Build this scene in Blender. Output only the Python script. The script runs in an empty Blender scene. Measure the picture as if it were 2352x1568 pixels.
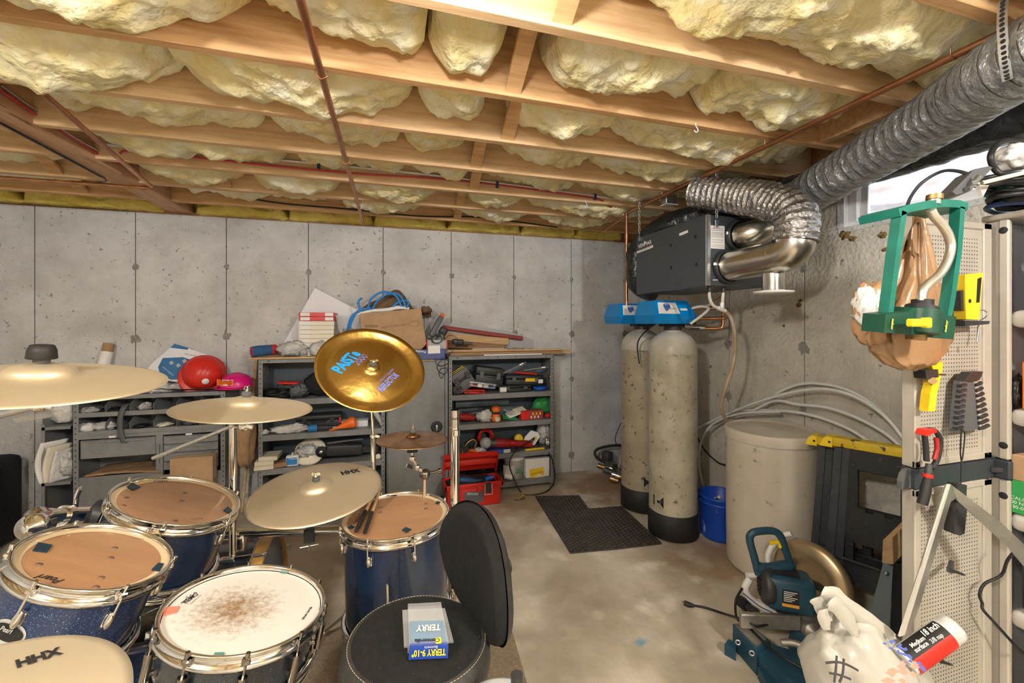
import bpy, bmesh, math, random
from mathutils import Vector, Matrix, noise
random.seed(7)
S = bpy.context.scene
COL = S.collection
PI = math.pi
R = math.radians
# ---------------------------------------------------------------- camera, world, lights, exposure
FOC, TH, CAMH, HOR = 955.0, R(16.1), 1.5, 745.0
cam = bpy.data.objects.new('camera', bpy.data.cameras.new('camera'))
COL.objects.link(cam)
cam.location = (0, 0, CAMH)
cam.rotation_euler = (R(90), 0, -TH)
cam.data.sensor_width = 36
cam.data.lens = 36 * FOC / 2352
cam.data.shift_y = -(784 - HOR) / 2352
cam.data.clip_start = .02
S.camera = cam
W = bpy.data.worlds.new('sky'); S.world = W; W.use_nodes = True
bg = W.node_tree.nodes['Background']
bg.inputs[0].default_value = (.80, .88, 1.0, 1); bg.inputs[1].default_value = 6.0
def lamp(name, loc, power, radius, color):
    l = bpy.data.lights.new(name, 'POINT'); l.energy = power; l.shadow_soft_size = radius; l.color = color
    o = bpy.data.objects.new(name, l); COL.objects.link(o); o.location = loc
    return o
lamp('bulb_light', (.12, .80, 2.31), 11, .06, (1, .972, .935))
lamp('bulb_light', (-1.1, -.35, 2.30), 66, .08, (1, .972, .935))
lamp('bulb_light', (1.35, -.9, 2.30), 72, .08, (1, .972, .935))
sun = bpy.data.objects.new('sun', bpy.data.lights.new('sun', 'SUN')); COL.objects.link(sun)
sun.data.energy = 9; sun.data.angle = R(.6); sun.data.color = (1, .97, .9)
sun.rotation_euler = (R(-14), R(52), 0)
S.view_settings.view_transform = 'Standard'; S.view_settings.look = 'None'
S.view_settings.gamma = 1; S.view_settings.use_curve_mapping = False
S.view_settings.exposure = 1.1
# ---------------------------------------------------------------- pixel -> place helpers (frame 2352 x 1568)
def _d(u, v):
    t = (u - 1176) / FOC; s = (HOR - v) / FOC
    return Vector((math.sin(TH) + t * math.cos(TH), math.cos(TH) - t * math.sin(TH), s))
def aY(u, v, y): d = _d(u, v); return Vector((0, 0, CAMH)) + d * (y / d.y)
def aX(u, v, x): d = _d(u, v); return Vector((0, 0, CAMH)) + d * (x / d.x)
def aZ(u, v, z): d = _d(u, v); return Vector((0, 0, CAMH)) + d * ((z - CAMH) / d.z)
def aD(u, v, dist): return Vector((0, 0, CAMH)) + _d(u, v) * dist      # dist along the view axis
# ---------------------------------------------------------------- materials
MATS = {}
def mat(name, c, rough=.55, metal=0., c2=None, scale=6., mix=(.4, .62), bump=0., bscale=None, spec=.5, detail=5.,
        c3=None, s3=30., m3=(.62, .68), alpha=1., trans=0., coat=0., stretch=None, ior=1.45, aniso=0., sss=0., emit=0.):
    if name in MATS: return MATS[name]
    m = bpy.data.materials.new(name); m.use_nodes = True; MATS[name] = m
    nt = m.node_tree; N = nt.nodes; L = nt.links
    b = N['Principled BSDF']
    def c4(x): return (*x, 1) if len(x) == 3 else x
    b.inputs['Base Color'].default_value = c4(c)
    b.inputs['Roughness'].default_value = rough
    b.inputs['Metallic'].default_value = metal
    b.inputs['Specular IOR Level'].default_value = spec
    b.inputs['IOR'].default_value = ior
    b.inputs['Alpha'].default_value = alpha
    b.inputs['Transmission Weight'].default_value = trans
    b.inputs['Coat Weight'].default_value = coat
    if sss: b.inputs['Subsurface Weight'].default_value = sss
    if emit: b.inputs['Emission Color'].default_value = c4(c); b.inputs['Emission Strength'].default_value = emit
    tc = N.new('ShaderNodeTexCoord'); vec = tc.outputs['Object']
    if stretch:
        mp = N.new('ShaderNodeMapping'); mp.inputs['Scale'].default_value = stretch; L.new(vec, mp.inputs[0]); vec = mp.outputs[0]
    col = None
    def ramp(out, lo, hi):
        r = N.new('ShaderNodeMapRange'); r.inputs[1].default_value = lo; r.inputs[2].default_value = hi; r.clamp = True
        L.new(out, r.inputs[0]); return r.outputs[0]
    def mixc(f, a, bb):
        x = N.new('ShaderNodeMix'); x.data_type = 'RGBA'; L.new(f, x.inputs[0])
        if isinstance(a, tuple): x.inputs[6].default_value = c4(a)
        else: L.new(a, x.inputs[6])
        x.inputs[7].default_value = c4(bb); return x.outputs[2]
    nz = None
    if c2 is not None:
        n = N.new('ShaderNodeTexNoise'); n.inputs['Scale'].default_value = scale; n.inputs['Detail'].default_value = detail
        n.inputs['Roughness'].default_value = .62; L.new(vec, n.inputs['Vector']); nz = n.outputs[0]
        col = mixc(ramp(nz, *mix), tuple(c), c2)
    if c3 is not None:
        n = N.new('ShaderNodeTexNoise'); n.inputs['Scale'].default_value = s3; n.inputs['Detail'].default_value = 3
        L.new(vec, n.inputs['Vector'])
        col = mixc(ramp(n.outputs[0], *m3), col if col is not None else tuple(c), c3)
    if col is not None: L.new(col, b.inputs['Base Color'])
    if bump:
        n = N.new('ShaderNodeTexNoise'); n.inputs['Scale'].default_value = bscale or scale * 3; n.inputs['Detail'].default_value = 6
        L.new(vec, n.inputs['Vector'])
        bp = N.new('ShaderNodeBump'); bp.inputs['Strength'].default_value = bump; bp.inputs['Distance'].default_value = .02
        L.new(n.outputs[0], bp.inputs['Height']); L.new(bp.outputs[0], b.inputs['Normal'])
    return m
# ---------------------------------------------------------------- mesh builder
class MB:
    def __init__(s, m=None): s.v = []; s.f = []; s.sm = []; s.m = m or Matrix()
    def add(s, vs, fs, smooth=False):
        k = len(s.v); s.v += [s.m @ Vector(p) for p in vs]
        s.f += [tuple(i + k for i in f) for f in fs]; s.sm += [smooth] * len(fs); return s
    def box(s, a, b, bev=0.):                     # a,b opposite corners
        x0, y0, z0 = [min(p, q) for p, q in zip(a, b)]; x1, y1, z1 = [max(p, q) for p, q in zip(a, b)]
        bev = min(bev, (x1 - x0) * .49, (y1 - y0) * .49, (z1 - z0) * .49)
        if bev <= 0:
            vs = [(x, y, z) for z in (z0, z1) for y in (y0, y1) for x in (x0, x1)]
            return s.add(vs, [(0, 2, 3, 1), (4, 5, 7, 6), (0, 1, 5, 4), (2, 6, 7, 3), (0, 4, 6, 2), (1, 3, 7, 5)])
        bm = bmesh.new()
        bmesh.ops.create_cube(bm, size=1, matrix=Matrix.Translation(((x0 + x1) / 2, (y0 + y1) / 2, (z0 + z1) / 2)) @ Matrix.Diagonal((x1 - x0, y1 - y0, z1 - z0, 1)))
        bmesh.ops.bevel(bm, geom=bm.edges[:], offset=bev, segments=2 if bev > .004 else 1, profile=.5, affect='EDGES')
        s.bm(bm, bev > .004); return s
    def bm(s, bm, smooth=False):
        bm.verts.index_update()
        s.add([v.co.copy() for v in bm.verts], [tuple(v.index for v in f.verts) for f in bm.faces], smooth); bm.free(); return s
    def rbox(s, c, size, rot=(0, 0, 0), bev=0.):   # centre, size, euler rotation
        o = s.m; from mathutils import Euler
        s.m = o @ Matrix.Translation(c) @ Euler(rot).to_matrix().to_4x4()
        s.box([-q / 2 for q in size], [q / 2 for q in size], bev); s.m = o; return s
    def prism(s, pts, h, plane='xy', z0=0., smooth=False):   # polygon extruded by h along third axis
        def P(a, b, c): return {'xy': (a, b, c), 'xz': (a, c, b), 'yz': (c, a, b)}[plane]
        n = len(pts)
        vs = [P(a, b, z0) for a, b in pts] + [P(a, b, z0 + h) for a, b in pts]
        s.add(vs, [tuple(range(n))[::-1], tuple(range(n, 2 * n))]); k = [(i, (i + 1) % n, n + (i + 1) % n, n + i) for i in range(n)]
        s.v = s.v[:-2 * n]; f2 = s.f[-2:]; s.f = s.f[:-2]; s.sm = s.sm[:-2]
        s.add(vs, [tuple(range(n))[::-1], tuple(range(n, 2 * n))]); s.add(vs, k, smooth); return s
    def lathe(s, prof, n=32, smooth=True, arc=2 * PI, wob=None):     # prof: (r,z) about local z
        full = abs(arc - 2 * PI) < 1e-6; cnt = n if full else n + 1
        vs = []; fs = []
        for r, z in prof:
            for i in range(cnt):
                a = arc * i / n; q = r * (wob(a, z) if wob else 1); vs.append((q * math.cos(a), q * math.sin(a), z))
        for j in range(len(prof) - 1):
            for i in range(n):
                i2 = (i + 1) % cnt; fs.append((j * cnt + i, j * cnt + i2, (j + 1) * cnt + i2, (j + 1) * cnt + i))
        return s.add(vs, fs, smooth)
    def cyl(s, p, q, r, r2=None, n=16, cap=True, smooth=True):
        p, q = Vector(p), Vector(q); r2 = r if r2 is None else r2
        z = (q - p).normalized(); x = z.orthogonal().normalized(); y = z.cross(x)
        vs = [c + (x * math.cos(2 * PI * i / n) + y * math.sin(2 * PI * i / n)) * rr for c, rr in ((p, r), (q, r2)) for i in range(n)]
        s.add(vs, [(i, (i + 1) % n, n + (i + 1) % n, n + i) for i in range(n)], smooth)
        if cap: s.add(vs[:n], [tuple(range(n))[::-1]]); s.add(vs[n:], [tuple(range(n))])
        return s
    def tube(s, pts, r, n=8, smooth=True, cap=True, sub=0, closed=False, tw=None):
        pts = [Vector(p) for p in pts]
        if sub: pts = spline(pts, sub, closed)
        m = len(pts); rr = r if hasattr(r, '__len__') else [r] * m
        if len(rr) != m: rr = [rr[min(len(rr) - 1, int(i * (len(rr) - 1) / (m - 1) + .5))] if False else rr[int(i * (len(rr) - 1) / (m - 1))] * (1 - (i * (len(rr) - 1) / (m - 1)) % 1) + rr[min(len(rr) - 1, int(i * (len(rr) - 1) / (m - 1)) + 1)] * ((i * (len(rr) - 1) / (m - 1)) % 1) for i in range(m)]
        vs = []; fs = []; x = None
        for i, p in enumerate(pts):
            if closed: t = (pts[(i + 1) % m] - pts[i - 1])
            else: t = pts[min(i + 1, m - 1)] - pts[max(i - 1, 0)]
            t = t.normalized() if t.length > 1e-9 else Vector((0, 0, 1))
            x = t.orthogonal() if x is None else x - t * x.dot(t)
            if x.length < 1e-6: x = t.orthogonal()
            x = x.normalized(); y = t.cross(x)
            for j in range(n):
                a = 2 * PI * j / n; q = rr[i] * (tw(i / (m - 1), a) if tw else 1)
                vs.append(p + (x * math.cos(a) + y * math.sin(a)) * q)
        for i in range(m if closed else m - 1):
            for j in range(n):
                fs.append((i * n + j, i * n + (j + 1) % n, ((i + 1) % m) * n + (j + 1) % n, ((i + 1) % m) * n + j))
        s.add(vs, fs, smooth)
        if cap and not closed: s.add(vs[:n], [tuple(range(n))[::-1]]); s.add(vs[-n:], [tuple(range(n))])
        return s
    def ball(s, c, r, n=12, sq=None):
        c = Vector(c); r3 = r if hasattr(r, '__len__') else (r, r, r)
        vs = []; fs = []; m = max(6, n // 2 + 2)
        for j in range(m + 1):
            b = -PI / 2 + PI * j / m
            for i in range(n):
                a = 2 * PI * i / n; d = Vector((math.cos(b) * math.cos(a), math.cos(b) * math.sin(a), math.sin(b)))
                k = sq(d) if sq else 1
                vs.append(c + Vector((d.x * r3[0], d.y * r3[1], d.z * r3[2])) * k)
        for j in range(m):
            for i in range(n): fs.append((j * n + i, j * n + (i + 1) % n, (j + 1) * n + (i + 1) % n, (j + 1) * n + i))
        return s.add(vs, fs, True)
    def grid(s, fn, nu, nv, smooth=True, thick=0.):   # fn(a,b)->point, a,b in 0..1
        vs = [Vector(fn(i / nu, j / nv)) for j in range(nv + 1) for i in range(nu + 1)]; w = nu + 1
        fs = [(j * w + i, j * w + i + 1, (j + 1) * w + i + 1, (j + 1) * w + i) for j in range(nv) for i in range(nu)]
        if not thick: return s.add(vs, fs, smooth)
        nr = [Vector() for _ in vs]
        for f in fs:
            n = (vs[f[2]] - vs[f[0]]).cross(vs[f[3]] - vs[f[1]])
            for i in f: nr[i] += n
        bk = [v - (q.normalized() if q.length > 1e-12 else Vector()) * thick for v, q in zip(vs, nr)]; k = len(vs)
        s_f = list(fs) + [tuple(i + k for i in f[::-1]) for f in fs]
        rim = [i for i in range(nu)] ; e = []
        for i in range(nu): e.append((i + 1, i, i + k, i + 1 + k)); b = nv * w + i; e.append((b, b + 1, b + 1 + k, b + k))
        for j in range(nv): a = j * w; e.append((a, a + w, a + w + k, a + k)); a = j * w + nu; e.append((a + w, a, a + k, a + w + k))
        return s.add(vs + bk, s_f + e, smooth)
    def build(s, name, m, parent=None, loc=None, rot=None, mtx=None):
        me = bpy.data.meshes.new(name); me.from_pydata(s.v, [], s.f)
        me.polygons.foreach_set('use_smooth', s.sm); me.update()
        if isinstance(m, str): m = MATS[m]
        me.materials.append(m)
        o = bpy.data.objects.new(name, me); COL.objects.link(o)
        if parent: o.parent = parent
        if loc is not None: o.location = loc
        if rot is not None: o.rotation_euler = rot
        if mtx is not None: o.matrix_local = mtx
        return o
def spline(pts, sub, closed=False):
    out = []; n = len(pts)
    for i in range(n if closed else n - 1):
        g = (lambda k: pts[k % n]) if closed else (lambda k: pts[max(0, min(n - 1, k))])
        a, b, c, d = g(i - 1), g(i), g(i + 1), g(i + 2)
        for k in range(sub):
            t = k / sub
            out.append(.5 * ((2 * b) + (c - a) * t + (2 * a - 5 * b + 4 * c - d) * t * t + (3 * b - a - 3 * c + d) * t ** 3))
    if not closed: out.append(pts[-1])
    return out
def fbm(p, o=4): return noise.fractal(Vector(p), 1.0, 2.0, o)
def tag(o, label, cat, group=None, kind=None):
    if label: o['label'] = label
    if cat: o['category'] = cat
    if group: o['group'] = group
    if kind: o['kind'] = kind
    return o
def thing(name, label, cat, loc=(0, 0, 0), rot=(0, 0, 0), group=None):
    o = bpy.data.objects.new(name, None); COL.objects.link(o); o.empty_display_size = .05
    o.location = loc; o.rotation_euler = rot
    return tag(o, label, cat, group)
def struct(o): o['kind'] = 'structure'; return o
def one(mb, name, m, label, cat, group=None, loc=None, rot=None): return tag(mb.build(name, m, None, loc, rot), label, cat, group)
def dup(o, parent=None, loc=None, rot=None, label=None):
    c = o.copy(); COL.objects.link(c)
    if parent: c.parent = parent
    if loc is not None: c.location = loc
    if rot is not None: c.rotation_euler = rot
    if label: c['label'] = label
    for ch in list(o.children): dup(ch, c)
    return c
def text(body, m, parent, size, mtx, ext=.0006, align='CENTER', name='lettering', sx=1., shear=0., bold=0.):
    cu = bpy.data.curves.new('t', 'FONT'); cu.body = body; cu.size = size; cu.extrude = ext
    cu.align_x = align; cu.align_y = 'CENTER'; cu.shear = shear; cu.offset = bold; cu.resolution_u = 3
    t = bpy.data.objects.new('t', cu); COL.objects.link(t)
    bpy.context.view_layer.update()
    me = bpy.data.meshes.new_from_object(t); bpy.data.objects.remove(t)
    if sx != 1:
        for v in me.vertices: v.co.x *= sx
    me.materials.clear(); me.materials.append(MATS[m] if isinstance(m, str) else m)
    o = bpy.data.objects.new(name, me); COL.objects.link(o)
    if parent: o.parent = parent
    o.matrix_local = mtx; return o
def frame(o, x, y):      # matrix with local x axis, y axis (z = x cross y) and origin
    x = Vector(x).normalized(); z = x.cross(Vector(y)).normalized(); y = z.cross(x)
    m = Matrix((x, y, z)).transposed().to_4x4(); m.translation = Vector(o); return m
def zto(p, d, up=(0, 0, 1)):     # matrix whose z axis points along d
    z = Vector(d).normalized(); x = Vector(up).cross(z)
    if x.length < 1e-5: x = Vector((1, 0, 0))
    x.normalize(); m = Matrix((x, z.cross(x), z)).transposed().to_4x4(); m.translation = Vector(p); return m
def label_plate(parent, w, h, mtx, m, name='label', t=.001):
    return MB().box((-w / 2, -h / 2, 0), (w / 2, h / 2, t)).build(name, m, parent, mtx=mtx)

def kid(mb, name, m, root, parent=None, smooth=None):       # mesh given in world coordinates, hung under an unrotated root
    l = root.location
    mb.v = [v - l for v in mb.v]
    return mb.build(name, m, parent or root)
def onplane(u, v, c, n):
    d = _d(u, v); n = Vector(n); O = Vector((0, 0, CAMH)); k = (Vector(c) - O).dot(n) / d.dot(n); return O + d * k
def ptext(body, m, root, c, n, pa, pb, hr=1., off=.0012, name='lettering', shear=0., bold=0., ext=.0003, flip=False):
    """lettering on the plane (c,n) running from pixel pa to pixel pb (baseline middle), hr stretches its height"""
    n = Vector(n).normalized(); a, b = onplane(*pa, c, n), onplane(*pb, c, n); x = (b - a)
    y = n.cross(x)
    t = text(body, m, root, 1., Matrix(), 0, name=name, shear=shear, bold=bold)
    me = t.data; w = max(v.co.x for v in me.vertices) - min(v.co.x for v in me.vertices); mx = (max(v.co.x for v in me.vertices) + min(v.co.x for v in me.vertices)) / 2
    s = x.length / w
    for v in me.vertices: v.co.x = (v.co.x - mx) * s; v.co.y *= s * hr; v.co.z = 0
    M = frame((a + b) / 2 + n * off, x, y); M.translation -= root.location if root else Vector(); t.matrix_local = M
    return t
# ================================================================ ROOM
mat('concrete', (.63, .63, .62), .9, c2=(.455, .45, .435), scale=3.2, mix=(.36, .70), bump=.35, bscale=55, c3=(.27, .26, .24), s3=34, m3=(.66, .72))
mat('concrete_yellowed', (.68, .645, .555), .9, c2=(.48, .445, .37), scale=2.4, mix=(.36, .66), bump=.5, bscale=45, c3=(.24, .20, .14), s3=22, m3=(.67, .74))
mat('joint', (.12, .115, .105), .95)
mat('patch', (.25, .235, .21), .95, c2=(.36, .34, .31), scale=40, bump=.5)
mat('wood', (.66, .41, .20), .7, c2=(.50, .27, .11), scale=3, stretch=(1, 14, 14), mix=(.42, .66), bump=.12, bscale=30, c3=(.33, .16, .06), s3=5, m3=(.72, .78))
mat('wood_pale', (.72, .50, .28), .7, c2=(.58, .36, .18), scale=3, stretch=(1, 14, 14), mix=(.42, .66), bump=.12, bscale=30)
mat('wood_dark', (.42, .22, .10), .7, c2=(.28, .13, .05), scale=3, stretch=(14, 1, 14), mix=(.42, .66), bump=.12, bscale=30)
mat('beam_wood', (.62, .38, .22), .7, c2=(.46, .26, .14), scale=3, stretch=(14, 1, 14), mix=(.42, .66), bump=.15, bscale=30, c3=(.2, .1, .05), s3=4, m3=(.66, .7))
mat('ply', (.45, .30, .16), .8, c2=(.36, .22, .11), scale=6)
mat('fibreglass', (.86, .79, .50), .95, c2=(.78, .63, .26), scale=5, mix=(.42, .70), bump=.9, bscale=26, spec=.05, detail=8, c3=(.90, .87, .70), s3=7, m3=(.48, .66), sss=.0)
mat('fibreglass_rim', (.84, .70, .20), .95, c2=(.70, .52, .10), scale=9, mix=(.4, .7), bump=.9, bscale=30, spec=.05, detail=8)
BACK, RIGHT, LEFT, FRONT, CEIL = 3.9, 2.53, -3.4, -2.6, 2.635
WTOP = 2.37
# floor: slab with stains
def floor_mat():
    m = mat('floor_concrete', (.59, .535, .44), .62, c2=(.39, .335, .26), scale=2.4, mix=(.38, .68), bump=.12, bscale=30, c3=(.68, .62, .53), s3=5, m3=(.54, .72))
    nt = m.node_tree; N = nt.nodes; L = nt.links; b = N['Principled BSDF']
    src = b.inputs['Base Color'].links[0].from_socket
    tc = N.new('ShaderNodeTexCoord')
    def blob(c, r, col, src, ns=6, amt=.8):
        sub = N.new('ShaderNodeVectorMath'); sub.operation = 'SUBTRACT'; sub.inputs[1].default_value = (*c, 0); L.new(tc.outputs['Object'], sub.inputs[0])
        sc = N.new('ShaderNodeVectorMath'); sc.operation = 'DIVIDE'; sc.inputs[1].default_value = (*r, 1); L.new(sub.outputs[0], sc.inputs[0])
        ln = N.new('ShaderNodeVectorMath'); ln.operation = 'LENGTH'; L.new(sc.outputs[0], ln.inputs[0])
        n = N.new('ShaderNodeTexNoise'); n.inputs['Scale'].default_value = ns; n.inputs['Detail'].default_value = 6; L.new(tc.outputs['Object'], n.inputs[0])
        ma = N.new('ShaderNodeMath'); ma.operation = 'MULTIPLY_ADD'; ma.inputs[1].default_value = 1.6; L.new(n.outputs[0], ma.inputs[0]); L.new(ln.outputs['Value'], ma.inputs[2])
        mr = N.new('ShaderNodeMapRange'); mr.inputs[1].default_value = 1.75; mr.inputs[2].default_value = 1.15; mr.inputs[3].default_value = 0; mr.inputs[4].default_value = amt; L.new(ma.outputs[0], mr.inputs[0])
        x = N.new('ShaderNodeMix'); x.data_type = 'RGBA'; L.new(mr.outputs[0], x.inputs[0]); L.new(src, x.inputs[6]); x.inputs[7].default_value = (*col, 1)
        return x.outputs[2]
    src = blob((1.9, 3.45), (.62, .45), (.26, .14, .07), src, 5, .8)
    src = blob((1.15, 3.3), (.5, .3), (.33, .20, .12), src, 7, .7)
    src = blob((2.1, 2.15), (.5, .4), (.29, .17, .09), src, 6, .7)
    src = blob((1.55, 3.3), (.3, .12), (.62, .58, .52), src, 9, .8)
    src = blob((1.55, 2.25), (.14, .06), (.72, .68, .60), src, 14, .95)
    src = blob((1.72, 2.05), (.05, .05), (.72, .68, .60), src, 20, .95)
    src = blob((1.13, 1.72), (.045, .03), (.16, .34, .52), src, 25, .9)
    L.new(src, b.inputs['Base Color'])
floor_mat()
struct(MB().box((LEFT - .2, FRONT - .2, -.1), (RIGHT + .25, BACK + .25, 0)).build('floor', 'floor_concrete'))
# back wall: slab with cast form panels proud of the joints
wb = struct(MB().box((LEFT, BACK + .006, 0), (RIGHT + .2, BACK + .22, WTOP)).build('wall_back', 'joint'))
PITCH = .6105; X0 = 2.365 + PITCH
k = 0
while X0 - (k) * PITCH > LEFT:
    x1 = min(RIGHT + .1, X0 - k * PITCH); x0 = max(LEFT, X0 - (k + 1) * PITCH)
    MB().box((x0 + .003, BACK, 0), (x1 - .003, BACK + .03, WTOP), .0025).build('panel', 'concrete', wb)
    k += 1
def patch(parent, c, r, axis, seed):
    mb = MB(); n = 14; rnd = random.Random(seed)
    rs = [r * (.7 + .6 * rnd.random()) for _ in range(n)]
    vs = []
    for d, kk in ((0., 1.), (.003, .8)):
        for i in range(n):
            a = 2 * PI * i / n; p, q = rs[i] * kk * math.cos(a), rs[i] * kk * math.sin(a) * 1.15
            vs.append((c[0] + p, c[1] - d, c[2] + q) if axis == 'y' else (c[0] - d, c[1] + p, c[2] + q))
    vs.append((c[0], c[1] - .003, c[2]) if axis == 'y' else (c[0] - .003, c[1], c[2]))
    fs = [(i, (i + 1) % n, n + (i + 1) % n, n + i) for i in range(n)] + [(n + i, n + (i + 1) % n, 2 * n) for i in range(n)]
    mb.add(vs, fs).build('tie_patch', 'patch', parent)
for j in range(1, 9):
    for z, r in ((.17, .038), (.55, .026), (.95, .026), (1.40, .036), (1.96, .024)):
        patch(wb, (X0 - j * PITCH + .004, BACK - .0005, z + .012 * math.sin(j * 3)), r * (.8 + .3 * random.random()), 'y', j * 10 + int(z * 10))
# right wall with the window opening
WY0, WY1, WZ0, WZ1 = .35, 1.79, 2.065, 2.355
wr = struct(MB().box((RIGHT + .006, FRONT, 0), (RIGHT + .22, BACK, WZ0 - .02)).box((RIGHT + .006, WY1 + .02, WZ0), (RIGHT + .22, BACK, WTOP))
            .box((RIGHT + .006, FRONT, WZ0), (RIGHT + .22, WY0, WTOP)).box((RIGHT + .006, WY0, WZ1 + .008), (RIGHT + .22, WY1 + .02, WTOP)).build('wall_right', 'joint'))
y1 = BACK; ys = [BACK, 3.88, 3.265, 2.655, 2.035, 1.42, .81, .2, -.41, -1.02, -1.63, FRONT]
for a, b in zip(ys[1:], ys[:-1]):
    zt = WZ0 - .002 if (b > WY0 and a < WY1) else WTOP
    if b > WY1 > a: MB().box((RIGHT, WY1 + .01, WZ0 - .0015), (RIGHT + .03, b - .003, WTOP)).build('panel', 'concrete_yellowed', wr)
    MB().box((RIGHT, a + .003, 0), (RIGHT + .03, b - .003, zt), .0025).build('panel', 'concrete_yellowed', wr)
for j, y in enumerate(ys[2:6]):
    for z, r in ((.17, .03), (.55, .03), (.95, .03), (1.36, .032), (1.86, .026)):
        patch(wr, (RIGHT - .0005, y + .004, z + .01 * math.sin(j * 5)), r * (.8 + .4 * random.random()), 'x', 500 + j * 10 + int(z * 10))
mat('foam_stain', (.36, .24, .07), .95, c2=(.16, .11, .05), scale=30, bump=1, bscale=60)
for (u, v, r, sd) in ((1942, 538, .035, 1), (1958, 548, .022, 2), (2027, 540, .024, 3), (1835, 700, .02, 4), (1838, 690, .015, 6), (2032, 573, .015, 7), (1800, 748, .012, 8)):
    p = aX(u, v, RIGHT); mb = MB()
    mb.ball((0, 0, 0), (.006, r, r * .7), 10, lambda d: 1 + .5 * fbm((d.x * 3 + sd, d.y * 3, d.z * 3)))
    mb.build('foam_blob', 'foam_stain', wr, loc=p)
struct(MB().box((LEFT - .2, FRONT, 0), (LEFT, BACK, CEIL)).build('wall_left', 'concrete'))
struct(MB().box((LEFT - .2, FRONT - .2, 0), (RIGHT + .2, FRONT, CEIL)).build('wall_front', 'concrete'))
# ceiling: subfloor and joists
ce = struct(MB().box((LEFT - .2, FRONT - .2, CEIL), (RIGHT + .25, BACK + .25, CEIL + .02)).build('ceiling', 'ply'))
JB, JW, JP = 2.40, .038, .405
JY = [1.17 + JP * i for i in range(-9, 7)]
for y in JY:
    mb = MB(); mb.m = Matrix.Translation((0, y, 0))
    w = 'wood' if random.random() < .5 else 'wood_pale'
    MB().box((LEFT, 0, JB), (RIGHT - .012, JW, CEIL), .002).build('joist', w, ce, loc=(0, y, 0))
# sill plate on the walls and rim boards above them
struct(MB().box((LEFT, BACK + .03, WTOP), (RIGHT, BACK + .14, JB)).build('trim_1', 'wood_dark'))
struct(MB().box((RIGHT + .01, FRONT, WTOP), (RIGHT + .14, BACK + .03, JB)).build('trim_2', 'wood_dark'))
struct(MB().box((RIGHT + .03, FRONT, JB - .03), (RIGHT + .07, BACK + .1, CEIL)).build('trim_3', 'wood'))
struct(MB().box((LEFT, BACK + .10, JB - .03), (RIGHT + .2, BACK + .14, CEIL)).build('trim_4', 'wood'))
# cross bridging between joists (diagonal boards)
def bridge(x, y0, w=.064, t=.019):
    a = Vector((0, y0 + JW, CEIL - .02)); b = Vector((0, y0 + JP, JB + .012))
    d = b - a; o = MB(); n = Vector((0, d.z, -d.y)).normalized() * -t
    vs = [(x + s * w / 2, p.y + q.y, p.z + q.z) for p in (a, b) for q in (Vector((0, 0, 0)), n) for s in (-1, 1)]
    o.add(vs, [(0, 1, 3, 2), (4, 6, 7, 5), (0, 4, 5, 1), (2, 3, 7, 6), (0, 2, 6, 4), (1, 5, 7, 3)]).build('bridging', 'wood', ce)
for u, v, i in ((1290, 50, -1), (1178, 200, 0), (1165, 308, 1), (1092, 388, 2), (1087, 436, 3), (1056, 473, 4), (1050, 502, 5)):
    y = 1.17 + JP * i; p = aY(u, v, y + JP); bridge(p.x, y)
for u, v, i in ((520, 462, 4), (190, 440, 5), (130, 402, 4)):
    y = 1.17 + JP * i; p = aY(u, v, y + JP); bridge(p.x, y, .07)
MB().box((2.06, 1.17 + JW, JB + .01), (2.098, 1.575, CEIL)).build('header', 'wood', ce)
# main beam on the left
struct(MB().box((-1.69, FRONT, JB - .012), (-1.545, BACK + .08, CEIL), .003).build('ceiling_beam', 'beam_wood'))
# ---- insulation
def batt(x0, x1, y0, y1, sag, seed, zt=CEIL - .004, base=JB + .098, m='fibreglass', label=None, grp=None, name='insulation_batt', amp=.062):
    def fn(a, b):
        x = x0 + (x1 - x0) * a; y = y0 + (y1 - y0) * b
        e = min(1, (1 - abs(2 * b - 1)) * 4.5) ** .5; ex = min(1, min(a, 1 - a) * (x1 - x0) / .06) ** .5
        z = base + .07 * (1 - e) + .05 * (1 - ex) - sag * math.sin(PI * max(0, min(1, a))) ** .8 * (.45 + .55 * math.sin(PI * b))
        q = (x * 4.2 + seed * 7, y * 5, seed)
        z += amp * fbm(q, 5) * .9 + .022 * fbm((x * 16, y * 16, seed), 4)
        wx = .009 * fbm((x * 9, y * 9, seed + 9), 4)
        return (x + wx, y + .012 * fbm((x * 11, y * 11, seed + 4), 3) * math.sin(PI * b), min(z, zt))
    mb = MB(); nx = max(10, int((x1 - x0) / .018)); ny = 24
    mb.grid(fn, nx, ny)
    vs = []; w = nx + 1
    rim = [i for i in range(w)] + [j * w + nx for j in range(1, ny + 1)] + [ny * w + i for i in range(nx - 1, -1, -1)] + [j * w for j in range(ny - 1, 0, -1)]
    top = [(mb.v[i].x, mb.v[i].y, zt) for i in rim]; n = len(rim)
    mb.add([tuple(mb.v[i]) for i in rim] + top, [(i, (i + 1) % n, n + (i + 1) % n, n + i) for i in range(n)])
    o = mb.build(name, m); xm = (x0 + x1) / 2; kk = round((y0 - JW - 1.17) / JP)
    bay = {5: 'in the joist bay touching the back wall', 4: 'in the bay just behind the red pipe joist', 3: 'in the bay where the red pipe runs', 2: 'one bay short of the red pipe', 1: 'two bays short of the red pipe', 0: 'three bays short of the red pipe', -1: 'four bays short of the red pipe'}.get(kk, 'further from the red pipe')
    side = 'beyond the wooden beam' if xm < -1.6 else 'between beam and copper pipe' if xm < -.24 else 'between copper pipe and bridging' if xm < .48 else 'between bridging and window wall'
    tag(o, label or 'yellow batt %s, %s' % (bay, side), 'insulation', grp or 'batts between the ceiling joists'); return o
rb = random.Random(3)
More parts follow.
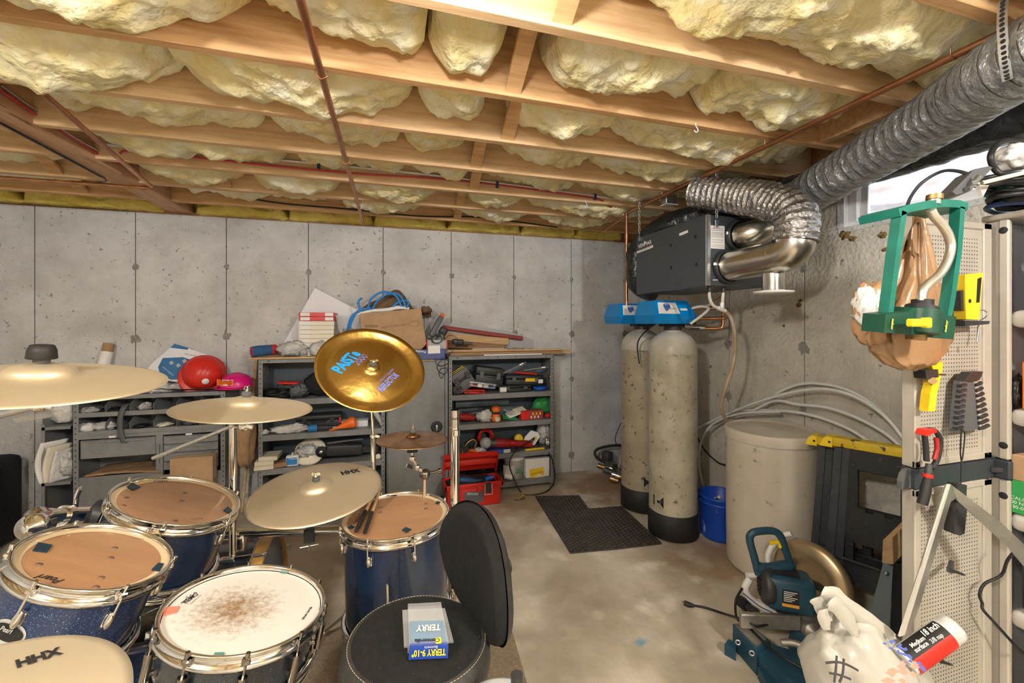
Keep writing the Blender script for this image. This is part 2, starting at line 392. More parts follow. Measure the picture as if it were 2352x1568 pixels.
for i, y in enumerate(JY[:-1]):
    if y < -1.3: continue
    k = i - 9; a, b = y + JW + .004, y + JP - .004
    cuts = {-1: [(-1.5, .55, .06), (.62, 2.3, .09)], 0: [(-1.5, -.42, .14), (-.42, .12, .05), (.12, .40, .05), (.55, 1.25, .10), (1.25, 2.04, .10), (2.12, 2.5, .05)],
            1: [(-1.5, -.78, .17), (-.8, .1, .11), (.1, .42, .04), (.52, 1.05, .09), (1.05, 2.3, .10)],
            2: [(-1.5, -.6, .07), (-.6, .05, .06), (.05, .4, .04), (.6, 1.15, .05), (1.15, 2.3, .08)],
            3: [(-1.5, -.55, .10), (-.55, .1, .05), (.1, .5, .05), (.6, 1.25, .06), (1.25, 2.28, .08)],
            4: [(-1.5, -.9, .11), (-.9, -.3, .13), (-.3, .35, .12), (.5, 1.0, .11), (1.0, 2.28, .12)],
            5: [(-1.45, -.4, .04), (-.4, .25, .12), (.45, 1.2, .10), (1.2, 2.0, .12)]}.get(k)
    if cuts is None: cuts = [(-1.5, 0, .08), (0, 1.2, .08), (1.2, 2.3, .08)]
    for j, (p, q, s) in enumerate(cuts): batt(p + .012, q - .012, a, b, s, i * 9 + j)
    batt(-2.95, -1.70, a, b, .05, i * 9 + 7)
    if k >= 3: batt(-3.39, -2.96, a, b, .05, i * 9 + 8)
# yellow rim insulation lying along the top of the back wall
def roll(x0, x1, seed, y=BACK + .015, z=WTOP, r=.066):
    mb = MB(); n = max(8, int((x1 - x0) / .02))
    def fn(a, b):
        x = x0 + (x1 - x0) * a; t = PI * (b * 1.0)
        rr = r * (1 + .35 * fbm((x * 7, b * 3, seed), 4)) * (min(1, min(a, 1 - a) * 14 + .25))
        return (x, y + .05 - math.sin(t) * rr * 1.6, z + .012 + (1 - math.cos(t)) * rr * 1.3 * .85 + .01 * fbm((x * 13, b * 6, seed), 3))
    mb.grid(fn, n, 12); return one(mb, 'rim_insulation', 'fibreglass_rim', 'bright yellow insulation strip along the back wall top, ' + ('left of the wooden beam' if False else 'beyond the wooden beam' if x1 < -1.6 else 'between beam and copper pipe' if x1 < -.1 else 'past the straight copper pipe'), 'insulation', 'rim insulation on the back wall')
xs = [-3.35, -2.66, -1.72]
for a, b, s in ((-3.35, -2.6, 1), (-2.6, -1.72, 2), (-1.52, -.85, 3), (-.85, -.16, 4), (-.16, .5, 5), (.5, 1.22, 6), (1.22, 1.8, 7), (1.8, 2.34, 8)): roll(a, b, s)
# ================================================================ DRUM KIT
mat('chrome', (.86, .85, .82), .09, 1.)
mat('chrome_dark', (.30, .28, .26), .14, 1.)
mat('brass', (.80, .64, .36), .34, 1., c2=(.70, .52, .26), scale=3, bump=.02, bscale=90)
mat('brass_pale', (.93, .82, .62), .44, .8, c2=(.84, .73, .52), scale=3, mix=(.35, .7))
mat('brass_gold', (.82, .56, .18), .26, 1., c2=(.66, .40, .10), scale=7, mix=(.35, .7), bump=.12, bscale=24)
mat('bronze', (.62, .40, .24), .30, 1., c2=(.40, .22, .12), scale=9, mix=(.42, .6), stretch=(1, 1, 1))
mat('black_rubber', (.02, .02, .021), .6)
mat('black_plastic', (.025, .026, .028), .45, c2=(.035, .036, .04), scale=40)
mat('felt_grey', (.10, .10, .10), 1.)
mat('clear_plastic', (.80, .82, .85), .12, alpha=.28, spec=.6)
mat('drum_head_tan', (.44, .245, .125), .28, c2=(.36, .19, .095), scale=4, stretch=(1, 6, 1), mix=(.35, .7), coat=.25)
mat('drum_head_cream', (.66, .52, .33), .35)
mat('head_white', (.80, .79, .76), .55, c2=(.76, .74, .69), scale=9)
mat('ink', (.015, .014, .014), .6)
mat('ink_brown', (.10, .045, .02), .6)
mat('gel_blue', (.012, .038, .06), .25)
mat('gel_red', (.70, .22, .15), .35)
mat('gel_green', (.10, .22, .19), .4)
mat('hoop_wood', (.62, .36, .10), .4, c2=(.5, .27, .07), scale=8, coat=.5)
mat('stick_wood', (.72, .52, .28), .45, c2=(.62, .40, .19), scale=8, stretch=(3, 3, 1))
def sparkle(name, c, c2):
    m = mat(name, c, .35, .1, coat=1.); nt = m.node_tree; N = nt.nodes; L = nt.links; b = N['Principled BSDF']
    tc = N.new('ShaderNodeTexCoord'); v = N.new('ShaderNodeTexVoronoi'); v.inputs['Scale'].default_value = 800; L.new(tc.outputs['Object'], v.inputs[0])
    w = N.new('ShaderNodeTexWhiteNoise'); L.new(v.outputs['Color'], w.inputs[0])
    r = N.new('ShaderNodeMapRange'); r.inputs[1].default_value = .955; r.inputs[2].default_value = .985; L.new(w.outputs[0], r.inputs[0])
    x = N.new('ShaderNodeMix'); x.data_type = 'RGBA'; L.new(r.outputs[0], x.inputs[0]); x.inputs[6].default_value = (*c, 1); x.inputs[7].default_value = (*c2, 1)
    L.new(x.outputs[2], b.inputs['Base Color']); b.inputs['Coat Roughness'].default_value = .05
sparkle('blue_sparkle', (.004, .022, .085), (.22, .36, .62))
sparkle('blue_deep', (.003, .017, .058), (.03, .09, .22))
sparkle('charcoal_sparkle', (.012, .02, .03), (.10, .13, .18))
def head_stain():        # the worn brown centre of the snare head
    m = mat('snare_head', (.64, .62, .585), .6); nt = m.node_tree; N = nt.nodes; L = nt.links; b = N['Principled BSDF']
    tc = N.new('ShaderNodeTexCoord'); mp = N.new('ShaderNodeMapping'); mp.inputs['Scale'].default_value = (1, 1, 0); L.new(tc.outputs['Object'], mp.inputs[0])
    ln = N.new('ShaderNodeVectorMath'); ln.operation = 'LENGTH'; L.new(mp.outputs[0], ln.inputs[0])
    n = N.new('ShaderNodeTexNoise'); n.inputs['Scale'].default_value = 70; n.inputs['Detail'].default_value = 8; n.inputs['Roughness'].default_value = .75; L.new(tc.outputs['Object'], n.inputs[0])
    q = N.new('ShaderNodeMath'); q.operation = 'MULTIPLY_ADD'; q.inputs[1].default_value = -.30; L.new(n.outputs[0], q.inputs[0]); L.new(ln.outputs['Value'], q.inputs[2])
    r = N.new('ShaderNodeMapRange'); r.inputs[1].default_value = -.045; r.inputs[2].default_value = -.15; r.inputs[3].default_value = 0; r.inputs[4].default_value = .9; L.new(q.outputs[0], r.inputs[0])
    x = N.new('ShaderNodeMix'); x.data_type = 'RGBA'; L.new(r.outputs[0], x.inputs[0]); x.inputs[6].default_value = (.64, .62, .585, 1); x.inputs[7].default_value = (.20, .095, .012, 1)
    L.new(x.outputs[2], b.inputs['Base Color'])
head_stain()
def drum(name, label, c, n, r, depth, shell, headm, nl, a0=0., hoop='chrome', lugm='chrome', collar='drum_head_cream', cat='drum', hh=.040, both=True, tubelug=False):
    """c: centre of the upper hoop's top edge, n: head normal"""
    c = Vector(c); n = Vector(n).normalized()
    t = thing(name, label, cat, c - n * depth)
    M = zto(c, n); M.translation = n * depth                         # root at the lower rim, local frames along n
    def k(mb, nm, mm, par=None): mb.v = [M @ v for v in mb.v]; return mb.build(nm, mm, par or t)
    k(MB().lathe([(r - .014, -depth + .012), (r - .014, -.016)], 64), 'shell', shell)
    k(MB().lathe([(0, -.0135), (r - .012, -.0135)], 64).lathe([(r - .016, -.0134), (r - .013, -.017)], 64), 'head', headm)
    if collar: k(MB().lathe([(r - .026, -.0128), (r - .016, -.0118), (r - .0075, -.0126)], 64), 'head_collar', collar)
    prof = [(r - .0105, -.012), (r - .0095, -.002), (r - .0065, 0), (r - .001, -.0005), (r, -.003), (r - .003, -.006), (r - .006, -.010), (r - .006, -hh * .55), (r + .001, -hh * .68), (r + .004, -hh * .80), (r + .003, -hh * .93), (r - .004, -hh), (r - .010, -hh)]
    hp = k(MB().lathe(prof, 72), 'hoop', hoop)
    if both:
        p2 = [(a, -depth - b) for a, b in prof]
        k(MB().lathe(p2, 72), 'hoop', hoop)
    for i in range(nl):
        a = a0 + 2 * PI * i / nl; ca, sa = math.cos(a), math.sin(a)
        Rz = Matrix.Rotation(a, 4, 'Z')
        lg = MB(Rz)
        if tubelug:
            zl = -depth * .5
            lg.cyl((r + .002, 0, zl - .03), (r + .002, 0, zl + .03), .009, n=12).cyl((r - .014, 0, zl - .018), (r + .002, 0, zl - .018), .006, n=10).cyl((r - .014, 0, zl + .018), (r + .002, 0, zl + .018), .006, n=10)
        else:
            z0 = -hh - .062
            lg.lathe([(0.0, 0), (.006, .002), (.0095, .012), (.0105, .024), (.008, .034), (.0075, .040), (0, .041)], 14)
            for i2 in range(len(lg.v)): lg.v[i2] = lg.v[i2]
            lg.v = [Rz @ (Matrix.Translation((r - .005, 0, z0)) @ Matrix.Diagonal((1, .9, 1, 1)) @ (Rz.inverted() @ v)) for v in lg.v]
            lg.rbox((r - .012, 0, z0 + .018), (.012, .017, .034), bev=.004)
        L_ = k(lg, 'lug', lugm)
        rd = MB(Rz).cyl((r + .002, 0, -hh - .025 if not tubelug else -depth * .5), (r + .002, 0, .003), .0032, n=8).cyl((r + .002, 0, -.004), (r + .002, 0, .006), .0048, n=8)
        rd.rbox((r + .001, 0, -hh * .45), (.013, .017, .012), bev=.003)
        k(rd, 'tension_rod', lugm, L_)
    return t, M
TOM1 = Vector((-.731, 1.338, .905)), Vector((.391, .056, .919)).normalized()
TOM2 = Vector((-.706, 1.703, .900)), Vector((.339, .014, .941)).normalized()
SNARE = Vector((-.349, 1.195, .796)), Vector((.201, .015, .979)).normalized()
FTOM = Vector((.016, 1.747, .739)), Vector((-.02, -.015, .998)).normalized()
t1, M1 = drum('rack_tom', 'blue sparkle rack tom with an oval badge, next to the snare drum', *TOM1, .163, .23, 'blue_sparkle', 'drum_head_tan', 6, R(-20))
t2, M2 = drum('rack_tom', 'deep blue rack tom mounted higher, next to the bin cabinet', *TOM2, .190, .25, 'blue_deep', 'drum_head_tan', 6, R(10))
t3, M3 = drum('snare_drum', 'black snare drum with a worn white coated head', *SNARE, .183, .15, 'charcoal_sparkle', 'snare_head', 10, R(12), 'chrome', 'chrome_dark', None, tubelug=True, hh=.034)
t4, M4 = drum('floor_tom', 'tall blue floor tom with drumsticks lying on its head', *FTOM, .212, .43, 'blue_deep', 'drum_head_tan', 8, R(25))
def legs(t, M, r, depth, angs, drop):
    for a in angs:
        Rz = Matrix.Rotation(a, 4, 'Z')
        mb = MB(Rz).cyl((r + .012, 0, -depth * .35), (r + .012, 0, -depth - drop), .005, n=10).rbox((r - .002, 0, -depth * .62), (.024, .03, .05), bev=.004).cyl((r + .012, 0, -depth - drop), (r + .012, 0, -depth - drop + .03), .010, n=10)
        mb.v = [M @ v for v in mb.v]; mb.build('leg', 'chrome', t)
legs(t4, M4, .212, .43, (R(-46), R(74), R(194)), .30)
# screws seen through the clear heads, prints, gel pads
def dot(root, c, n, u, v, r, m='ink_brown', name='shell_screw'):
    p = onplane(u, v, c, n) ; mb = MB(zto(p + n * -.0131 * 0, n)); mb.lathe([(0, .0004), (r, .0003), (r, -.0004)], 14); return kid(mb, name, m, root)
mat('screw_brown', (.24, .14, .09), .5)  # brown of the shell screws seen through the heads
def headpl(T): return T[0] - T[1] * .0133, T[1]
for u, v in ((264, 1258), (255, 1281), (233, 1326), (221, 1348), (90, 1296)): dot(t1, *headpl(TOM1), u, v, .0075, 'screw_brown')
for u, v in ((425, 1132), (418, 1150), (402, 1196), (291, 1143), (284, 1161)): dot(t2, *headpl(TOM2), u, v, .0075, 'screw_brown')
for u, v in ((872, 1165), (873, 1177), (978, 1157), (979, 1168)): dot(t4, *headpl(FTOM), u, v, .009, 'screw_brown')
ptext('Pearl', 'ink', t1, *headpl(TOM1), (142, 1336), (84, 1322), 1.2, shear=.35, bold=.012)
ptext('Pearl', 'ink', t2, *headpl(TOM2), (352, 1105), (386, 1105), 1.3, shear=.35, bold=.012)
ptext('Protone', 'ink_brown', t1, *headpl(TOM1), (329, 1238), (306, 1236), 1)
ptext('Protone', 'ink_brown', t2, *headpl(TOM2), (464, 1190), (440, 1193), 1)
ptext('REMO', 'ink', t3, *headpl(SNARE), (423, 1385), (453, 1364), 1.1, bold=.02)
ptext('WEATHER KING', 'ink', t3, *headpl(SNARE), (436, 1389), (462, 1366), .8)
c_, n_ = headpl(SNARE)
cr = MB()
zz = [(415, 1386), (427, 1377), (428, 1370), (434, 1374), (437, 1366), (443, 1370), (446, 1361), (452, 1362)]
cr.tube([onplane(u, v, c_, n_) + n_ * .001 for u, v in zz], .0008, 4); kid(cr, 'crown_print', 'ink', t3)
ptext('DRUM CENTER', 'ink', t3, c_, n_, (695, 1423), (716, 1394), 1.0, bold=.03)
def gel(name, T, quad, m, label):
    c, n = headpl(T); P = [onplane(u, v, c, n) + n * .0006 for u, v in quad]; t = .0035
    mb = MB(); vs = P + [p + n * t for p in P]
    mb.add(vs, [(3, 2, 1, 0), (4, 5, 6, 7), (0, 1, 5, 4), (1, 2, 6, 5), (2, 3, 7, 6), (3, 0, 4, 7)])
    return one(mb, name, m, label, 'gel pad', 'damper pads on the drum heads')
gel('damper_pad', TOM1, [(74, 1266), (86, 1248), (119, 1254), (107, 1270)], 'gel_blue', 'dark square gel pad at the far edge of the badged tom head')
gel('damper_pad', TOM1, [(347, 1310), (362, 1295), (376, 1297), (366, 1314)], 'gel_blue', 'dark square gel pad on the badged tom, on the side towards the snare')
gel('damper_pad', TOM2, [(290, 1119), (305, 1111), (322, 1120), (304, 1127)], 'gel_blue', 'dark diamond gel pad on the higher tom beside its printed name')
gel('damper_pad', TOM2, [(512, 1173), (522, 1165), (533, 1174), (525, 1181)], 'gel_blue', 'dark gel pad on the higher tom, under the floor tom side rim')
gel('damper_pad', SNARE, [(373, 1416), (380, 1397), (412, 1395), (405, 1408)], 'gel_red', 'red rectangular pad stuck on the white snare head')
gel('damper_pad', SNARE, [(643, 1316), (650, 1308), (663, 1309), (660, 1318)], 'gel_green', 'small green pad at the far edge of the snare head')
gel('damper_pad', SNARE, [(490, 1507), (492, 1502), (515, 1501), (514, 1507)], 'gel_green', 'small green pad at the near edge of the snare head')
gel('damper_pad', FTOM, [(799, 1213), (806, 1207), (814, 1211), (806, 1216)], 'gel_blue', 'dark gel pad on the floor tom beside the two sticks')
gel('damper_pad', FTOM, [(923, 1218), (932, 1212), (945, 1217), (933, 1224)], 'gel_blue', 'dark diamond gel pad at the near edge of the floor tom')
gel('damper_pad', FTOM, [(898, 1140), (903, 1133), (914, 1134), (910, 1140)], 'gel_blue', 'dark gel pad at the far edge of the floor tom')
gel('damper_pad', FTOM, [(1000, 1157), (1003, 1152), (1012, 1154), (1008, 1158)], 'gel_blue', 'dark gel pad on the floor tom near the rack post')
# badge on tom 1
mat('badge_silver', (.75, .75, .73), .3, .6)
p = Vector(TOM1[0]) ; 
Mi = M1.copy()
def shellpt(c, n, r, u, v):    # first hit of a view ray with the shell cylinder
    d = _d(u, v); O = Vector((0, 0, CAMH)); n = n.normalized(); q = O - c
    dd = d - n * d.dot(n); qq = q - n * q.dot(n); A = dd.dot(dd); B = 2 * dd.dot(qq); C = qq.dot(qq) - r * r
    D = B * B - 4 * A * C
    if D < 0: return None
    return O + d * ((-B - math.sqrt(D)) / (2 * A))
def on_shell(root, T, r, cu, cv, outline, name, m, off=.001, par=None):
    c, n = T; p = shellpt(c, n, r, cu, cv); h = (p - c).dot(n); ax = c + n * h; x0 = (p - ax).normalized(); y0 = n.cross(x0)
    vs = []
    N_ = len(outline)
    for (a, b) in outline:
        an = a / r; vs.append(ax + n * b + (x0 * math.cos(an) + y0 * math.sin(an)) * (r + off))
    vs.append(ax + x0 * (r + off)); mb = MB().add(vs, [(i, (i + 1) % N_, N_) for i in range(N_)])
    return kid(mb, name, m, root, par)
el = lambda a, b: [(a * math.cos(2 * PI * i / 28), b * math.sin(2 * PI * i / 28)) for i in range(28)]
bd = on_shell(t1, TOM1, .149, 18, 1452, el(.038, .025), 'badge', 'badge_silver', .001)
on_shell(t1, TOM1, .149, 18, 1452, el(.034, .017), 'badge_field', 'ink', .0018, bd)
pb_ = shellpt(*TOM1, .149, 18, 1452); nb_ = pb_ - TOM1[0]; nb_ = (nb_ - TOM1[1] * nb_.dot(TOM1[1])).normalized()
ptext('Pearl', 'badge_silver', t1, pb_ + nb_ * .003, nb_, (2, 1441), (30, 1451), 1.1, shear=.35, bold=.02)
ptext('EXPORT', 'ink', t1, pb_ + nb_ * .003, nb_, (0, 1464), (36, 1472), .6)
# bass drums (axis along x, batter heads towards the throne)
def bass(label, c, r, d, shell, hoopm):
    t = thing('bass_drum', label, 'drum', (c[0] - d / 2, c[1], 0))
    M = zto(Vector(c), (1, 0, 0))
    def k(mb, nm, mm, par=None): mb.v = [M @ v for v in mb.v]; return kid(mb, nm, mm, t, par)
    k(MB().lathe([(r - .012, -d + .02), (r - .012, -.02)], 64), 'shell', shell)
    k(MB().lathe([(0, -.012), (r - .008, -.012)], 48), 'head', 'clear_plastic')
    k(MB().lathe([(0, -d + .012), (r - .008, -d + .012)], 48), 'head', 'head_white')
    for z in (0, -d):
        s = 1 if z == 0 else -1
        k(MB().lathe([(r - .012, z - s * .014), (r - .012, z), (r + .004, z), (r + .004, z - s * .042), (r - .012, z - s * .042)], 64, False), 'hoop', hoopm)
        k(MB().lathe([(r - .012, z - s * .043), (r - .004, z - s * .044), (r - .004, z - s * .052), (r - .012, z - s * .053)], 64), 'head_collar', 'drum_head_cream')
    for i in range(8):
        a = R(22) + 2 * PI * i / 8; Rz = Matrix.Rotation(a, 4, 'Z')
        cl = MB(Rz).rbox((r + .006, 0, -.02), (.01, .02, .05), bev=.003).cyl((r + .014, 0, -.12), (r + .014, 0, .012), .003, n=8).rbox((r + .014, 0, .014), (.018, .005, .006))
        k(cl, 'claw', 'chrome')
        k(MB(Rz).rbox((r + .004, 0, -.13), (.026, .018, .05), bev=.005), 'lug', 'chrome')
    for y in (-.22, .22):
        mb = MB().cyl((c[0] - d * .75, c[1] + y * .9, c[2] - r * .55), (c[0] - d * 1.05, c[1] + y * 1.35, .012), .006).ball((c[0] - d * 1.05, c[1] + y * 1.35, .013), .0125, 8)
        kid(mb, 'spur', 'chrome', t)
    return t
bass('blue bass drum with an amber wooden hoop, behind the higher rack tom', (-.50, 2.02, .292), .285, .44, 'charcoal_sparkle', 'hoop_wood')
bass('light blue sparkle bass drum below the badged rack tom', (-.56, 1.40, .292), .285, .42, 'blue_sparkle', 'chrome_dark')
# drumsticks on the floor tom
mat('stick_grip', (.02, .02, .022), .55)
for a, b, lab in (((818, 1228), (866, 1131), 'drumstick lying on the floor tom, its tip under the ride cymbal'), ((838, 1231), (876, 1127), 'drumstick with pale wooden tip showing clearly, lying on the floor tom')):
    c, n = headpl(FTOM); A, B = onplane(*a, c, n) + n * .015, onplane(*b, c, n) + n * .022
    d = (B - A).normalized(); B = A + d * .40; s = thing('drumstick', lab, 'drumstick', A)
    kid(MB().cyl(A, A + d * .15, .0076, n=10), 'grip', 'stick_grip', s)
    kid(MB().tube([A + d * q for q in (.15, .28, .36, .385, .39, .395, .40, .406, .41)], [.007, .007, .0045, .003, .0034, .005, .0052, .004, .001], 10), 'shaft', 'stick_wood', s)
# ---- cymbals
def cymbal(name, label, c, n, r, bell, m, bow=.16, china=False, nut=True, nutm='chrome', hole=.0):
    c = Vector(c); n = Vector(n).normalized(); t = thing(name, label, 'cymbal', c)
    M = zto((0, 0, 0), n); br = bell
    prof = []
    H = bow * r
    bh = br * .42
    for i in range(13):
        q = i / 12; rr = br + (r - br) * q
        z = H * (1 - q ** 1.5)
        if china: z = H * .55 * (1 - (min(q, .72) / .72) ** 1.4) + (0 if q < .72 else ((q - .72) / .28) ** 1.3 * .026)
        prof.append((rr, z))
    bz = prof[0][1]
    if china: bellp = [(br * math.cos(PI / 2 * (1 - i / 5)) if i else .006, bz - 0 + bh * 1.2 * math.sin(PI / 2 * (1 - i / 5))) for i in range(5)]
    else: bellp = [(max(.006, br * math.sin(PI / 2 * i / 5)), bz + bh * math.cos(PI / 2 * i / 5)) for i in range(5)]
    prof = bellp + prof
    th = .0012
    full = prof + [(r, prof[-1][1] - th)] + [(a, z - th) for a, z in reversed(prof)]
    rng = random.Random(int(c.x * 1000))
    zc = prof[-1][1] if not china else prof[-1][1]
    mb = MB(M).lathe([(a, z - zc) for a, z in full], 96)
    d = mb.build('disc', m, t)
    top = bellp[0][1] - zc
    fm = MB(M).lathe([(0, top + .016), (.013, top + .016), (.0145, top + .012), (.0145, top + .002), (.012, top)], 20); fm.build('felt', 'felt_grey', t)
    if nut:
        w = MB(M).cyl((0, 0, top + .012), (0, 0, top + .034), .004, n=10).cyl((0, 0, top + .017), (0, 0, top + .026), .007, n=10)
        for s in (-1, 1): w.rbox((s * .011, 0, top + .029), (.014, .003, .013), (0, s * -.5, 0), .0012)
        w.build('wing_nut', nutm, t)
    return t, M, c, n, top
def grooves(mname, amt=.25, sc=260):
    m = MATS[mname]; nt = m.node_tree; N = nt.nodes; L = nt.links; b = N['Principled BSDF']
CR1 = (Vector((-.78, 1.224, 1.368)), Vector((.10, -.085, .99)).normalized())
k1 = cymbal('crash_cymbal', 'large crash cymbal with a clear wing nut, above the badged rack tom', *CR1, .229, .062, 'brass_pale', .08, nutm='clear_plastic')
CR2 = (Vector((-.47, 1.578, 1.22)), Vector((.09, -.02, .99)).normalized())
k2 = cymbal('crash_cymbal', 'thin crash cymbal in front of the drawer cabinet', *CR2, .203, .058, 'brass_pale', .08)
RD = (Vector((-.298, 1.869, .815)), Vector((-.036, -.131, .991)).normalized())
k3 = cymbal('ride_cymbal', 'broad ride cymbal with dark lettering, overlapping the floor tom', *RD, .254, .062, 'brass_pale', .07)
CH = (Vector((-.082, 1.896, 1.316)), Vector((.20, -.70, .70)).normalized())
k4 = cymbal('china_cymbal', 'golden china cymbal tilted up, with bright blue lettering', *CH, .229, .030, 'brass_gold', .20, china=True)
SP = (Vector((.087, 1.885, .994)), Vector((.03, .0, .999)).normalized())
k5 = cymbal('splash_cymbal', 'small bronze splash cymbal beside the steel locker door', *SP, .155, .036, 'bronze', .09)
HH = (Vector((-.436, .483, 1.102)), Vector((-.017, -.05, .999)).normalized())
k6 = cymbal('hi_hat_cymbal', 'top hi-hat cymbal with dark lettering, next to the snare', *HH, .178, .05, 'brass_pale', .16)
k7 = cymbal('hi_hat_cymbal', 'bottom hi-hat cymbal just under the lettered one', HH[0] - HH[1] * .006, (-HH[1].x, -HH[1].y, -HH[1].z), .178, .05, 'brass_pale', .16, nut=False)
def cl(T, off): return T[0] + T[1] * off, T[1]
ptext('HHX', 'ink', k3[0], *cl(RD, .021), (784, 1084), (826, 1073), 1.5, bold=.04)
ptext('HHX', 'ink', k6[0], *cl(HH, .018), (38, 1528), (142, 1480), 1.9, bold=.05)
mat('paint_blue', (.02, .30, .75), .5)
mat('paint_violet', (.20, .22, .60), .5)
ptext('PAiSTe', 'paint_blue', k4[0], *cl(CH, .022), (776, 840), (822, 797), 1.5, bold=.05)
ptext('2000', 'paint_violet', k4[0], *cl(CH, .020), (819, 828), (843, 808), 1.2)
ptext('REFLECTOR', 'paint_violet', k4[0], *cl(CH, .021), (876, 886), (916, 848), 1.6, bold=.05)
ptext('NOVO CHINA', 'paint_violet', k4[0], *cl(CH, .021), (873, 876), (904, 847), 1.0)
from mathutils.bvhtree import BVHTree
for k_ in (k3, k4, k6):          # lay the lettering down on the curved metal
    root = k_[0]; disc = [c for c in root.children if c.name.startswith('disc')][0]; n = k_[3]
    tree = BVHTree.FromPolygons([v.co for v in disc.data.vertices], [tuple(p.vertices) for p in disc.data.polygons])
    for t in [c for c in root.children if c.name.startswith('lettering')]:
        bm = bmesh.new(); bm.from_mesh(t.data); bmesh.ops.triangulate(bm, faces=bm.faces[:]); bmesh.ops.subdivide_edges(bm, edges=bm.edges[:], cuts=1); bm.to_mesh(t.data); bm.free()
        mi = t.matrix_local.inverted()
        for v in t.data.vertices:
            p = t.matrix_local @ v.co; h = tree.ray_cast(p + n * .1, -n)
            if h[0] is not None: v.co = mi @ (h[0] + n * .0012)
# ---- rack and stands
RZ = .60
rk = thing('drum_rack', 'chrome tube drum rack behind the kit, with clamps', 'drum rack', (.262, 1.80, 0))
kid(MB().cyl((.262, 1.80, .02), (.262, 1.80, 1.13), .0195, n=24).lathe([(0, 0)], 3) if False else MB().cyl((.262, 1.80, .02), (.262, 1.80, 1.10), .0195, n=24, cap=False).cyl((.262, 1.80, 1.09), (.262, 1.80, 1.13), .0195, n=24, cap=False).cyl((.262, 1.80, 1.13), (.262, 1.80, .9), .0175, n=24, cap=False), 'post', 'chrome', rk)
kid(MB().cyl((.262, 1.80, 1.02), (.262, 1.80, 1.055), .023, n=20).rbox((.262, 1.775, 1.037), (.02, .02, .03), bev=.003), 'collar', 'chrome', rk)
A_, B_ = Vector((-.66, 1.96, .645)), Vector((.262, 1.80, .625))
kid(MB().rbox(Vector((-.60, 1.95, .61)), (.05, .05, .075), bev=.008), 'hoop_clamp', 'chrome', rk)
kid(MB().cyl(A_, B_, .0195, n=20), 'cross_bar', 'chrome', rk)
for p in (B_,): kid(MB().rbox(p, (.06, .055, .075), bev=.01), 'clamp', 'black_plastic', rk)
for p, d in ((Vector((.262, 1.8, 0)), 1),):
    kid(MB().cyl(p + Vector((0, -.3, .02)), p + Vector((0, .3, .02)), .0195, n=16), 'foot', 'chrome', rk)
g = A_.lerp(B_, .36)
gc = kid(MB().rbox(g + Vector((0, -.018, -.01)), (.04, .025, .055), bev=.003), 'clamp', 'black_plastic', rk)
kid(MB().cyl(g + Vector((-.035, -.02, -.055)), g + Vector((.035, -.02, -.05)), .003, n=8).cyl(g + Vector((0, -.02, -.03)), g + Vector((0, -.02, -.07)), .0045, n=8), 'wing_bolt', 'chrome', rk, gc)
ptext('Gibraltar', MATS['badge_silver'], rk, g + Vector((0, -.0315, 0)), (0, -1, 0), (683, 1214), (706, 1212), 1)
def stand(label, T, pts, r, foot=None, top=0., name='cymbal_stand'):
    s = thing(name, label, 'cymbal stand', Vector(pts[-1]))
    c, n = T
    kid(MB().cyl(c - n * .06, c + n * (top - .001), .004, n=10), 'rod', 'chrome', s)
    for i in range(len(pts) - 1): kid(MB().cyl(pts[i], pts[i + 1], r[i], n=16), 'tube', 'chrome', s)
    for p in pts[:-1]: kid(MB().ball(p, .016, 12).rbox(Vector(p) + Vector((.018, -.006, 0)), (.026, .008, .016), (0, .4, .3), .003), 'joint', 'chrome', s)
    if foot:
        p = Vector(pts[-1])
        for i in range(3):
            a = foot + i * 2 * PI / 3; kid(MB().cyl(p + Vector((0, 0, .22)), p + Vector((.24 * math.cos(a), .24 * math.sin(a), .012)), .008, n=10).ball(p + Vector((.24 * math.cos(a), .24 * math.sin(a), .012)), .012, 8), 'leg', 'chrome', s)
    return s
p = CH[0] - CH[1] * .06; q = Vector((-.085, 2.06, p.z - .30)); stand('chrome stand tube holding the golden china cymbal', CH, [p, q, Vector((q.x, q.y + .01, .02))], [.007, .0125], R(40), .03)
p = CR2[0] - CR2[1] * .06; b = aD(352, 1052, 1.75); e_ = aD(535, 978, 1.68)
q = e_.copy(); s2 = stand('chrome boom stand with a long ribbed arm, under the thin crash', CR2, [p, q, Vector((q.x, q.y, .558))], [.007, .0145], None, .03)
arm = MB().cyl(e_, b, .008, n=12); kid(arm, 'boom_arm', 'chrome', s2)
for i in range(5): pp = e_.lerp(b, .15 + i * .17); kid(MB().cyl(pp, pp.lerp(b, .02 + .01), .0095, n=12), 'arm_ring', 'chrome', s2)
p = SP[0] - SP[1] * .035; s5 = thing('splash_clamp', 'multi-jointed chrome clamp arm under the small splash cymbal', 'cymbal arm', p - Vector((0, 0, .2)))
kid(MB().cyl(p, SP[0] + SP[1] * .03, .004, n=10), 'rod', 'chrome', s5)
kid(MB().rbox(p + Vector((0, 0, -.012)), (.045, .03, .02), bev=.004), 'clamp_block', 'black_plastic', s5)
c1, c2_, c3_ = p + Vector((.0, 0, -.05)), p + Vector((.022, .0, -.09)), p + Vector((.055, .0, -.125))
kid(MB().cyl(p, c1, .007, n=12).ball(c1, .016, 12).cyl(c1, c2_, .007, n=10).ball(c2_, .015, 12).cyl(c2_, c3_, .007, n=10), 'joint', 'chrome', s5)
kid(MB().ball(c3_, .024, 14).cyl(c3_, c3_ + Vector((.06, -.005, .01)), .006, n=10).cyl(c3_ + Vector((.058, -.005, .01)), c3_ + Vector((.072, -.006, .012)), .012, n=14), 'clamp_knob', 'chrome_dark', s5)
kid(MB().tube([c3_, c3_ + Vector((-.002, .01, -.1)), Vector((c3_.x - .05, c3_.y + .05, .62))], .009, 10), 'arm', 'chrome', s5)
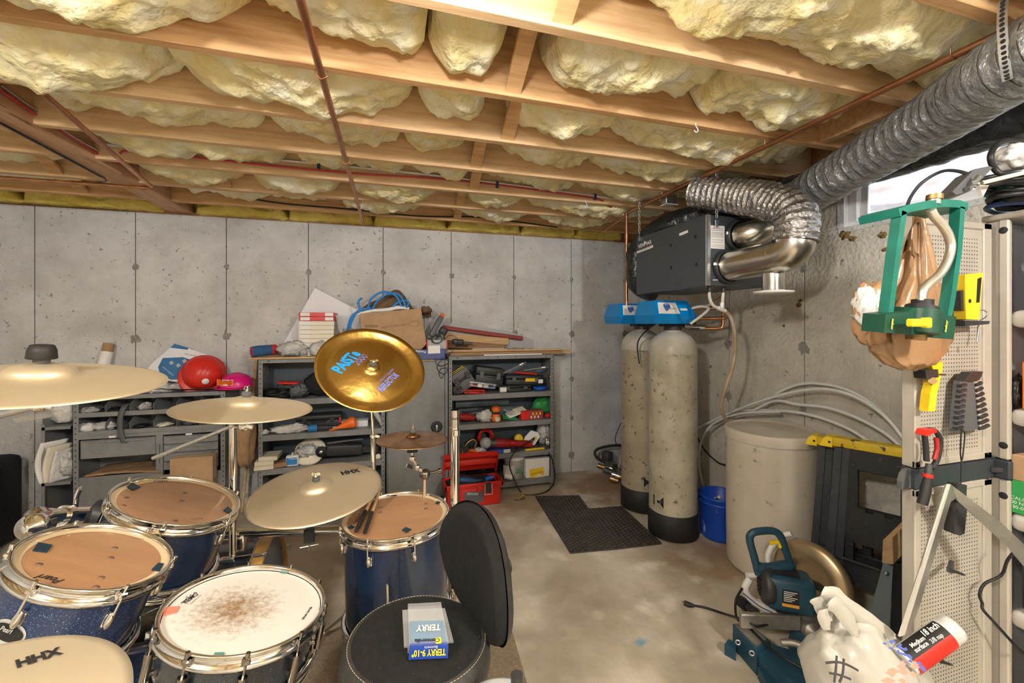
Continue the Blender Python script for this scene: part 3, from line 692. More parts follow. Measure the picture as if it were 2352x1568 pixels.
kid(MB().rbox(c1 + Vector((-.012, -.012, -.03)), (.03, .008, .02), (0, .5, 0), .003), 'wing_nut', 'chrome', s5)
p = CR1[0] - CR1[1] * .055; h = aD(84, 908, 1.10); l = aD(-60, 948, 1.02)
s1 = stand('chrome boom stand with a round tilter under the large crash cymbal', CR1, [p, Vector((l.x - .25, l.y + .1, 1.2)), Vector((l.x - .25, l.y + .1, .02))], [.009, .0125], R(10), .03)
kid(MB(zto(h, Vector((0, -1, .1)))).lathe([(0, .012), (.012, .012), (.02, .008), (.033, .006), (.038, 0), (.038, -.03), (0, -.03)], 28), 'tilter', 'chrome', s1)
kid(MB().rbox(h + Vector((.005, .0, -.055)), (.10, .016, .018), (0, R(-8), 0), .004), 'wing_handle', 'clear_plastic', s1)
kid(MB().cyl(h + Vector((-.02, .02, .0)), l, .011, n=14), 'boom_arm', 'chrome', s1)
kid(MB(zto(CR1[0] + CR1[1] * .055, CR1[1])).lathe([(0, .03), (.02, .03), (.024, .02), (.026, 0), (0, 0)], 20), 'felt_sleeve', 'ink', s1)
# hi-hat rod and stand
s6 = thing('hi_hat_stand', 'chrome hi-hat stand below the hi-hat cymbals', 'hi-hat stand', (HH[0].x, HH[0].y, 0))
kid(MB().cyl((HH[0].x, HH[0].y, .1), (HH[0].x, HH[0].y, 1.2), .006), 'pull_rod', 'chrome', s6)
kid(MB().cyl((HH[0].x, HH[0].y, .1), (HH[0].x, HH[0].y, 1.03), .0125), 'tube', 'chrome', s6)
for i in range(3):
    a = R(30 + 120 * i); kid(MB().cyl((HH[0].x, HH[0].y, .35), (HH[0].x + .27 * math.cos(a), HH[0].y + .27 * math.sin(a), .01), .008), 'leg', 'chrome', s6)
# snare stand
s7 = thing('snare_stand', 'chrome tripod basket under the black snare drum', 'drum stand', (SNARE[0].x, SNARE[0].y, 0))
c = SNARE[0] - SNARE[1] * .158
kid(MB().cyl((c.x, c.y, .12), (c.x, c.y, c.z - .06), .013), 'tube', 'chrome', s7)
for i in range(3):
    a = R(80 + 120 * i); x, y = math.cos(a), math.sin(a)
    kid(MB().tube([(c.x, c.y, c.z - .06), (c.x + .12 * x, c.y + .12 * y, c.z - .03), (c.x + .165 * x, c.y + .165 * y, c.z - .035 * x)], .007, 8), 'basket_arm', 'chrome', s7)
    kid(MB().cyl((c.x, c.y, .3), (c.x + .25 * x, c.y + .25 * y, .01), .008), 'leg', 'chrome', s7)
# tom mount tubes on the left
tm = thing('tom_mount', 'stubby chrome tom holder with a round toothed joint', 'tom holder', (-.98, 1.62, .60))
a, b = aD(85, 1188, 1.22), aD(215, 1180, 1.40)
kid(MB().cyl(a, a.lerp(b, .45), .023, n=24).cyl(a.lerp(b, .1), a.lerp(b, .18), .025, n=24), 'tube', 'chrome', tm)
kid(MB().cyl(a.lerp(b, .4), b, .026, n=24).cyl(a.lerp(b, .4), a.lerp(b, .5), .031, n=24), 'sleeve', 'chrome', tm)
kid(MB().cyl(a.lerp(b, .62), a.lerp(b, .62) + Vector((.01, 0, .07)), .007, n=10).rbox(a.lerp(b, .62) + Vector((.012, 0, .07)), (.012, .03, .035), (0, .3, .4), .004), 'wing_bolt', 'chrome', tm)
e = aD(66, 1212, 1.17); kid(MB(zto(e, Vector((-.05, -1, .15)))).lathe([(0, .014), (.012, .014), (.014, .008), (.026, .006), (.028, 0), (.034, .0), (.036, -.006), (.036, -.045), (0, -.045)], 32), 'toothed_joint', 'chrome', tm)
kid(MB().tube([e + Vector((0, .03, 0)), e.lerp(a, .6) + Vector((0, .01, .012)), a], [.03, .028, .024], 16), 'elbow', 'chrome', tm)
kid(MB().cyl(e + Vector((0, .03, -.02)), (-1.0, 1.62, .57), .014, n=12).cyl((-1.0, 1.62, .60), (-1.0, 1.62, .45), .02, n=12), 'post', 'chrome', tm)
kid(MB().cyl(b, b + Vector((.10, .0, -.03)), .012, n=12).cyl(b + Vector((.0, 0, 0)), b + Vector((.035, .0, -.01)), .046, n=24), 'isolation_ring', 'black_plastic', tm)
# ---- drum throne
mat('velvet', (.006, .006, .0065), .95, c2=(.010, .010, .011), scale=60, c3=(.18, .17, .15), s3=170, m3=(.72, .76))
mat('vinyl', (.022, .021, .020), .42, c2=(.05, .048, .046), scale=10, bump=.15, bscale=60)
mat('stitch', (.45, .40, .30), .8)
TC, TN = Vector((.067, 1.113, .693)), Vector((0.06, .02, .998)).normalized()
th = thing('drum_throne', 'round black drum throne with a velvet seat and backrest', 'stool', (TC.x, TC.y, 0))
Mt = zto(TC, TN)
kid(MB(Mt).lathe([(0, .012), (.06, .011), (.12, .006), (.155, -.002), (.166, -.009)], 64), 'seat_top', 'velvet', th)
st = kid(MB(Mt).lathe([(.160, -.011), (.168, -.008), (.176, -.012), (.188, -.03), (.192, -.06), (.188, -.09), (.178, -.105), (.15, -.108), (0, -.108)], 64), 'seat_side', 'vinyl', th)
sm = MB(Mt)
for i in range(120):
    a = 2 * PI * i / 120; rr = .1745
    sm.rbox((rr * math.cos(a), rr * math.sin(a), -.0095), (.0012, .006, .0012), (0, 0, a))
kid(sm, 'stitching', 'stitch', th, st)['kind'] = 'stuff'
kid(MB().cyl((TC.x, TC.y, .2), (TC.x, TC.y, TC.z - .1), .016, n=16).cyl((TC.x, TC.y, .18), (TC.x, TC.y, .45), .022, n=16), 'post', 'chrome_dark', th)
for i in range(3):
    a = R(75 + 120 * i); kid(MB().tube([(TC.x, TC.y, .40), (TC.x + .26 * math.cos(a), TC.y + .26 * math.sin(a), .02)], .011, 10).ball((TC.x + .26 * math.cos(a), TC.y + .26 * math.sin(a), .02), .02, 10), 'leg', 'chrome', th)
# backrest: concave oval pad
BC = Vector((.252, 1.175, .80)); bd_ = Vector((-.34, .94, 0)).normalized(); bn = Vector((-.94, -.34, 0)).normalized()
def pad(off, sx, sz, cv, n=28):
    mb = MB()
    def fn(a, b):
        x, y = 2 * a - 1, 2 * b - 1
        X = x * math.sqrt(max(0, 1 - y * y / 2)); Yv = y * math.sqrt(max(0, 1 - x * x / 2))
        e = max(0, 1 - (X * X + Yv * Yv)); bul = off * (1 if off < 0 else 1) * min(1, (e * 6)) ** .5
        return BC + bd_ * (X * sx + .02 * (-Yv) * 0) + Vector((0, 0, 1)) * (Yv * sz + .035 * X) + bn * (bul + cv * X * X)
    mb.grid(fn, n, n); return mb
kid(pad(.034, .170, .165, .035), 'backrest_pad', 'velvet', th)
kid(pad(-.022, .176, .171, .035), 'backrest_shell', 'vinyl', th)
kid(MB().tube([BC - bn * .03 + Vector((0, 0, -.02)), BC - bn * .06 + Vector((0, 0, -.16)), (TC.x + .17, TC.y + .05, TC.z - .10), (TC.x + .03, TC.y, TC.z - .12)], .016, 10, sub=6), 'backrest_bar', 'black_plastic', th)
kid(MB().cyl(BC - bn * .02 + Vector((0, 0, -.02)), BC - bn * .085 + Vector((0, 0, -.02)), .026, n=20), 'knob', 'black_plastic', th)
# ================================================================ SERVICES: pipes, cables, window, ventilation, water treatment
mat('copper', (.55, .27, .14), .38, 1., c2=(.36, .16, .08), scale=6, mix=(.35, .7))
mat('copper_bright', (.70, .36, .18), .28, 1., c2=(.5, .24, .11), scale=9)
mat('red_pex', (.50, .05, .05), .4); mat('white_pex', (.72, .72, .70), .35); mat('black_cable', (.012, .012, .013), .45)
mat('cable_tie', (.02, .05, .16), .4); mat('galv', (.55, .56, .57), .35, 1., c2=(.45, .46, .47), scale=20)
mat('foil', (.66, .66, .65), .24, .85, c2=(.36, .36, .36), scale=14, mix=(.35, .62), bump=.9, bscale=38)
mat('foil_grey', (.50, .52, .54), .30, .65, c2=(.33, .345, .36), scale=16, mix=(.35, .62), bump=.8, bscale=42)
mat('black_poly', (.012, .014, .017), .2, c2=(.02, .022, .026), scale=8, bump=.8, bscale=16, spec=.7)
mat('sheet_metal', (.72, .70, .64), .24, 1., c2=(.6, .57, .5), scale=5, bump=.06, bscale=14)
mat('white_plastic', (.80, .79, .76), .4); mat('white_paint', (.82, .82, .82), .5)
mat('dark_enamel', (.050, .058, .068), .36, c2=(.06, .069, .08), scale=60)
mat('paper', (.80, .79, .76), .7); mat('grey_print', (.25, .25, .26), .7)
def clips(pts, r, m, root, name='clip'):
    for p, q in pts: kid(MB().rbox(p, (r * 2.2, .006, r * 3)), name, m, root)
# copper pipes
c1 = thing('copper_pipe', 'long copper pipe running under the joists above the air exchanger, turning down beside it', 'pipe', (1.77, 2.9, 1.0))
kid(MB().cyl((1.752, -1.5, 2.378), (1.777, 2.90, 2.378), .0125, n=14), 'run', 'copper', c1)
kid(MB().cyl((1.777, 2.90, 2.378), (1.777, 2.90, 1.56), .0125, n=14).ball((1.777, 2.90, 2.372), .019, 10), 'riser', 'copper', c1)
kid(MB().cyl((1.777, 2.90, 2.36), (1.87, 3.42, 2.36), .010, n=12), 'branch', 'copper', c1)
for y in (.9, 1.6, 2.4): kid(MB().tube([(1.74, y, 2.40), (1.738, y, 2.375), (1.76, y, 2.361), (1.782, y, 2.375), (1.78, y, 2.40)], .002, 6), 'strap', 'copper', c1)
kid(MB().cyl((1.777, 2.90, 2.18), (1.777, 2.90, 2.21), .0165, n=14), 'coupling', 'copper', c1)
c2 = thing('copper_pipe', 'straight copper pipe crossing under all the joists to the back wall', 'pipe', (-.24, 3.86, 2.378))
kid(MB().cyl((-.24, -1.5, 2.384), (-.24, 3.86, 2.384), .0125, n=14), 'run', 'copper', c2)
for y in (1.6, 2.41, 3.22): kid(MB().tube([(-.262, y, 2.40), (-.26, y, 2.38), (-.24, y, 2.367), (-.22, y, 2.38), (-.218, y, 2.40)], .002, 6), 'strap', 'copper', c2)
c3 = thing('copper_pipe', 'bright copper pipe with an elbow, running along the wooden beam', 'pipe', (-1.45, 3.17, 2.36))
kid(MB().tube([(-3.3, 3.21, 2.365), (-1.49, 3.175, 2.365), (-1.462, 3.165, 2.366), (-1.45, 3.135, 2.367), (-1.445, 3.08, 2.368), (-1.37, 2.62, 2.37)], .0115, 12), 'run', 'copper_bright', c3)
kid(MB().tube([(-1.37, 2.62, 2.37), (-1.275, 2.06, 2.372), (-1.27, 2.0, 2.378), (-1.27, 1.985, 2.42), (-1.27, 1.985, 2.6)], .0115, 12), 'riser', 'copper', c3)
kid(MB().ball((-1.458, 3.158, 2.366), .017, 10).cyl((-1.52, 3.176, 2.365), (-1.50, 3.175, 2.365), .014, n=12), 'elbow', 'copper_bright', c3)
# PEX and cables along the joist
JF = 1.17 + JP * 4 - .006
def cable(name, label, pts, r, m, cat='cable', sub=6, grp=None, n=8): return one(MB().tube(pts, r, n, sub=sub), name, m, label, cat, grp)
cable('pex_pipe', 'red plastic pipe sagging along the joist face', [aY(u, v, JF - .008) for u, v in ((275, 352), (300, 346), (420, 358), (600, 378), (800, 397), (1000, 410), (1150, 425), (1260, 440), (1370, 456))] + [aY(1400, 474, 2.85), aY(1440, 484, 2.95), aY(1480, 478, 3.02)], .0065, 'red_pex', 'pipe')
cable('pex_pipe', 'white plastic pipe clipped along the joist beside the red one', [aY(u, v, JF - .006) for u, v in ((228, 330), (330, 341), (520, 355), (700, 373), (900, 392), (1060, 410), (1200, 428), (1380, 452), (1440, 460), (1490, 468))], .0075, 'white_pex', 'pipe')
for u, v in ((330, 343), (732, 378), (1142, 424), (1367, 452)):
    one(MB().rbox(aY(u, v, JF - .01), (.018, .02, .045), bev=.003), 'pipe_clip', 'cable_tie', 'dark blue clip holding the red and white pipes to the joist', 'clip', 'pipe clips on the joist')
cable('electric_cable', 'black cable stapled along the joist nearest the back wall', [aY(u, v, JY[-1] - .008) for u, v in ((550, 450), (640, 466), (800, 480), (960, 496), (1090, 498), (1180, 508), (1280, 522))], .006, 'black_cable')
cable('electric_cable', 'black cable looping along the underside of the wooden beam', [aZ(u, v, 2.378) for u, v in ((0, 282), (90, 330), (190, 383), (225, 402))] + [aZ(245, 413, 2.40), aZ(220, 420, 2.42)], .006, 'black_cable')
cable('electric_cable', 'dark red cable running along the edge of the wooden beam', [aX(u, v, -1.535) for u, v in ((0, 207), (80, 262), (160, 312), (240, 362), (300, 385))], .006, 'red_pex')
cable('electric_cable', 'silver cable running along the edge of the wooden beam', [aX(u, v, -1.532) for u, v in ((0, 195), (75, 248), (150, 302), (235, 352), (280, 372))], .006, 'galv')
for u, v in ((1598, 290), (1345, 468)):
    p = aZ(u, v - 8, JB); one(MB().tube([p, p + Vector((0, 0, -.012)), p + Vector((.008, 0, -.022)), p + Vector((.012, 0, -.034)), p + Vector((.002, 0, -.042)), p + Vector((-.009, 0, -.034))], .0022, 6, sub=4), 'ceiling_hook', 'white_paint', 'small white screw hook in the underside of a joist', 'hook', 'white hooks on the joists')
# window in the right wall
wn = thing('window_1', None, None, (RIGHT + .05, WY1, WZ0)); struct(wn)
fx = RIGHT + .035
def wbox(a, b, m='white_paint', name='frame', par=None): return kid(MB().box(a, b, .003), name, m, wn, par)
wbox((fx, WY0, WZ0), (fx + .10, WY1, WZ0 + .03), name='sill'); wbox((fx, WY0, WZ1 - .03), (fx + .10, WY1, WZ1))
wbox((fx, WY1 - .045, WZ0 + .03), (fx + .10, WY1, WZ1 - .03)); wbox((fx, WY0, WZ0 + .03), (fx + .10, WY0 + .045, WZ1 - .03))
for k, (a, b, x) in enumerate(((1.10, WY1 - .05, fx + .02), (WY0 + .05, 1.16, fx + .05))):
    wbox((x, a, WZ0 + .03), (x + .022, a + .04, WZ1 - .03), name='sash'); wbox((x, b - .04, WZ0 + .03), (x + .022, b, WZ1 - .03), name='sash')
    wbox((x, a, WZ0 + .03), (x + .022, b, WZ0 + .06), name='sash'); wbox((x, a, WZ1 - .06), (x + .022, b, WZ1 - .03), name='sash')
    mat('window_glass', (.95, .97, 1), .02, trans=1., ior=1.1, spec=.3)
    wbox((x + .009, a + .04, WZ0 + .06), (x + .013, b - .04, WZ1 - .06), 'window_glass', 'pane')
# reveal lining and the window well outside
struct(MB().box((RIGHT - .004, WY0 - .002, WZ0 - .03), (RIGHT + .21, WY1 + .03, WZ0)).box((RIGHT - .004, WY1 - .001, WZ0 + .001), (RIGHT + .21, WY1 + .036, WZ1)).box((RIGHT + .0, WY0, WZ1), (RIGHT + .21, WY1, WTOP)).build('trim_5', 'concrete'))
mat('well_metal', (.62, .63, .64), .5, c2=(.50, .48, .46), scale=9, mix=(.4, .62))
mat('well_stone', (.55, .50, .45), .9, c2=(.38, .33, .29), scale=10, bump=.4)
ww = struct(thing('window_well', 'pale grey corrugated window well outside the basement window', None, (RIGHT + .6, 1.0, 1.9)))
def well(a, b):
    an = -PI / 2 + PI * a; r = .62 + .012 * math.sin(b * 40)
    return Vector((RIGHT + .23 + math.cos(an) * .55 * r / .62, 1.0 + math.sin(an) * 1.0 * r / .62, 1.85 + b * .72))
kid(MB().grid(well, 40, 60), 'well_wall', 'well_metal', ww)
kid(MB().box((RIGHT + .23, .0, 1.80), (RIGHT + .8, 2.0, 1.85)), 'well_floor', 'well_stone', ww)
# ---- air exchanger
HX0, HX1, HY0, HY1, HZ0, HZ1 = 1.75, 2.18, 1.994, 2.713, 1.725, 2.136
hv = thing('air_exchanger', 'dark grey air exchanger cabinet hung from chains near the ceiling', 'air exchanger', (HX0, HY0, HZ0))
kid(MB().box((HX0 + .012, HY0, HZ0), (HX1, HY1, HZ1), .004), 'body', 'dark_enamel', hv)
dr = kid(MB().box((HX0 - .006, HY0 + .004, HZ0 - .004), (HX0 + .012, HY1, HZ1 + .002), .004), 'door_panel', 'dark_enamel', hv)
kid(MB().box((HX0 - .002, HY0 - .003, HZ0), (HX0 + .02, HY0 + .003, HZ1)), 'edge_trim', 'galv', hv)
fc, fn = Vector((HX0 - .006, 2.3, 1.9)), Vector((-1, 0, 0))
for u, v in ((1541, 563), (1598, 544), (1542, 614), (1600, 607)): dot(hv, fc, fn, u, v, .011, 'black_rubber', 'plug')
def quadplate(root, c, n, quad, m, name, off=.0008, par=None):
    P = [onplane(u, v, c, n) + Vector(n) * off for u, v in quad]; q = [p - Vector(n) * off * .9 for p in P]
    k = len(P); mb = MB().add(P + q, [tuple(range(k))] + [(i, (i + 1) % k, k + (i + 1) % k, k + i) for i in range(k)]); return kid(mb, name, m, root, par)
quadplate(hv, fc, fn, [(1463, 582), (1463, 577), (1500, 562), (1500, 568)], 'paper', 'label'); quadplate(hv, fc, fn, [(1561, 542), (1560, 536), (1580, 528), (1580, 534)], 'paper', 'label')
ptext('VENMAR', 'paper', hv, fc, fn, (1466, 567), (1497, 555), .9, bold=.02); ptext('CONSTRUCTO', 'ink', hv, fc, fn, (1467, 577), (1494, 566), .9, off=.0016)
quadplate(hv, fc, fn, [(1478, 560), (1481, 553), (1484, 557), (1481, 562)], 'paper', 'emblem')
sc, sn = Vector((1.95, HY0, 1.9)), Vector((0, -1, 0))
lb = quadplate(hv, sc, sn, [(1631, 517), (1664, 519), (1664, 572), (1631, 570)], 'paper', 'label')
mat('sticker_blue', (.04, .16, .42), .5)
quadplate(hv, sc, sn, [(1641, 505), (1652, 506), (1652, 514), (1641, 513)], 'sticker_blue', 'sticker')
for v in (524, 528, 533, 536, 539, 543, 550, 555, 562, 566): quadplate(hv, sc, sn, [(1634, v), (1661, v + 1), (1661, v + 2), (1634, v + 1)], 'grey_print', 'print_line', .0014, lb)
quadplate(hv, sc, sn, [(1637, 642), (1655, 642), (1655, 643.5), (1637, 643.5)], 'paper', 'label')
def collar(c, r):
    co = kid(MB(zto(Vector(c), (0, -1, 0))).lathe([(r + .008, 0), (r + .016, .004), (r + .016, .022), (r + .004, .03)], 40), 'duct_collar', 'black_plastic', hv)
    kid(MB().rbox((c[0] - r - .012, c[1] - .02, c[2] + .01), (.02, .015, .02), bev=.003), 'clamp_screw', 'galv', hv, co)
CO1, CO2 = (1.965, HY0, 2.02), (1.885, HY0, 1.838)
collar(CO1, .078); collar(CO2, .085)
for x in (1.80, 1.90): kid(MB().cyl((x, HY0 + .04, HZ0), (x, HY0 + .04, HZ0 - .035), .012, n=10), 'drain_spout', 'black_plastic', hv)
# chains
def chain(label, p, L):
    t = thing('hanging_chain', label, 'chain', (p[0], p[1], p[2] - L)); n = int(L / .022)
    for i in range(n):
        c = Vector((p[0], p[1], p[2] - .011 - i * .022)); e = []
        for k in range(10):
            a = 2 * PI * k / 10; x, z = .0075 * math.cos(a), .0145 * math.sin(a)
            e.append(c + (Vector((x, 0, z)) if i % 2 else Vector((0, x, z))))
        kid(MB().tube(e, .0022, 6, closed=True), 'link', 'galv', t)
    kid(MB().box((p[0] - .008, p[1] - .003, p[2] - L - .04), (p[0] + .008, p[1] + .003, p[2] - L)), 'bracket', 'galv', t)
chain('steel chain holding the near end of the air exchanger, in front of the ribbed duct', (1.795, 1.972, 2.40), .30)
chain('steel chain holding the lettered end of the air exchanger', (1.735, 2.66, 2.40), .25)
# ducts
def duct(name, label, pts, r, m, ribs=22., amp=.045, crin=.05, n=28, seed=1, cat='duct', wire=True):
    P = spline([Vector(p) for p in pts], 24); L = [0]
    for a, b in zip(P, P[1:]): L.append(L[-1] + (b - a).length)
    N_ = int(L[-1] * ribs * 5); Q = []; j = 0
    for i in range(N_ + 1):
        s = L[-1] * i / N_
        while j < len(L) - 2 and L[j + 1] < s: j += 1
        f = (s - L[j]) / max(1e-9, L[j + 1] - L[j]); Q.append(P[j].lerp(P[j + 1], f))
    rr = [r * (1 + amp * math.cos(2 * PI * ribs * L[-1] * i / N_)) for i in range(N_ + 1)]
    t = thing(name, label, cat, pts[-1])
    kid(MB().tube(Q, rr, n, tw=lambda q, a: 1 + crin * fbm((q * L[-1] * 9, math.cos(a) * 2.2 + seed, math.sin(a) * 2.2), 4)), 'sleeve', m, t)
    if wire:
        mb = MB(); up = None; st = []
        for i in range(0, N_, 5):
            a, b = Q[i], Q[min(i + 1, N_)]; M = zto(a, b - a)
            mb.add([M @ Vector((r * (1 + amp) * 1.012 * math.cos(2 * PI * k / 24), r * (1 + amp) * 1.012 * math.sin(2 * PI * k / 24), dz)) for dz in (-.0016, .0016) for k in range(24)], [(k, (k + 1) % 24, 24 + (k + 1) % 24, 24 + k) for k in range(24)], True)
        kid(mb, 'wire_rings', 'chrome_dark', t)['kind'] = 'stuff'
    return t
# smooth duct with tee and diffuser
sd = thing('metal_duct', 'smooth galvanised duct with a tee and white round diffuser', 'duct', (1.885, 1.66, 1.75))
kid(MB().tube([(CO2[0], HY0 - .005, CO2[2]), (CO2[0], 1.80, CO2[2] + .002), (CO2[0] + .004, 1.66, CO2[2] + .006)], .085, 36, tw=lambda q, a: 1 + .015 * fbm((q * 6, math.cos(a) * 3, math.sin(a) * 3), 3)), 'pipe', 'sheet_metal', sd)
kid(MB().tube([(CO2[0] + .004, 1.67, CO2[2] + .006), (CO2[0] + .008, 1.61, CO2[2] + .016), (CO2[0] + .012, 1.575, CO2[2] + .05), (CO2[0] + .012, 1.572, CO2[2] + .085)], .0855, 36, sub=5), 'elbow', 'sheet_metal', sd)
kid(MB().cyl((CO2[0] + .02, 1.70, CO2[2] - .06), (CO2[0] + .02, 1.70, CO2[2] - .165), .052, n=28), 'tee_branch', 'sheet_metal', sd)
kid(MB(Matrix.Translation((CO2[0] + .02, 1.70, CO2[2] - .178))).lathe([(0, .004), (.04, .002), (.045, .006), (.052, .004), (.06, 0), (.082, 0), (.092, .006), (.093, .012), (.055, .016), (.05, .02)], 40), 'diffuser', 'white_plastic', sd)
f1 = duct('flexible_duct', 'crinkled foil flexible duct bending over the near end of the air exchanger', [(CO2[0] + .012, 1.572, CO2[2] + .07), (CO2[0] + .02, 1.57, 1.98), (CO2[0] + .03, 1.60, 2.06), (CO2[0] + .02, 1.72, 2.145), (1.87, 1.88, 2.215), (1.80, 2.05, 2.275), (1.77, 2.12, 2.30)], .095, 'foil', 30, .04, .05, seed=3)
duct('metal_elbow', 'shiny metal duct elbow leaving the upper collar of the air exchanger', [(CO1[0], HY0 - .006, CO1[2]), (CO1[0] + .01, 1.93, CO1[2]), (2.03, 1.885, CO1[2] + .02), (2.12, 1.88, 2.09)], .075, 'sheet_metal', 10, .01, .02, wire=False)
f2 = duct('flexible_duct', 'long grey foil-wrapped duct climbing past the window', [(2.15, 1.90, 2.13), (2.155, 1.77, 2.185), (2.10, 1.54, 2.225), (2.05, 1.33, 2.25), (1.92, 1.01, 2.268), (1.76, .766, 2.262), (1.64, .42, 2.27), (1.58, .0, 2.28)], .106, 'foil_grey', 20, .03, .05, seed=8)
f3 = duct('wrapped_duct', 'black plastic-wrapped duct running along the wall above the window', [(2.345, -.3, 2.305), (2.345, .5, 2.305), (2.345, 1.0, 2.305), (2.345, 1.5, 2.305), (2.30, 2.0, 2.30), (2.10, 2.36, 2.255), (1.93, 2.62, 2.215), (1.86, 2.83, 2.10), (1.85, 2.87, 1.95), (1.86, 2.85, 1.82), (1.92, 2.73, 1.76)], .087, 'black_poly', 9, .02, .10, seed=5, wire=False)
# perforated hanging straps
def strap(label, pts, w=.022):
    t = thing('hanging_strap', label, 'strap', pts[-1]); P = spline([Vector(p) for p in pts], 6)
    mb = MB(); vs = []; fs = []
    for i, p in enumerate(P):
        vs += [p + Vector((0, -w / 2, 0)), p + Vector((0, w / 2, 0)), p + Vector((-.002, w / 2, 0)), p + Vector((-.002, -w / 2, 0))]
    for i in range(len(P) - 1):
        k = i * 4
        for a in range(4): fs.append((k + a, k + (a + 1) % 4, k + 4 + (a + 1) % 4, k + 4 + a))
    kid(mb.add(vs, fs), 'band', 'galv', t)
    hl = MB()
    for i in range(1, len(P) - 1, 1): hl.add([P[i] + Vector((-.0026, .006 * math.cos(a * PI / 4), .006 * math.sin(a * PI / 4))) for a in range(8)], [tuple(range(8))])
    kid(hl, 'holes', 'ink', t)['kind'] = 'stuff'
strap('perforated steel strap hanging around the black wrapped duct', [(2.262, 1.71, 2.40), (2.252, 1.71, 2.34), (2.256, 1.705, 2.28), (2.275, 1.70, 2.24)])
strap('perforated steel strap looped over the grey foil duct near the window', [(1.63, .73, 2.40), (1.625, .73, 2.33), (1.635, .73, 2.24), (1.65, .73, 2.18)])
jb = thing('junction_box', 'grey electrical box under the joist behind the air exchanger', 'electrical box', aZ(1537, 470, 2.33))
p = jb.location.copy()
kid(MB().rbox(p + Vector((0, 0, .03)), (.09, .06, .06), bev=.004), 'box', 'galv', jb); kid(MB().rbox(p + Vector((0, 0, -.004)), (.10, .07, .006), bev=.002), 'cover', 'white_plastic', jb)
# drain tubes under the exchanger
mat('tube_amber', (.42, .30, .18), .3, c2=(.52, .42, .30), scale=10); mat('tube_clear', (.62, .58, .50), .3)
dt = thing('drain_hose', 'amber drain hose with a white tee, looping down the yellowed wall', 'hose', (2.28, 2.3, .75))
T_ = Vector((1.965, HY0 + .06, 1.585))
kid(MB().tube([(1.80, HY0 + .04, HZ0 - .03), (1.805, HY0 + .045, 1.66), (1.84, HY0 + .05, 1.61), T_ + Vector((-.03, 0, .0))], .009, 10, sub=6), 'inlet_tube', 'tube_clear', dt)
kid(MB().tube([(1.90, HY0 + .04, HZ0 - .03), (1.90, HY0 + .045, 1.66), (1.90, HY0 + .05, 1.61)], .009, 10, sub=6), 'inlet_tube', 'tube_clear', dt)
kid(MB().cyl((1.87, HY0 + .052, 1.60), (1.925, HY0 + .052, 1.582), .012, n=10).cyl((1.90, HY0 + .05, 1.63), (1.90, HY0 + .05, 1.595), .012, n=10), 'tee', 'white_plastic', dt)
kid(MB().tube([(1.925, HY0 + .052, 1.582), (1.97, HY0 + .06, 1.545), (2.02, HY0 + .08, 1.46), (2.045, HY0 + .10, 1.34), (2.04, HY0 + .12, 1.22), (2.03, HY0 + .16, 1.10), (2.08, HY0 + .25, .96), (2.21, 2.33, .80), (2.31, 2.36, .5), (2.34, 2.38, .2), (2.35, 2.39, .012)], .0105, 10, sub=8), 'hose', 'tube_amber', dt)
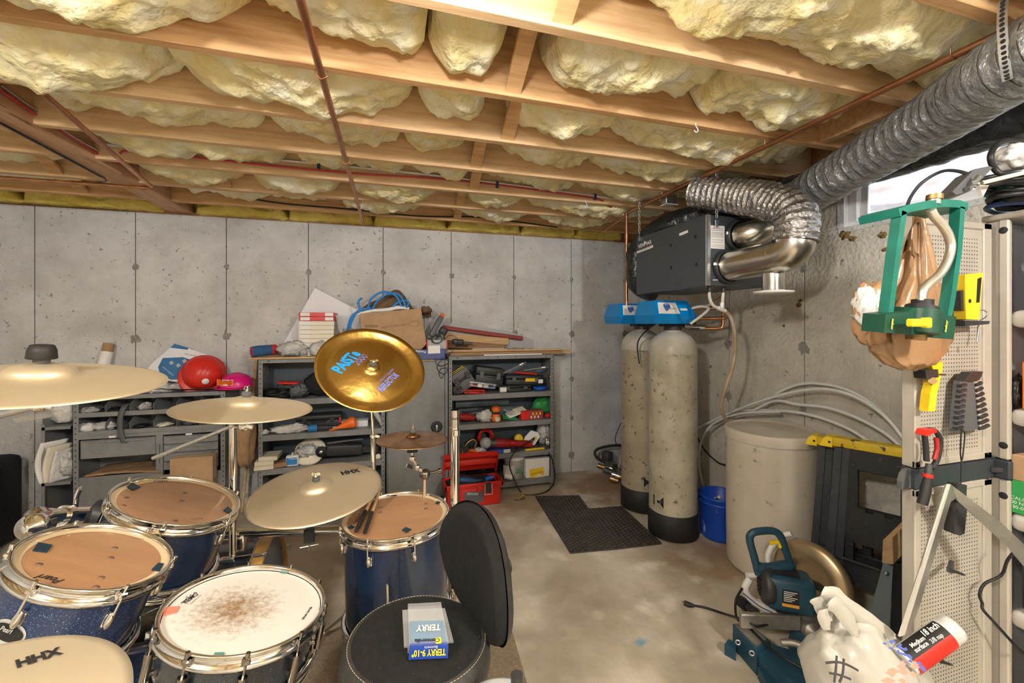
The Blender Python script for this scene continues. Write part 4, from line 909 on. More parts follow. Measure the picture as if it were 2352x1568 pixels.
# ---- water softeners
mat('tank_fibre', (.54, .51, .40), .32, c2=(.34, .315, .22), scale=5, mix=(.38, .7), bump=.1, bscale=40, c3=(.16, .13, .07), s3=26, m3=(.62, .72), coat=.25)
mat('tank_fibre2', (.40, .35, .26), .34, c2=(.30, .26, .19), scale=4, mix=(.4, .68), bump=.1, bscale=40, c3=(.12, .10, .07), s3=26, m3=(.62, .68), coat=.25)
mat('tank_dome', (.56, .54, .46), .38, c2=(.44, .41, .34), scale=6, c3=(.18, .14, .09), s3=20, m3=(.70, .75))
mat('softener_blue', (.0, .22, .62), .35, c2=(.005, .25, .66), scale=5)
def softener(label, x, y, bodym, hx, hy):
    r = .165; t = thing('water_softener', label, 'water softener', (x, y, 0)); T0 = Matrix.Translation((x, y, 0))
    kid(MB(T0).lathe([(0, .004), (r - .01, .004), (r + .006, .012), (r + .006, .175), (r, .18)], 48), 'base', 'black_rubber', t)
    kid(MB(T0).lathe([(r, .17), (r, 1.30)], 48), 'tank', bodym, t)
    kid(MB(T0).lathe([(r + .001, 1.295), (r, 1.33), (r - .012, 1.375), (r - .04, 1.415), (r - .085, 1.445), (.055, 1.455), (.055, 1.47), (0, 1.47)], 48), 'dome', 'tank_dome', t)
    kid(MB(T0).cyl((0, 0, 1.46), (0, 0, 1.50), .062, n=24).rbox((0, 0, 1.495), (.16, .11, .02), bev=.004), 'valve_neck', 'black_plastic', t)
    # blue head: folded wedge box; local frame: front faces -y
    H = MB(T0 @ Matrix.Translation((hx, hy, 1.505)))
    w, d, h = .33, .26, .16
    front = [(-.165, -.115, .055), (.165, -.115, .055), (.150, -.085, 0), (-.150, -.085, 0), (-.130, -.055, h), (.135, -.055, h), (.135, .13, h), (-.130, .13, h), (.160, .13, 0), (-.150, .13, 0), (.175, .13, .06), (-.165, .13, .06)]
    F_ = [(0, 1, 5, 4), (3, 2, 1, 0), (4, 5, 6, 7), (1, 2, 8, 10), (1, 10, 6, 5), (3, 0, 11, 9), (0, 4, 7, 11), (2, 3, 9, 8), (7, 6, 10, 11), (11, 10, 8, 9)]
    hd = kid(H.add(front, F_), 'control_head', 'softener_blue', t)
    o = Vector((x + hx, y + hy, 1.505)); A, B, Cc, D = [o + Vector(front[i]) for i in (0, 1, 5, 4)]
    n = (B - A).cross(D - A).normalized()
    def q(a, b): return (A.lerp(B, a)).lerp(D.lerp(Cc, a), b) + n * .0012
    def plate(a0, b0, a1, b1, m, nm, off=0.):
        vs = [q(a0, b0), q(a1, b0), q(a1, b1), q(a0, b1)]; vs = [v + n * off for v in vs] + [v - n * .002 for v in vs]
        return kid(MB().add(vs, [(0, 1, 2, 3), (4, 5, 1, 0), (5, 6, 2, 1), (6, 7, 3, 2), (7, 4, 0, 3)]), nm, m, t, hd)
    plate(.10, .12, .62, .86, 'paper', 'label'); plate(.68, .34, .86, .48, 'paper', 'sticker')
    mat('logo_blue', (.03, .12, .45), .5)
    sh = [(.24, .70), (.30, .78), (.37, .78), (.43, .70), (.42, .50), (.30, .26), (.25, .50)]
    vs = [q(a, b) + n * .001 for a, b in sh]; kid(MB().add(vs, [tuple(range(len(vs)))]), 'logo', 'logo_blue', t, hd)
    tx = text('Ambiance', 'grey_print', t, .03, Matrix(), 0, shear=.3); mm = frame(q(.45, .46) + n * .0015, B - A, D - A); mm.translation -= t.location; tx.matrix_local = mm; tx.parent = hd; 
    tx2 = text('RO', 'paper', t, .018, Matrix(), 0); mm = frame(q(.335, .70) + n * .002, B - A, D - A); mm.translation -= t.location; tx2.matrix_local = mm; tx2.parent = hd
    for a, b in ((.02, .02), (.02, .94)):
        vs = [q(.04, b), q(.96, b), q(.96, b + .03), q(.04, b + .03)]
    plate(.02, .92, .98, .95, 'softener_blue', 'ridge', .003); plate(.94, .03, .965, .92, 'softener_blue', 'ridge', .003); plate(.03, .03, .05, .92, 'softener_blue', 'ridge', .003)
    return t
w1 = softener('water softener tank standing behind, its pale casing heavily speckled', 1.985, 3.005, 'tank_fibre2', -.14, -.05)
w2 = softener('smooth greenish water softener tank beside the low blue tub', 1.947, 2.562, 'tank_fibre', -.10, -.05)
cp, cn_ = Vector((1.947, 2.562, 0)), Vector((0, 0, 1))
on_shell(w2, (cp, cn_), .165, 1512, 1152, [(-.045, -.035), (.04, -.035), (.04, .04), (-.045, .04)], 'label', 'ink', .001)
on_shell(w1, (Vector((1.985, 3.005, 0)), cn_), .165, 1488, 1108, [(-.03, -.035), (.04, -.035), (.04, .04), (-.03, .04)], 'label', 'ink', .001)
# copper and plastic plumbing behind the heads
vp = thing('valve_plumbing', 'copper loop with grey valves behind the blue control heads', 'plumbing', (2.0, 2.5, 1.53))
kid(MB().tube([(1.98, 2.55, 1.615), (2.20, 2.42, 1.615), (2.235, 2.40, 1.61), (2.24, 2.40, 1.58), (2.24, 2.40, 1.50), (2.235, 2.405, 1.475), (2.20, 2.43, 1.472), (2.08, 2.52, 1.475)], .0125, 12), 'loop', 'copper_bright', vp)
kid(MB().tube([(2.24, 2.40, 1.545), (2.02, 2.55, 1.54)], .0125, 12).ball((2.24, 2.40, 1.545), .018, 10), 'branch', 'copper_bright', vp)
kid(MB().cyl((2.06, 2.5, 1.478), (2.13, 2.455, 1.476), .022, n=12).cyl((2.01, 2.52, 1.50), (2.06, 2.50, 1.485), .028, n=12), 'union', 'galv', vp)
kid(MB().rbox((2.02, 2.48, 1.535), (.06, .08, .07), (0, 0, .4), .006).cyl((2.0, 2.44, 1.59), (2.0, 2.44, 1.62), .012, n=10).cyl((1.97, 2.40, 1.47), (2.07, 2.44, 1.47), .006, n=8), 'valve', 'black_plastic', vp)
kid(MB().tube([(1.965, 2.40, 1.505), (2.0, 2.38, 1.535), (2.05, 2.35, 1.585), (2.07, 2.35, 1.615), (2.04, 2.4, 1.625), (1.98, 2.46, 1.60)], .010, 10, sub=5), 'drain_tube', 'white_pex', vp)
cable('drain_tube', 'dull yellow tube rising from the softeners to behind the exchanger', [(2.02, 2.44, 1.61), (2.08, 2.38, 1.63), (2.14, 2.32, 1.68), (2.18, 2.28, 1.75)], .010, 'tube_amber', 'hose')
cable('power_cord', 'thin black cord hanging between the two softener tanks', [(1.83, 2.58, 1.51), (1.80, 2.66, 1.46), (1.80, 2.78, 1.36), (1.82, 2.79, 1.2)], .005, 'black_cable', 'cord')
# brine tank
mat('brine_plastic', (.62, .56, .46), .55, c2=(.52, .46, .37), scale=3, mix=(.42, .7), bump=.06, bscale=40, c3=(.24, .20, .15), s3=16, m3=(.66, .76))
mat('brine_lid', (.66, .60, .50), .5, c2=(.60, .54, .44), scale=5)
bt = thing('brine_tank', 'tall beige plastic brine tank with a round lid', 'brine tank', (2.256, 2.038, 0)); T0 = Matrix.Translation((2.256, 2.038, 0)); rb_ = .247
kid(MB(T0).lathe([(0, 0), (rb_ - .035, 0), (rb_ - .015, .008), (rb_ - .006, .03), (rb_ - .004, .3), (rb_ - .002, .80)], 64), 'tub', 'brine_plastic', bt)
kid(MB(T0).lathe([(rb_ + .004, .795), (rb_ + .006, .80), (rb_ + .006, .845), (rb_ + .001, .856), (rb_ - .012, .860), (rb_ - .02, .853), (rb_ - .045, .850), (rb_ - .06, .852), (0, .856)], 64), 'lid', 'brine_lid', bt)
# blue tub on the floor
mat('tub_blue', (.01, .06, .42), .35, c2=(.015, .075, .46), scale=6, c3=(.35, .42, .70), s3=15, m3=(.66, .70), stretch=(1.4, 1.4, .5))
tb = thing('blue_tub', 'low blue plastic tub between the softener tank and brine tank', 'tub', (2.235, 2.43, 0)); T0 = Matrix.Translation((2.235, 2.43, 0)) @ Matrix.Diagonal((.91, .91, 1, 1))
kid(MB(T0).lathe([(0, .003), (.128, .003), (.134, .012), (.142, .04), (.147, .285), (.152, .288), (.153, .30), (.148, .303), (.142, .30), (.138, .04), (.12, .02), (0, .02)], 48), 'tub_body', 'tub_blue', tb)
kid(MB(T0).lathe([(.1475, .245), (.152, .25), (.152, .258), (.1475, .262)], 48), 'rim_band', 'tub_blue', tb)
# white polybutylene coils behind the tanks
def coil(label, pts, r=.0095): return cable('plastic_tubing', label, pts, r, 'white_pex', 'tubing', 8)
WX = RIGHT - .03
coil('grey-white tubing arching highest over the brine tank to the cabinet', [aX(u, v, WX - .02) for u, v in ((1755, 935), (1790, 900), (1850, 880), (1930, 890), (2000, 925), (2060, 985), (2110, 1060))])
coil('white tubing rising from behind the softener and arching over the brine tank', [aX(u, v, 2.40) for u, v in ((1598, 985), (1650, 960), (1720, 930), (1800, 905), (1880, 893), (1950, 905), (2020, 945), (2070, 1000), (2120, 1080))])
coil('white tubing curling down from the arch into the blue tub', [aX(u, v, 2.37) for u, v in ((1790, 945), (1700, 950), (1640, 972), (1612, 1010), (1605, 1060), (1614, 1110), (1630, 1142))] + [Vector((2.24, 2.44, .27))])
coil('white tubing in the lower arch behind the brine tank lid', [aX(u, v, 2.44) for u, v in ((1735, 940), (1780, 920), (1830, 928), (1900, 936), (1970, 960), (2040, 1000), (2090, 1050))])
coil('white tubing crossing behind the lid of the brine tank', [aX(u, v, 2.46) for u, v in ((1640, 965), (1690, 945), (1760, 942), (1850, 950), (1950, 985), (2030, 1040))])
cable('power_cord', 'black cord crossing the wall between softener and brine tank', [aX(u, v, 2.45) for u, v in ((1598, 998), (1620, 1035), (1650, 1062), (1680, 1075), (1690, 1120), (1695, 1200), (1697, 1262))], .006, 'black_cable', 'cord')
cable('power_cord', 'thin black cord hanging on the back wall beside the blue pressure tank', [aY(u, v, 3.46) for u, v in ((1432, 960), (1418, 990), (1413, 1010), (1420, 1024), (1436, 1026))], .004, 'black_cable', 'cord')
# blue pressure tank behind the softeners
pt = thing('pressure_tank', 'blue pressure tank standing mostly hidden behind the softeners', 'tank', (2.305, 3.46, 0)); T0 = Matrix.Translation((2.305, 3.46, 0))
kid(MB(T0).lathe([(0, .18), (.13, .19), (.19, .26), (.20, .34), (.20, 1.04), (.18, 1.13), (.12, 1.19), (0, 1.20)], 48), 'shell', 'softener_blue', pt)
kid(MB(T0).lathe([(.165, 0), (.165, .24)], 40), 'skirt', 'softener_blue', pt)
# pump fittings on the floor
mat('brass_dull', (.42, .28, .12), .45, 1., c2=(.3, .2, .1), scale=20); mat('iron', (.10, .10, .105), .5, .6)
pf = thing('pump_fittings', 'cluster of brass and iron pump fittings on the floor beside the tanks', 'plumbing', aZ(1405, 1110, 0)); o = pf.location.copy()
kid(MB().rbox(o + Vector((.02, .12, .22)), (.09, .08, .09), (0, 0, .4), .012), 'pressure_switch', 'iron', pf)
kid(MB().tube([o + Vector((.25, .15, .30)), o + Vector((.08, .2, .29)), o + Vector((-.06, .2, .26)), o + Vector((-.07, .17, .20)), o + Vector((.0, .12, .16))], .014, 10, sub=5), 'pipe', 'black_rubber', pf)
for i, (dx, dy, dz, r) in enumerate(((-.07, .15, .13, .022), (-.03, .1, .1, .026), (.03, .05, .07, .03), (.08, .0, .06, .026), (.12, .06, .12, .024), (.05, .13, .10, .022), (0, .03, .04, .03), (.1, -.04, .04, .028))):
    c = o + Vector((dx, dy, dz)); kid(MB().cyl(c, c + Vector((.06, -.05, -.015)), r, n=10).cyl(c + Vector((.015, -.012, -.004)), c + Vector((.03, -.025, -.008)), r * 1.3, n=6), 'fitting', ('brass_dull', 'iron', 'galv')[i % 3], pf)
kid(MB().cyl(o + Vector((.06, .06, .13)), o + Vector((.065, .04, .135)), .03, n=14), 'gauge', 'brass_dull', pf)
# rubber mats
mat('mat_rubber', (.035, .030, .026), .7, c2=(.055, .047, .04), scale=14)
def rubber_mat(label, P):
    P = [Vector((p.x, p.y, .012)) for p in P]; t = thing('rubber_mat', label, 'mat', (P[0].x, P[0].y, 0))
    b = [Vector((p.x, p.y, .001)) for p in P]
    kid(MB().add(P + b, [(0, 1, 2, 3), (0, 4, 5, 1), (1, 5, 6, 2), (2, 6, 7, 3), (3, 7, 4, 0)]), 'slab', 'mat_rubber', t)
    L1, L2 = (P[1] - P[0]).length, (P[3] - P[0]).length; n1, n2 = int(L1 / .032), int(L2 / .028); mb = MB()
    for i in range(n1):
        for j in range(n2):
            a, c = (i + .5 + .5 * (j % 2)) / (n1 + .5), (j + .5) / n2; q = P[0].lerp(P[1], a).lerp(P[3].lerp(P[2], a), c)
            mb.add([q + Vector((rr * math.cos(k * PI / 3), rr * .85 * math.sin(k * PI / 3), z)) for rr, z in ((.0135, 0), (.011, .005), (.006, .005), (.004, .0)) for k in range(6)], [(m * 6 + k, m * 6 + (k + 1) % 6, m * 6 + 6 + (k + 1) % 6, m * 6 + 6 + k) for m in range(3) for k in range(6)])
    kid(mb, 'ring_tread', 'mat_rubber', t)['kind'] = 'stuff'
rubber_mat('black rubber ring mat set crosswise, further from the softener', [aZ(*p, 0) for p in ((1230, 1142), (1310, 1272), (1420, 1262), (1330, 1140))])
rubber_mat('black rubber ring mat lying in front of the softener tanks', [aZ(*p, 0) for p in ((1353, 1170.5), (1421.5, 1262), (1520, 1250), (1428, 1165))])
# ================================================================ STEEL SHELVING ALONG THE BACK WALL
mat('steel_grey', (.20, .205, .21), .42, c2=(.235, .24, .245), scale=12, c3=(.13, .13, .135), s3=26, m3=(.7, .75))
mat('steel_back', (.055, .075, .095), .5, c2=(.07, .09, .11), scale=10)
mat('cardboard', (.46, .30, .17), .8, c2=(.40, .25, .135), scale=9)
mat('tape', (.55, .40, .24), .35); mat('kraft', (.42, .27, .15), .85, c2=(.33, .21, .11), scale=8, bump=.4, bscale=25)
mat('red_plastic', (.62, .025, .015), .35); mat('red_dark', (.35, .02, .02), .4); mat('orange_plastic', (.85, .17, .02), .35); mat('yellow_plastic', (.85, .60, .02), .4)
mat('blue_plastic', (.015, .10, .55), .35); mat('blue_tape', (.02, .22, .55), .5); mat('green_plastic', (.03, .30, .08), .4)
mat('pink_plastic', (.70, .01, .20), .28); mat('grey_plastic', (.10, .105, .11), .5); mat('grey_light', (.42, .43, .44), .5)
mat('bag_white', (.72, .72, .70), .35, c2=(.55, .55, .54), scale=9, bump=.6, bscale=22); mat('bag_clear', (.60, .60, .58), .2, c2=(.40, .40, .39), scale=16, bump=.9, bscale=30, spec=.8)
mat('bag_grey', (.14, .15, .17), .3, c2=(.07, .075, .085), scale=18, bump=.9, bscale=30); mat('bag_black', (.015, .015, .016), .28, bump=.8, bscale=26)
mat('white_panel', (.76, .77, .80), .45); mat('cream', (.78, .72, .58), .6); mat('lumber', (.62, .42, .22), .7, c2=(.5, .31, .15), scale=4, stretch=(1, 12, 12)); mat('lumber_dark', (.36, .22, .12), .75, c2=(.28, .16, .08), scale=4, stretch=(1, 12, 12))
mat('maroon', (.30, .06, .05), .6); mat('cloth_brown', (.20, .125, .07), .9, c2=(.14, .085, .05), scale=8, bump=.5, bscale=20)
FY, BY = 3.60, 3.885
def ax(u, Y): return aY(u, 745, Y).x
def az(u, v, Y): return aY(u, v, Y).z
def post_holes(root, par, x, y, z0, z1, ny=-1):
    mb = MB(); z = z0 + .02
    while z < z1 - .01:
        mb.add([(x + .005 * math.cos(a * PI / 3), y, z + .005 * math.sin(a * PI / 3)) for a in range(6)], [tuple(range(6))]); z += .038
    kid(mb, 'post_holes', 'ink', root, par)['kind'] = 'stuff'
def shelving(label, x0, x1, H, shelves, back=True, sides=True, lip=.045, top=True, wh=.032):
    t = thing('steel_shelving', label, 'shelving', (x0, FY, 0))
    for x in (x0, x1 - wh):
        p = kid(MB().box((x, FY, 0), (x + wh, FY + .003, H)).box((x if x == x0 else x + wh - .003, FY, 0), ((x + .003) if x == x0 else x + wh, FY + wh, H)), 'post', 'steel_grey', t)
        post_holes(t, p, x + wh / 2, FY - .0006, 0, H)
        kid(MB().box((x, BY - .004, 0), (x + wh, BY, H)), 'post', 'steel_grey', t)
    if sides:
        for x in (x0 + .003, x1 - .006): kid(MB().box((x, FY + .01, .02), (x + .003, BY - .004, H)), 'side_panel', 'steel_grey', t)
    if back: kid(MB().box((x0 + .004, BY - .008, .02), (x1 - .004, BY - .005, H)), 'back_panel', 'steel_back', t)
    for z in shelves + ([H] if top else []):
        kid(MB().box((x0 + .007, FY + .004, z - .004), (x1 - .007, BY - .009, z)).box((x0 + wh, FY + .0005, z - (lip if z != H else .03)), (x1 - wh, FY + .004, z), 0), 'shelf', 'steel_grey', t)
    for u in (.08, .45, .62, .92):
        kid(MB().add([(x0 + (x1 - x0) * u + .009 * math.cos(a * PI / 4), FY - .0002, H - .013 + .004 * math.sin(a * PI / 4)) for a in range(8)], [tuple(range(8))]), 'slot', 'ink', t)
    return t
DX0, DX1 = .468, 1.443
SD = [.085, .345, .625, .885]
shD = shelving('grey steel shelving loaded with power tools, beside the locker door', DX0, DX1, 1.222, SD)
BX0, BX1 = -.987, -.053
SB = [.10, .385, .645, .915]
shB = shelving('grey steel shelving with a black floor jack, behind the cymbals', BX0, BX1, 1.232, SB)
# locker between them
lk = thing('steel_locker', 'grey steel locker with a round black door latch', 'locker', (-.045, FY, 0))
kid(MB().box((-.045, FY + .01, .02), (.46, BY, 1.20), .002), 'body', 'steel_grey', lk)
ld = kid(MB().box((-.035, FY - .006, .03), (.435, FY + .009, 1.185), .004), 'door', 'steel_grey', lk)
c = aY(1003, 980, FY - .007); kid(MB(zto(c, (0, -1, 0))).lathe([(0, .002), (.02, .002), (.032, .006), (.048, .004), (.05, 0)], 28), 'latch', 'black_plastic', lk, ld)
kid(MB().rbox(c + Vector((0, -.008, -.008)), (.022, .01, .055), bev=.005), 'latch_handle', 'galv', lk, ld)
kid(MB().box((.44, FY - .004, .0), (.462, FY + .01, 1.2)), 'frame_post', 'steel_grey', lk)
# bin and drawer cabinet A
AX0, AX1, AH = -2.12, -1.20, 1.0
sa = thing('bin_cabinet', 'grey steel cabinet with small-parts bins above drawers', 'cabinet', (AX0, FY, 0))
for x in (AX0, AX1 - .034):
    p = kid(MB().box((x, FY, 0), (x + .034, FY + .003, AH)).box((x if x == AX0 else x + .031, FY, 0), (x + .003 if x == AX0 else x + .034, BY, AH)), 'post', 'steel_grey', sa); post_holes(sa, p, x + .017, FY - .0006, 0, AH)
kid(MB().box((AX0, BY - .006, .02), (AX1, BY - .002, AH)), 'back_panel', 'steel_grey', sa)
kid(MB().box((AX0, FY + .001, AH - .003), (AX1, BY, AH)).box((AX0 + .034, FY, AH - .028), (AX1 - .034, FY + .003, AH)), 'top', 'steel_grey', sa)
for z in (.875, .745): kid(MB().box((AX0 + .003, FY + .004, z - .003), (AX1 - .003, BY - .006, z)).box((AX0 + .034, FY + .001, z - .022), (AX1 - .034, FY + .004, z + .010)), 'bin_shelf', 'steel_grey', sa)
for i in range(1, 6):
    x = AX0 + .034 + (AX1 - AX0 - .068) * i / 6
    for z0, z1 in ((.875, .972), (.745, .853)):
        kid(MB().prism([(FY + .012, z0), (BY - .008, z0), (BY - .008, z1), (FY + .09, z1), (FY + .012, z0 + .055)], .002, 'yz', x), 'divider', 'steel_grey', sa)
DM = AX0 + .034 + .46
def drawer(x0, x1, z0, z1, hb=.02, label=False):
    d = kid(MB().box((x0, FY - .004, z0), (x1, FY + .012, z1), .003), 'drawer_front', 'steel_grey', sa)
    w = x1 - x0; kid(MB().prism([(x0 + .05, z1 - .018), (x1 - .05, z1 - .018), (x1 - .022, z1 - .004), (x0 + .022, z1 - .004)], -.016, 'xz', FY - .003), 'handle', 'steel_grey', sa, d)
    return d
kid(MB().box((AX0 + .034, FY + .001, .70), (AX1 - .034, FY + .005, .725)).box((AX0 + .034, FY + .001, .06), (AX1 - .034, FY + .005, .41)), 'face_panel', 'steel_grey', sa)
drawer(AX0 + .045, DM - .015, .565, .692)
kid(MB().box((AX0 + .034, FY + .006, .43), (DM, BY - .01, .433)).box((AX0 + .036, FY + .001, .408), (DM, FY + .005, .436)), 'open_shelf', 'steel_grey', sa)
kid(MB().box((DM - .012, FY - .002, .40), (DM + .03, FY + .02, .70)), 'divider_post', 'steel_grey', sa)
kid(MB().rbox((DM + .008, FY - .01, .60), (.012, .014, .07), bev=.003).cyl((DM + .008, FY - .01, .56), (DM + .008, FY - .01, .50), .004, n=8), 'hasp', 'galv', sa)
for i in range(4): drawer(DM + .035, AX1 - .05, .63 - i * .062, .688 - i * .062)
for u, v in ((258, 1003), (584 - 150, 997)):
    p = aY(u, v, FY); kid(MB().box((p.x - .02, FY - .001, p.z - .007), (p.x + .02, FY + .001, p.z + .007)), 'label', 'paper', sa)
# narrow side rack with catalogues
sr = thing('side_rack', 'narrow dark steel rack holding catalogues, attached beside the bin cabinet', 'shelving', (-2.29, FY, 0))
kid(MB().box((-2.29, FY + .01, 0), (-2.287, BY, .86)).box((-2.29, FY, 0), (-2.27, FY + .003, .82)), 'side_panel', 'steel_grey', sr)
kid(MB().box((-2.287, BY - .006, 0), (-2.13, BY - .003, .86)), 'back_panel', 'steel_back', sr)
for z in (.42, .80): kid(MB().box((-2.287, FY + .004, z - .004), (-2.13, BY - .006, z)).box((-2.287, FY, z - .02), (-2.13, FY + .003, z)), 'shelf', 'steel_grey', sr)
# ---------------------------------------------------------------- clutter builders
def crumple(mb, c, r, seed, k=.35, fr=2.6, n=28, flat=.0):
    def sq(d):
        q = 1 + k * fbm((d.x * fr + seed, d.y * fr, d.z * fr + seed), 5)
        return q
    b = len(mb.v); mb.ball(c, r, n, sq); zmin = c[2] - r[2] * 1.0
    for i in range(b, len(mb.v)):
        if mb.v[i].z < zmin + flat: mb.v[i].z = zmin + flat
    return mb
def bag(label, c, r, m, seed=1, name='plastic_bag', cat='bag', k=.35, fr=2.6, n=30):
    c = Vector(c); t = thing(name, label, cat, c - Vector((0, 0, r[2])))
    kid(crumple(MB(), c, r, seed, k, fr, n, r[2] * .12), 'sack', m, t)
    kid(crumple(MB(), c + Vector((r[0] * .35, -r[1] * .2, r[2] * .75)), (r[0] * .35, r[1] * .3, r[2] * .45), seed + 5, .6, 3.5, 16), 'knot', m, t)
    return t
def carton(label, x0, x1, y0, y1, z0, z1, m='cardboard', name='cardboard_box', rot=None, tape=True):
    c = Vector(((x0 + x1) / 2, (y0 + y1) / 2, z0)); t = thing(name, label, 'box', c)
    if rot: t.rotation_euler = rot
    a, b = (x1 - x0) / 2, (y1 - y0) / 2; h = z1 - z0
    MB().box((-a, -b, 0), (a, b, h), .002).build('carton', m, t)
    MB().box((-a + .001, -b + .001, h), (a - .001, -.002, h + .003)).build('flap', m, t); MB().box((-a + .001, .002, h), (a - .001, b - .001, h + .003)).build('flap', m, t)
    if tape: MB().box((-a - .0006, -.022, h * .7), (a + .0006, .022, h + .0035)).build('tape', 'tape', t)
    return t
def case(label, c, size, m, rot=(0, 0, 0), name='tool_case', latch='black_plastic', cat='tool case', handle=True, lidm=None):
    t = thing(name, label, cat, c, rot); w, d, h = size
    MB().box((-w / 2, -d / 2, 0), (w / 2, d / 2, h * .58), .008).build('base', m, t)
    MB().box((-w / 2 - .003, -d / 2 - .003, h * .58 + .003), (w / 2 + .003, d / 2 + .003, h), .010).build('lid', lidm or m, t)
    for s in (-.3, .3): MB().box((w * s - .018, -d / 2 - .009, h * .42), (w * s + .018, -d / 2 + .001, h * .78), .003).build('latch', latch, t)
    if handle: MB().tube([(-w * .18, -d / 2 - .002, h * .55), (-w * .16, -d / 2 - .022, h * .55), (w * .16, -d / 2 - .022, h * .55), (w * .18, -d / 2 - .002, h * .55)], .006, 8).build('handle', latch, t)
    return t
def lens(p, q, *_): return (Vector(p) + Vector(q)) / 2
# ---- on top of the bin cabinet
carton('small plain cardboard box on top of the bin cabinet', ax(207, 3.64), ax(278, 3.64), 3.64, 3.80, AH, AH + .075)
tt = carton('small white box with black print beside the plain carton', ax(188, 3.62), ax(205, 3.62), 3.63, 3.74, AH, AH + .06, 'paper', 'white_box', tape=False)
mt = thing('mailing_tube', 'cardboard tube in a white sleeve leaning on the back wall', 'tube', (ax(225, 3.78), 3.80, AH))
a = Vector((ax(222, 3.78), 3.78, AH + .01)); b = aY(251, 788, 3.845)
kid(MB().cyl(a, a.lerp(b, .82), .036, n=20), 'sleeve', 'paper', mt); kid(MB().cyl(a.lerp(b, .70), b, .033, n=20, cap=False).cyl(b, a.lerp(b, .8), .029, n=20), 'tube', 'kraft', mt)
pb = thing('faucet_box', 'blue and white faucet carton leaning tilted against the wall', 'box', aY(400, 885, 3.74))
ctr, nn = Vector((ax(410, 3.76), 3.76, 1.09)), Vector((.12, -.93, .35)).normalized()
mat('poster_blue', (.03, .14, .33), .5, c2=(.04, .18, .40), scale=6)
P = [onplane(u, v, ctr, nn) for u, v in ((330, 862), (345, 838), (401, 789), (478, 815), (468, 850), (452, 878), (420, 880))]
mb = MB(); k = len(P); Q = [p - nn * .06 for p in P]
kid(mb.add(P + Q, [tuple(range(k))[::-1], tuple(range(k, 2 * k))] + [(i, (i + 1) % k, k + (i + 1) % k, k + i) for i in range(k)]), 'carton', 'white_panel', pb)
quadplate(pb, ctr, nn, [(363, 843), (374, 822), (420, 820), (440, 826), (430, 868), (395, 872), (370, 866)], 'poster_blue', 'print')
quadplate(pb, ctr, nn, [(391, 798), (401, 789), (434, 799), (430, 803), (405, 800)], 'poster_blue', 'print')
ptext('LAVABO FAUCET', 'paper', pb, ctr, nn, (398, 862), (374, 842), .9, off=.002); ptext('LABORATORY', 'ink', pb, ctr, nn, (452, 818), (424, 812), .9)
for u, v in ((388, 832), (404, 838), (418, 828), (430, 840)): quadplate(pb, ctr, nn, [(u, v), (u + 7, v - 4), (u + 12, v + 2), (u + 4, v + 6)], 'grey_light', 'print', .0018)
for i, (u, v, r, m) in enumerate(((300, 886, .05, 'bag_clear'), (335, 882, .06, 'bag_clear'), (372, 884, .05, 'bag_white'), (405, 885, .045, 'bag_clear'), (287, 893, .035, 'bag_grey'))):
    bag(['rumpled clear plastic bag next to the small carton', 'largest rumpled clear plastic bag on the bin cabinet', 'rumpled whitish plastic bag on the bin cabinet', 'rumpled clear plastic bag below the faucet carton', 'small grey plastic bag beside the plain carton'][i], (ax(u, 3.72), 3.72, AH + r * .55), (r * 1.25, r, r * .6), m, i)
tr = thing('metal_tray', 'dark flat metal tray under the hard hats', 'tray', (ax(470, 3.7), 3.70, AH)); kid(MB().grid(lambda a, b: (ax(402, 3.68) + a * .44, 3.62 + b * .2, AH + .012 + .012 * abs(2 * b - 1) ** 3 + .008 * abs(2 * a - 1) ** 4), 20, 10, thick=.003), 'dish', 'iron', tr)
bag('small parts heap of screws and fittings on the bin cabinet', (ax(345, 3.66), 3.655, AH + .012), (.13, .03, .014), 'galv', 77, 'hardware_heap', 'hardware', .8, 9, 40)
def hard_hat(label, c, r, m, rot, sticker):
    t = thing('hard_hat', label, 'hard hat', c, rot)
    MB().lathe([(r, 0), (r * .99, r * .25), (r * .93, r * .48), (r * .8, r * .68), (r * .58, r * .85), (r * .3, r * .94), (0, r * .97)], 40).build('shell', m, t)
    MB().grid(lambda a, b: ((r * (.98 + b * (.12 + .25 * max(0, math.cos(2 * PI * a + PI / 2)))) * math.cos(2 * PI * a)), r * (.98 + b * (.12 + .25 * max(0, math.cos(2 * PI * a + PI / 2)))) * math.sin(2 * PI * a), .004 - b * .006), 40, 4, thick=.003).build('brim', m, t)
    for s in (-.22, 0, .22):
        MB().tube([(s * r, math.cos(q) * r * .97 * math.sqrt(1 - s * s), math.sin(q) * r * .97 * math.sqrt(1 - s * s)) for q in [PI * (.08 + .84 * i / 14) for i in range(15)]], .004, 6).build('ridge', m, t)
    return t
hh1 = hard_hat('bright red hard hat tipped on its side, with a round sticker', aY(468, 858, 3.74), .130, 'red_plastic', (R(70), R(20), R(10)), None)
hh1.location.z = AH + .125
c = aY(487, 879, 3.56); 
st_ = kid(MB(zto(hh1.location + Vector((.055, -.118, -.05)), (.35, -.85, -.3))).lathe([(0, .004), (.022, .0035), (.023, 0)], 20), 'sticker', 'paper', hh1); st_.matrix_parent_inverse = hh1.matrix_basis.inverted(); st_.location = hh1.location
hh2 = hard_hat('pink hard hat resting on its brim, with a white sticker', (ax(543, 3.68), 3.68, AH + .018), .112, 'pink_plastic', (0, 0, R(-25)), None)
mb = MB(); 
def stk(a, b):
    an = R(-112) + (a - .5) * .95; q = .22 + b * .42; rr = .112 * math.cos(q * .9) * 1.03
    return Vector((ax(543, 3.68), 3.68, AH + .018)) + Vector((rr * math.cos(an), rr * math.sin(an), .112 * math.sin(q) * 1.0))
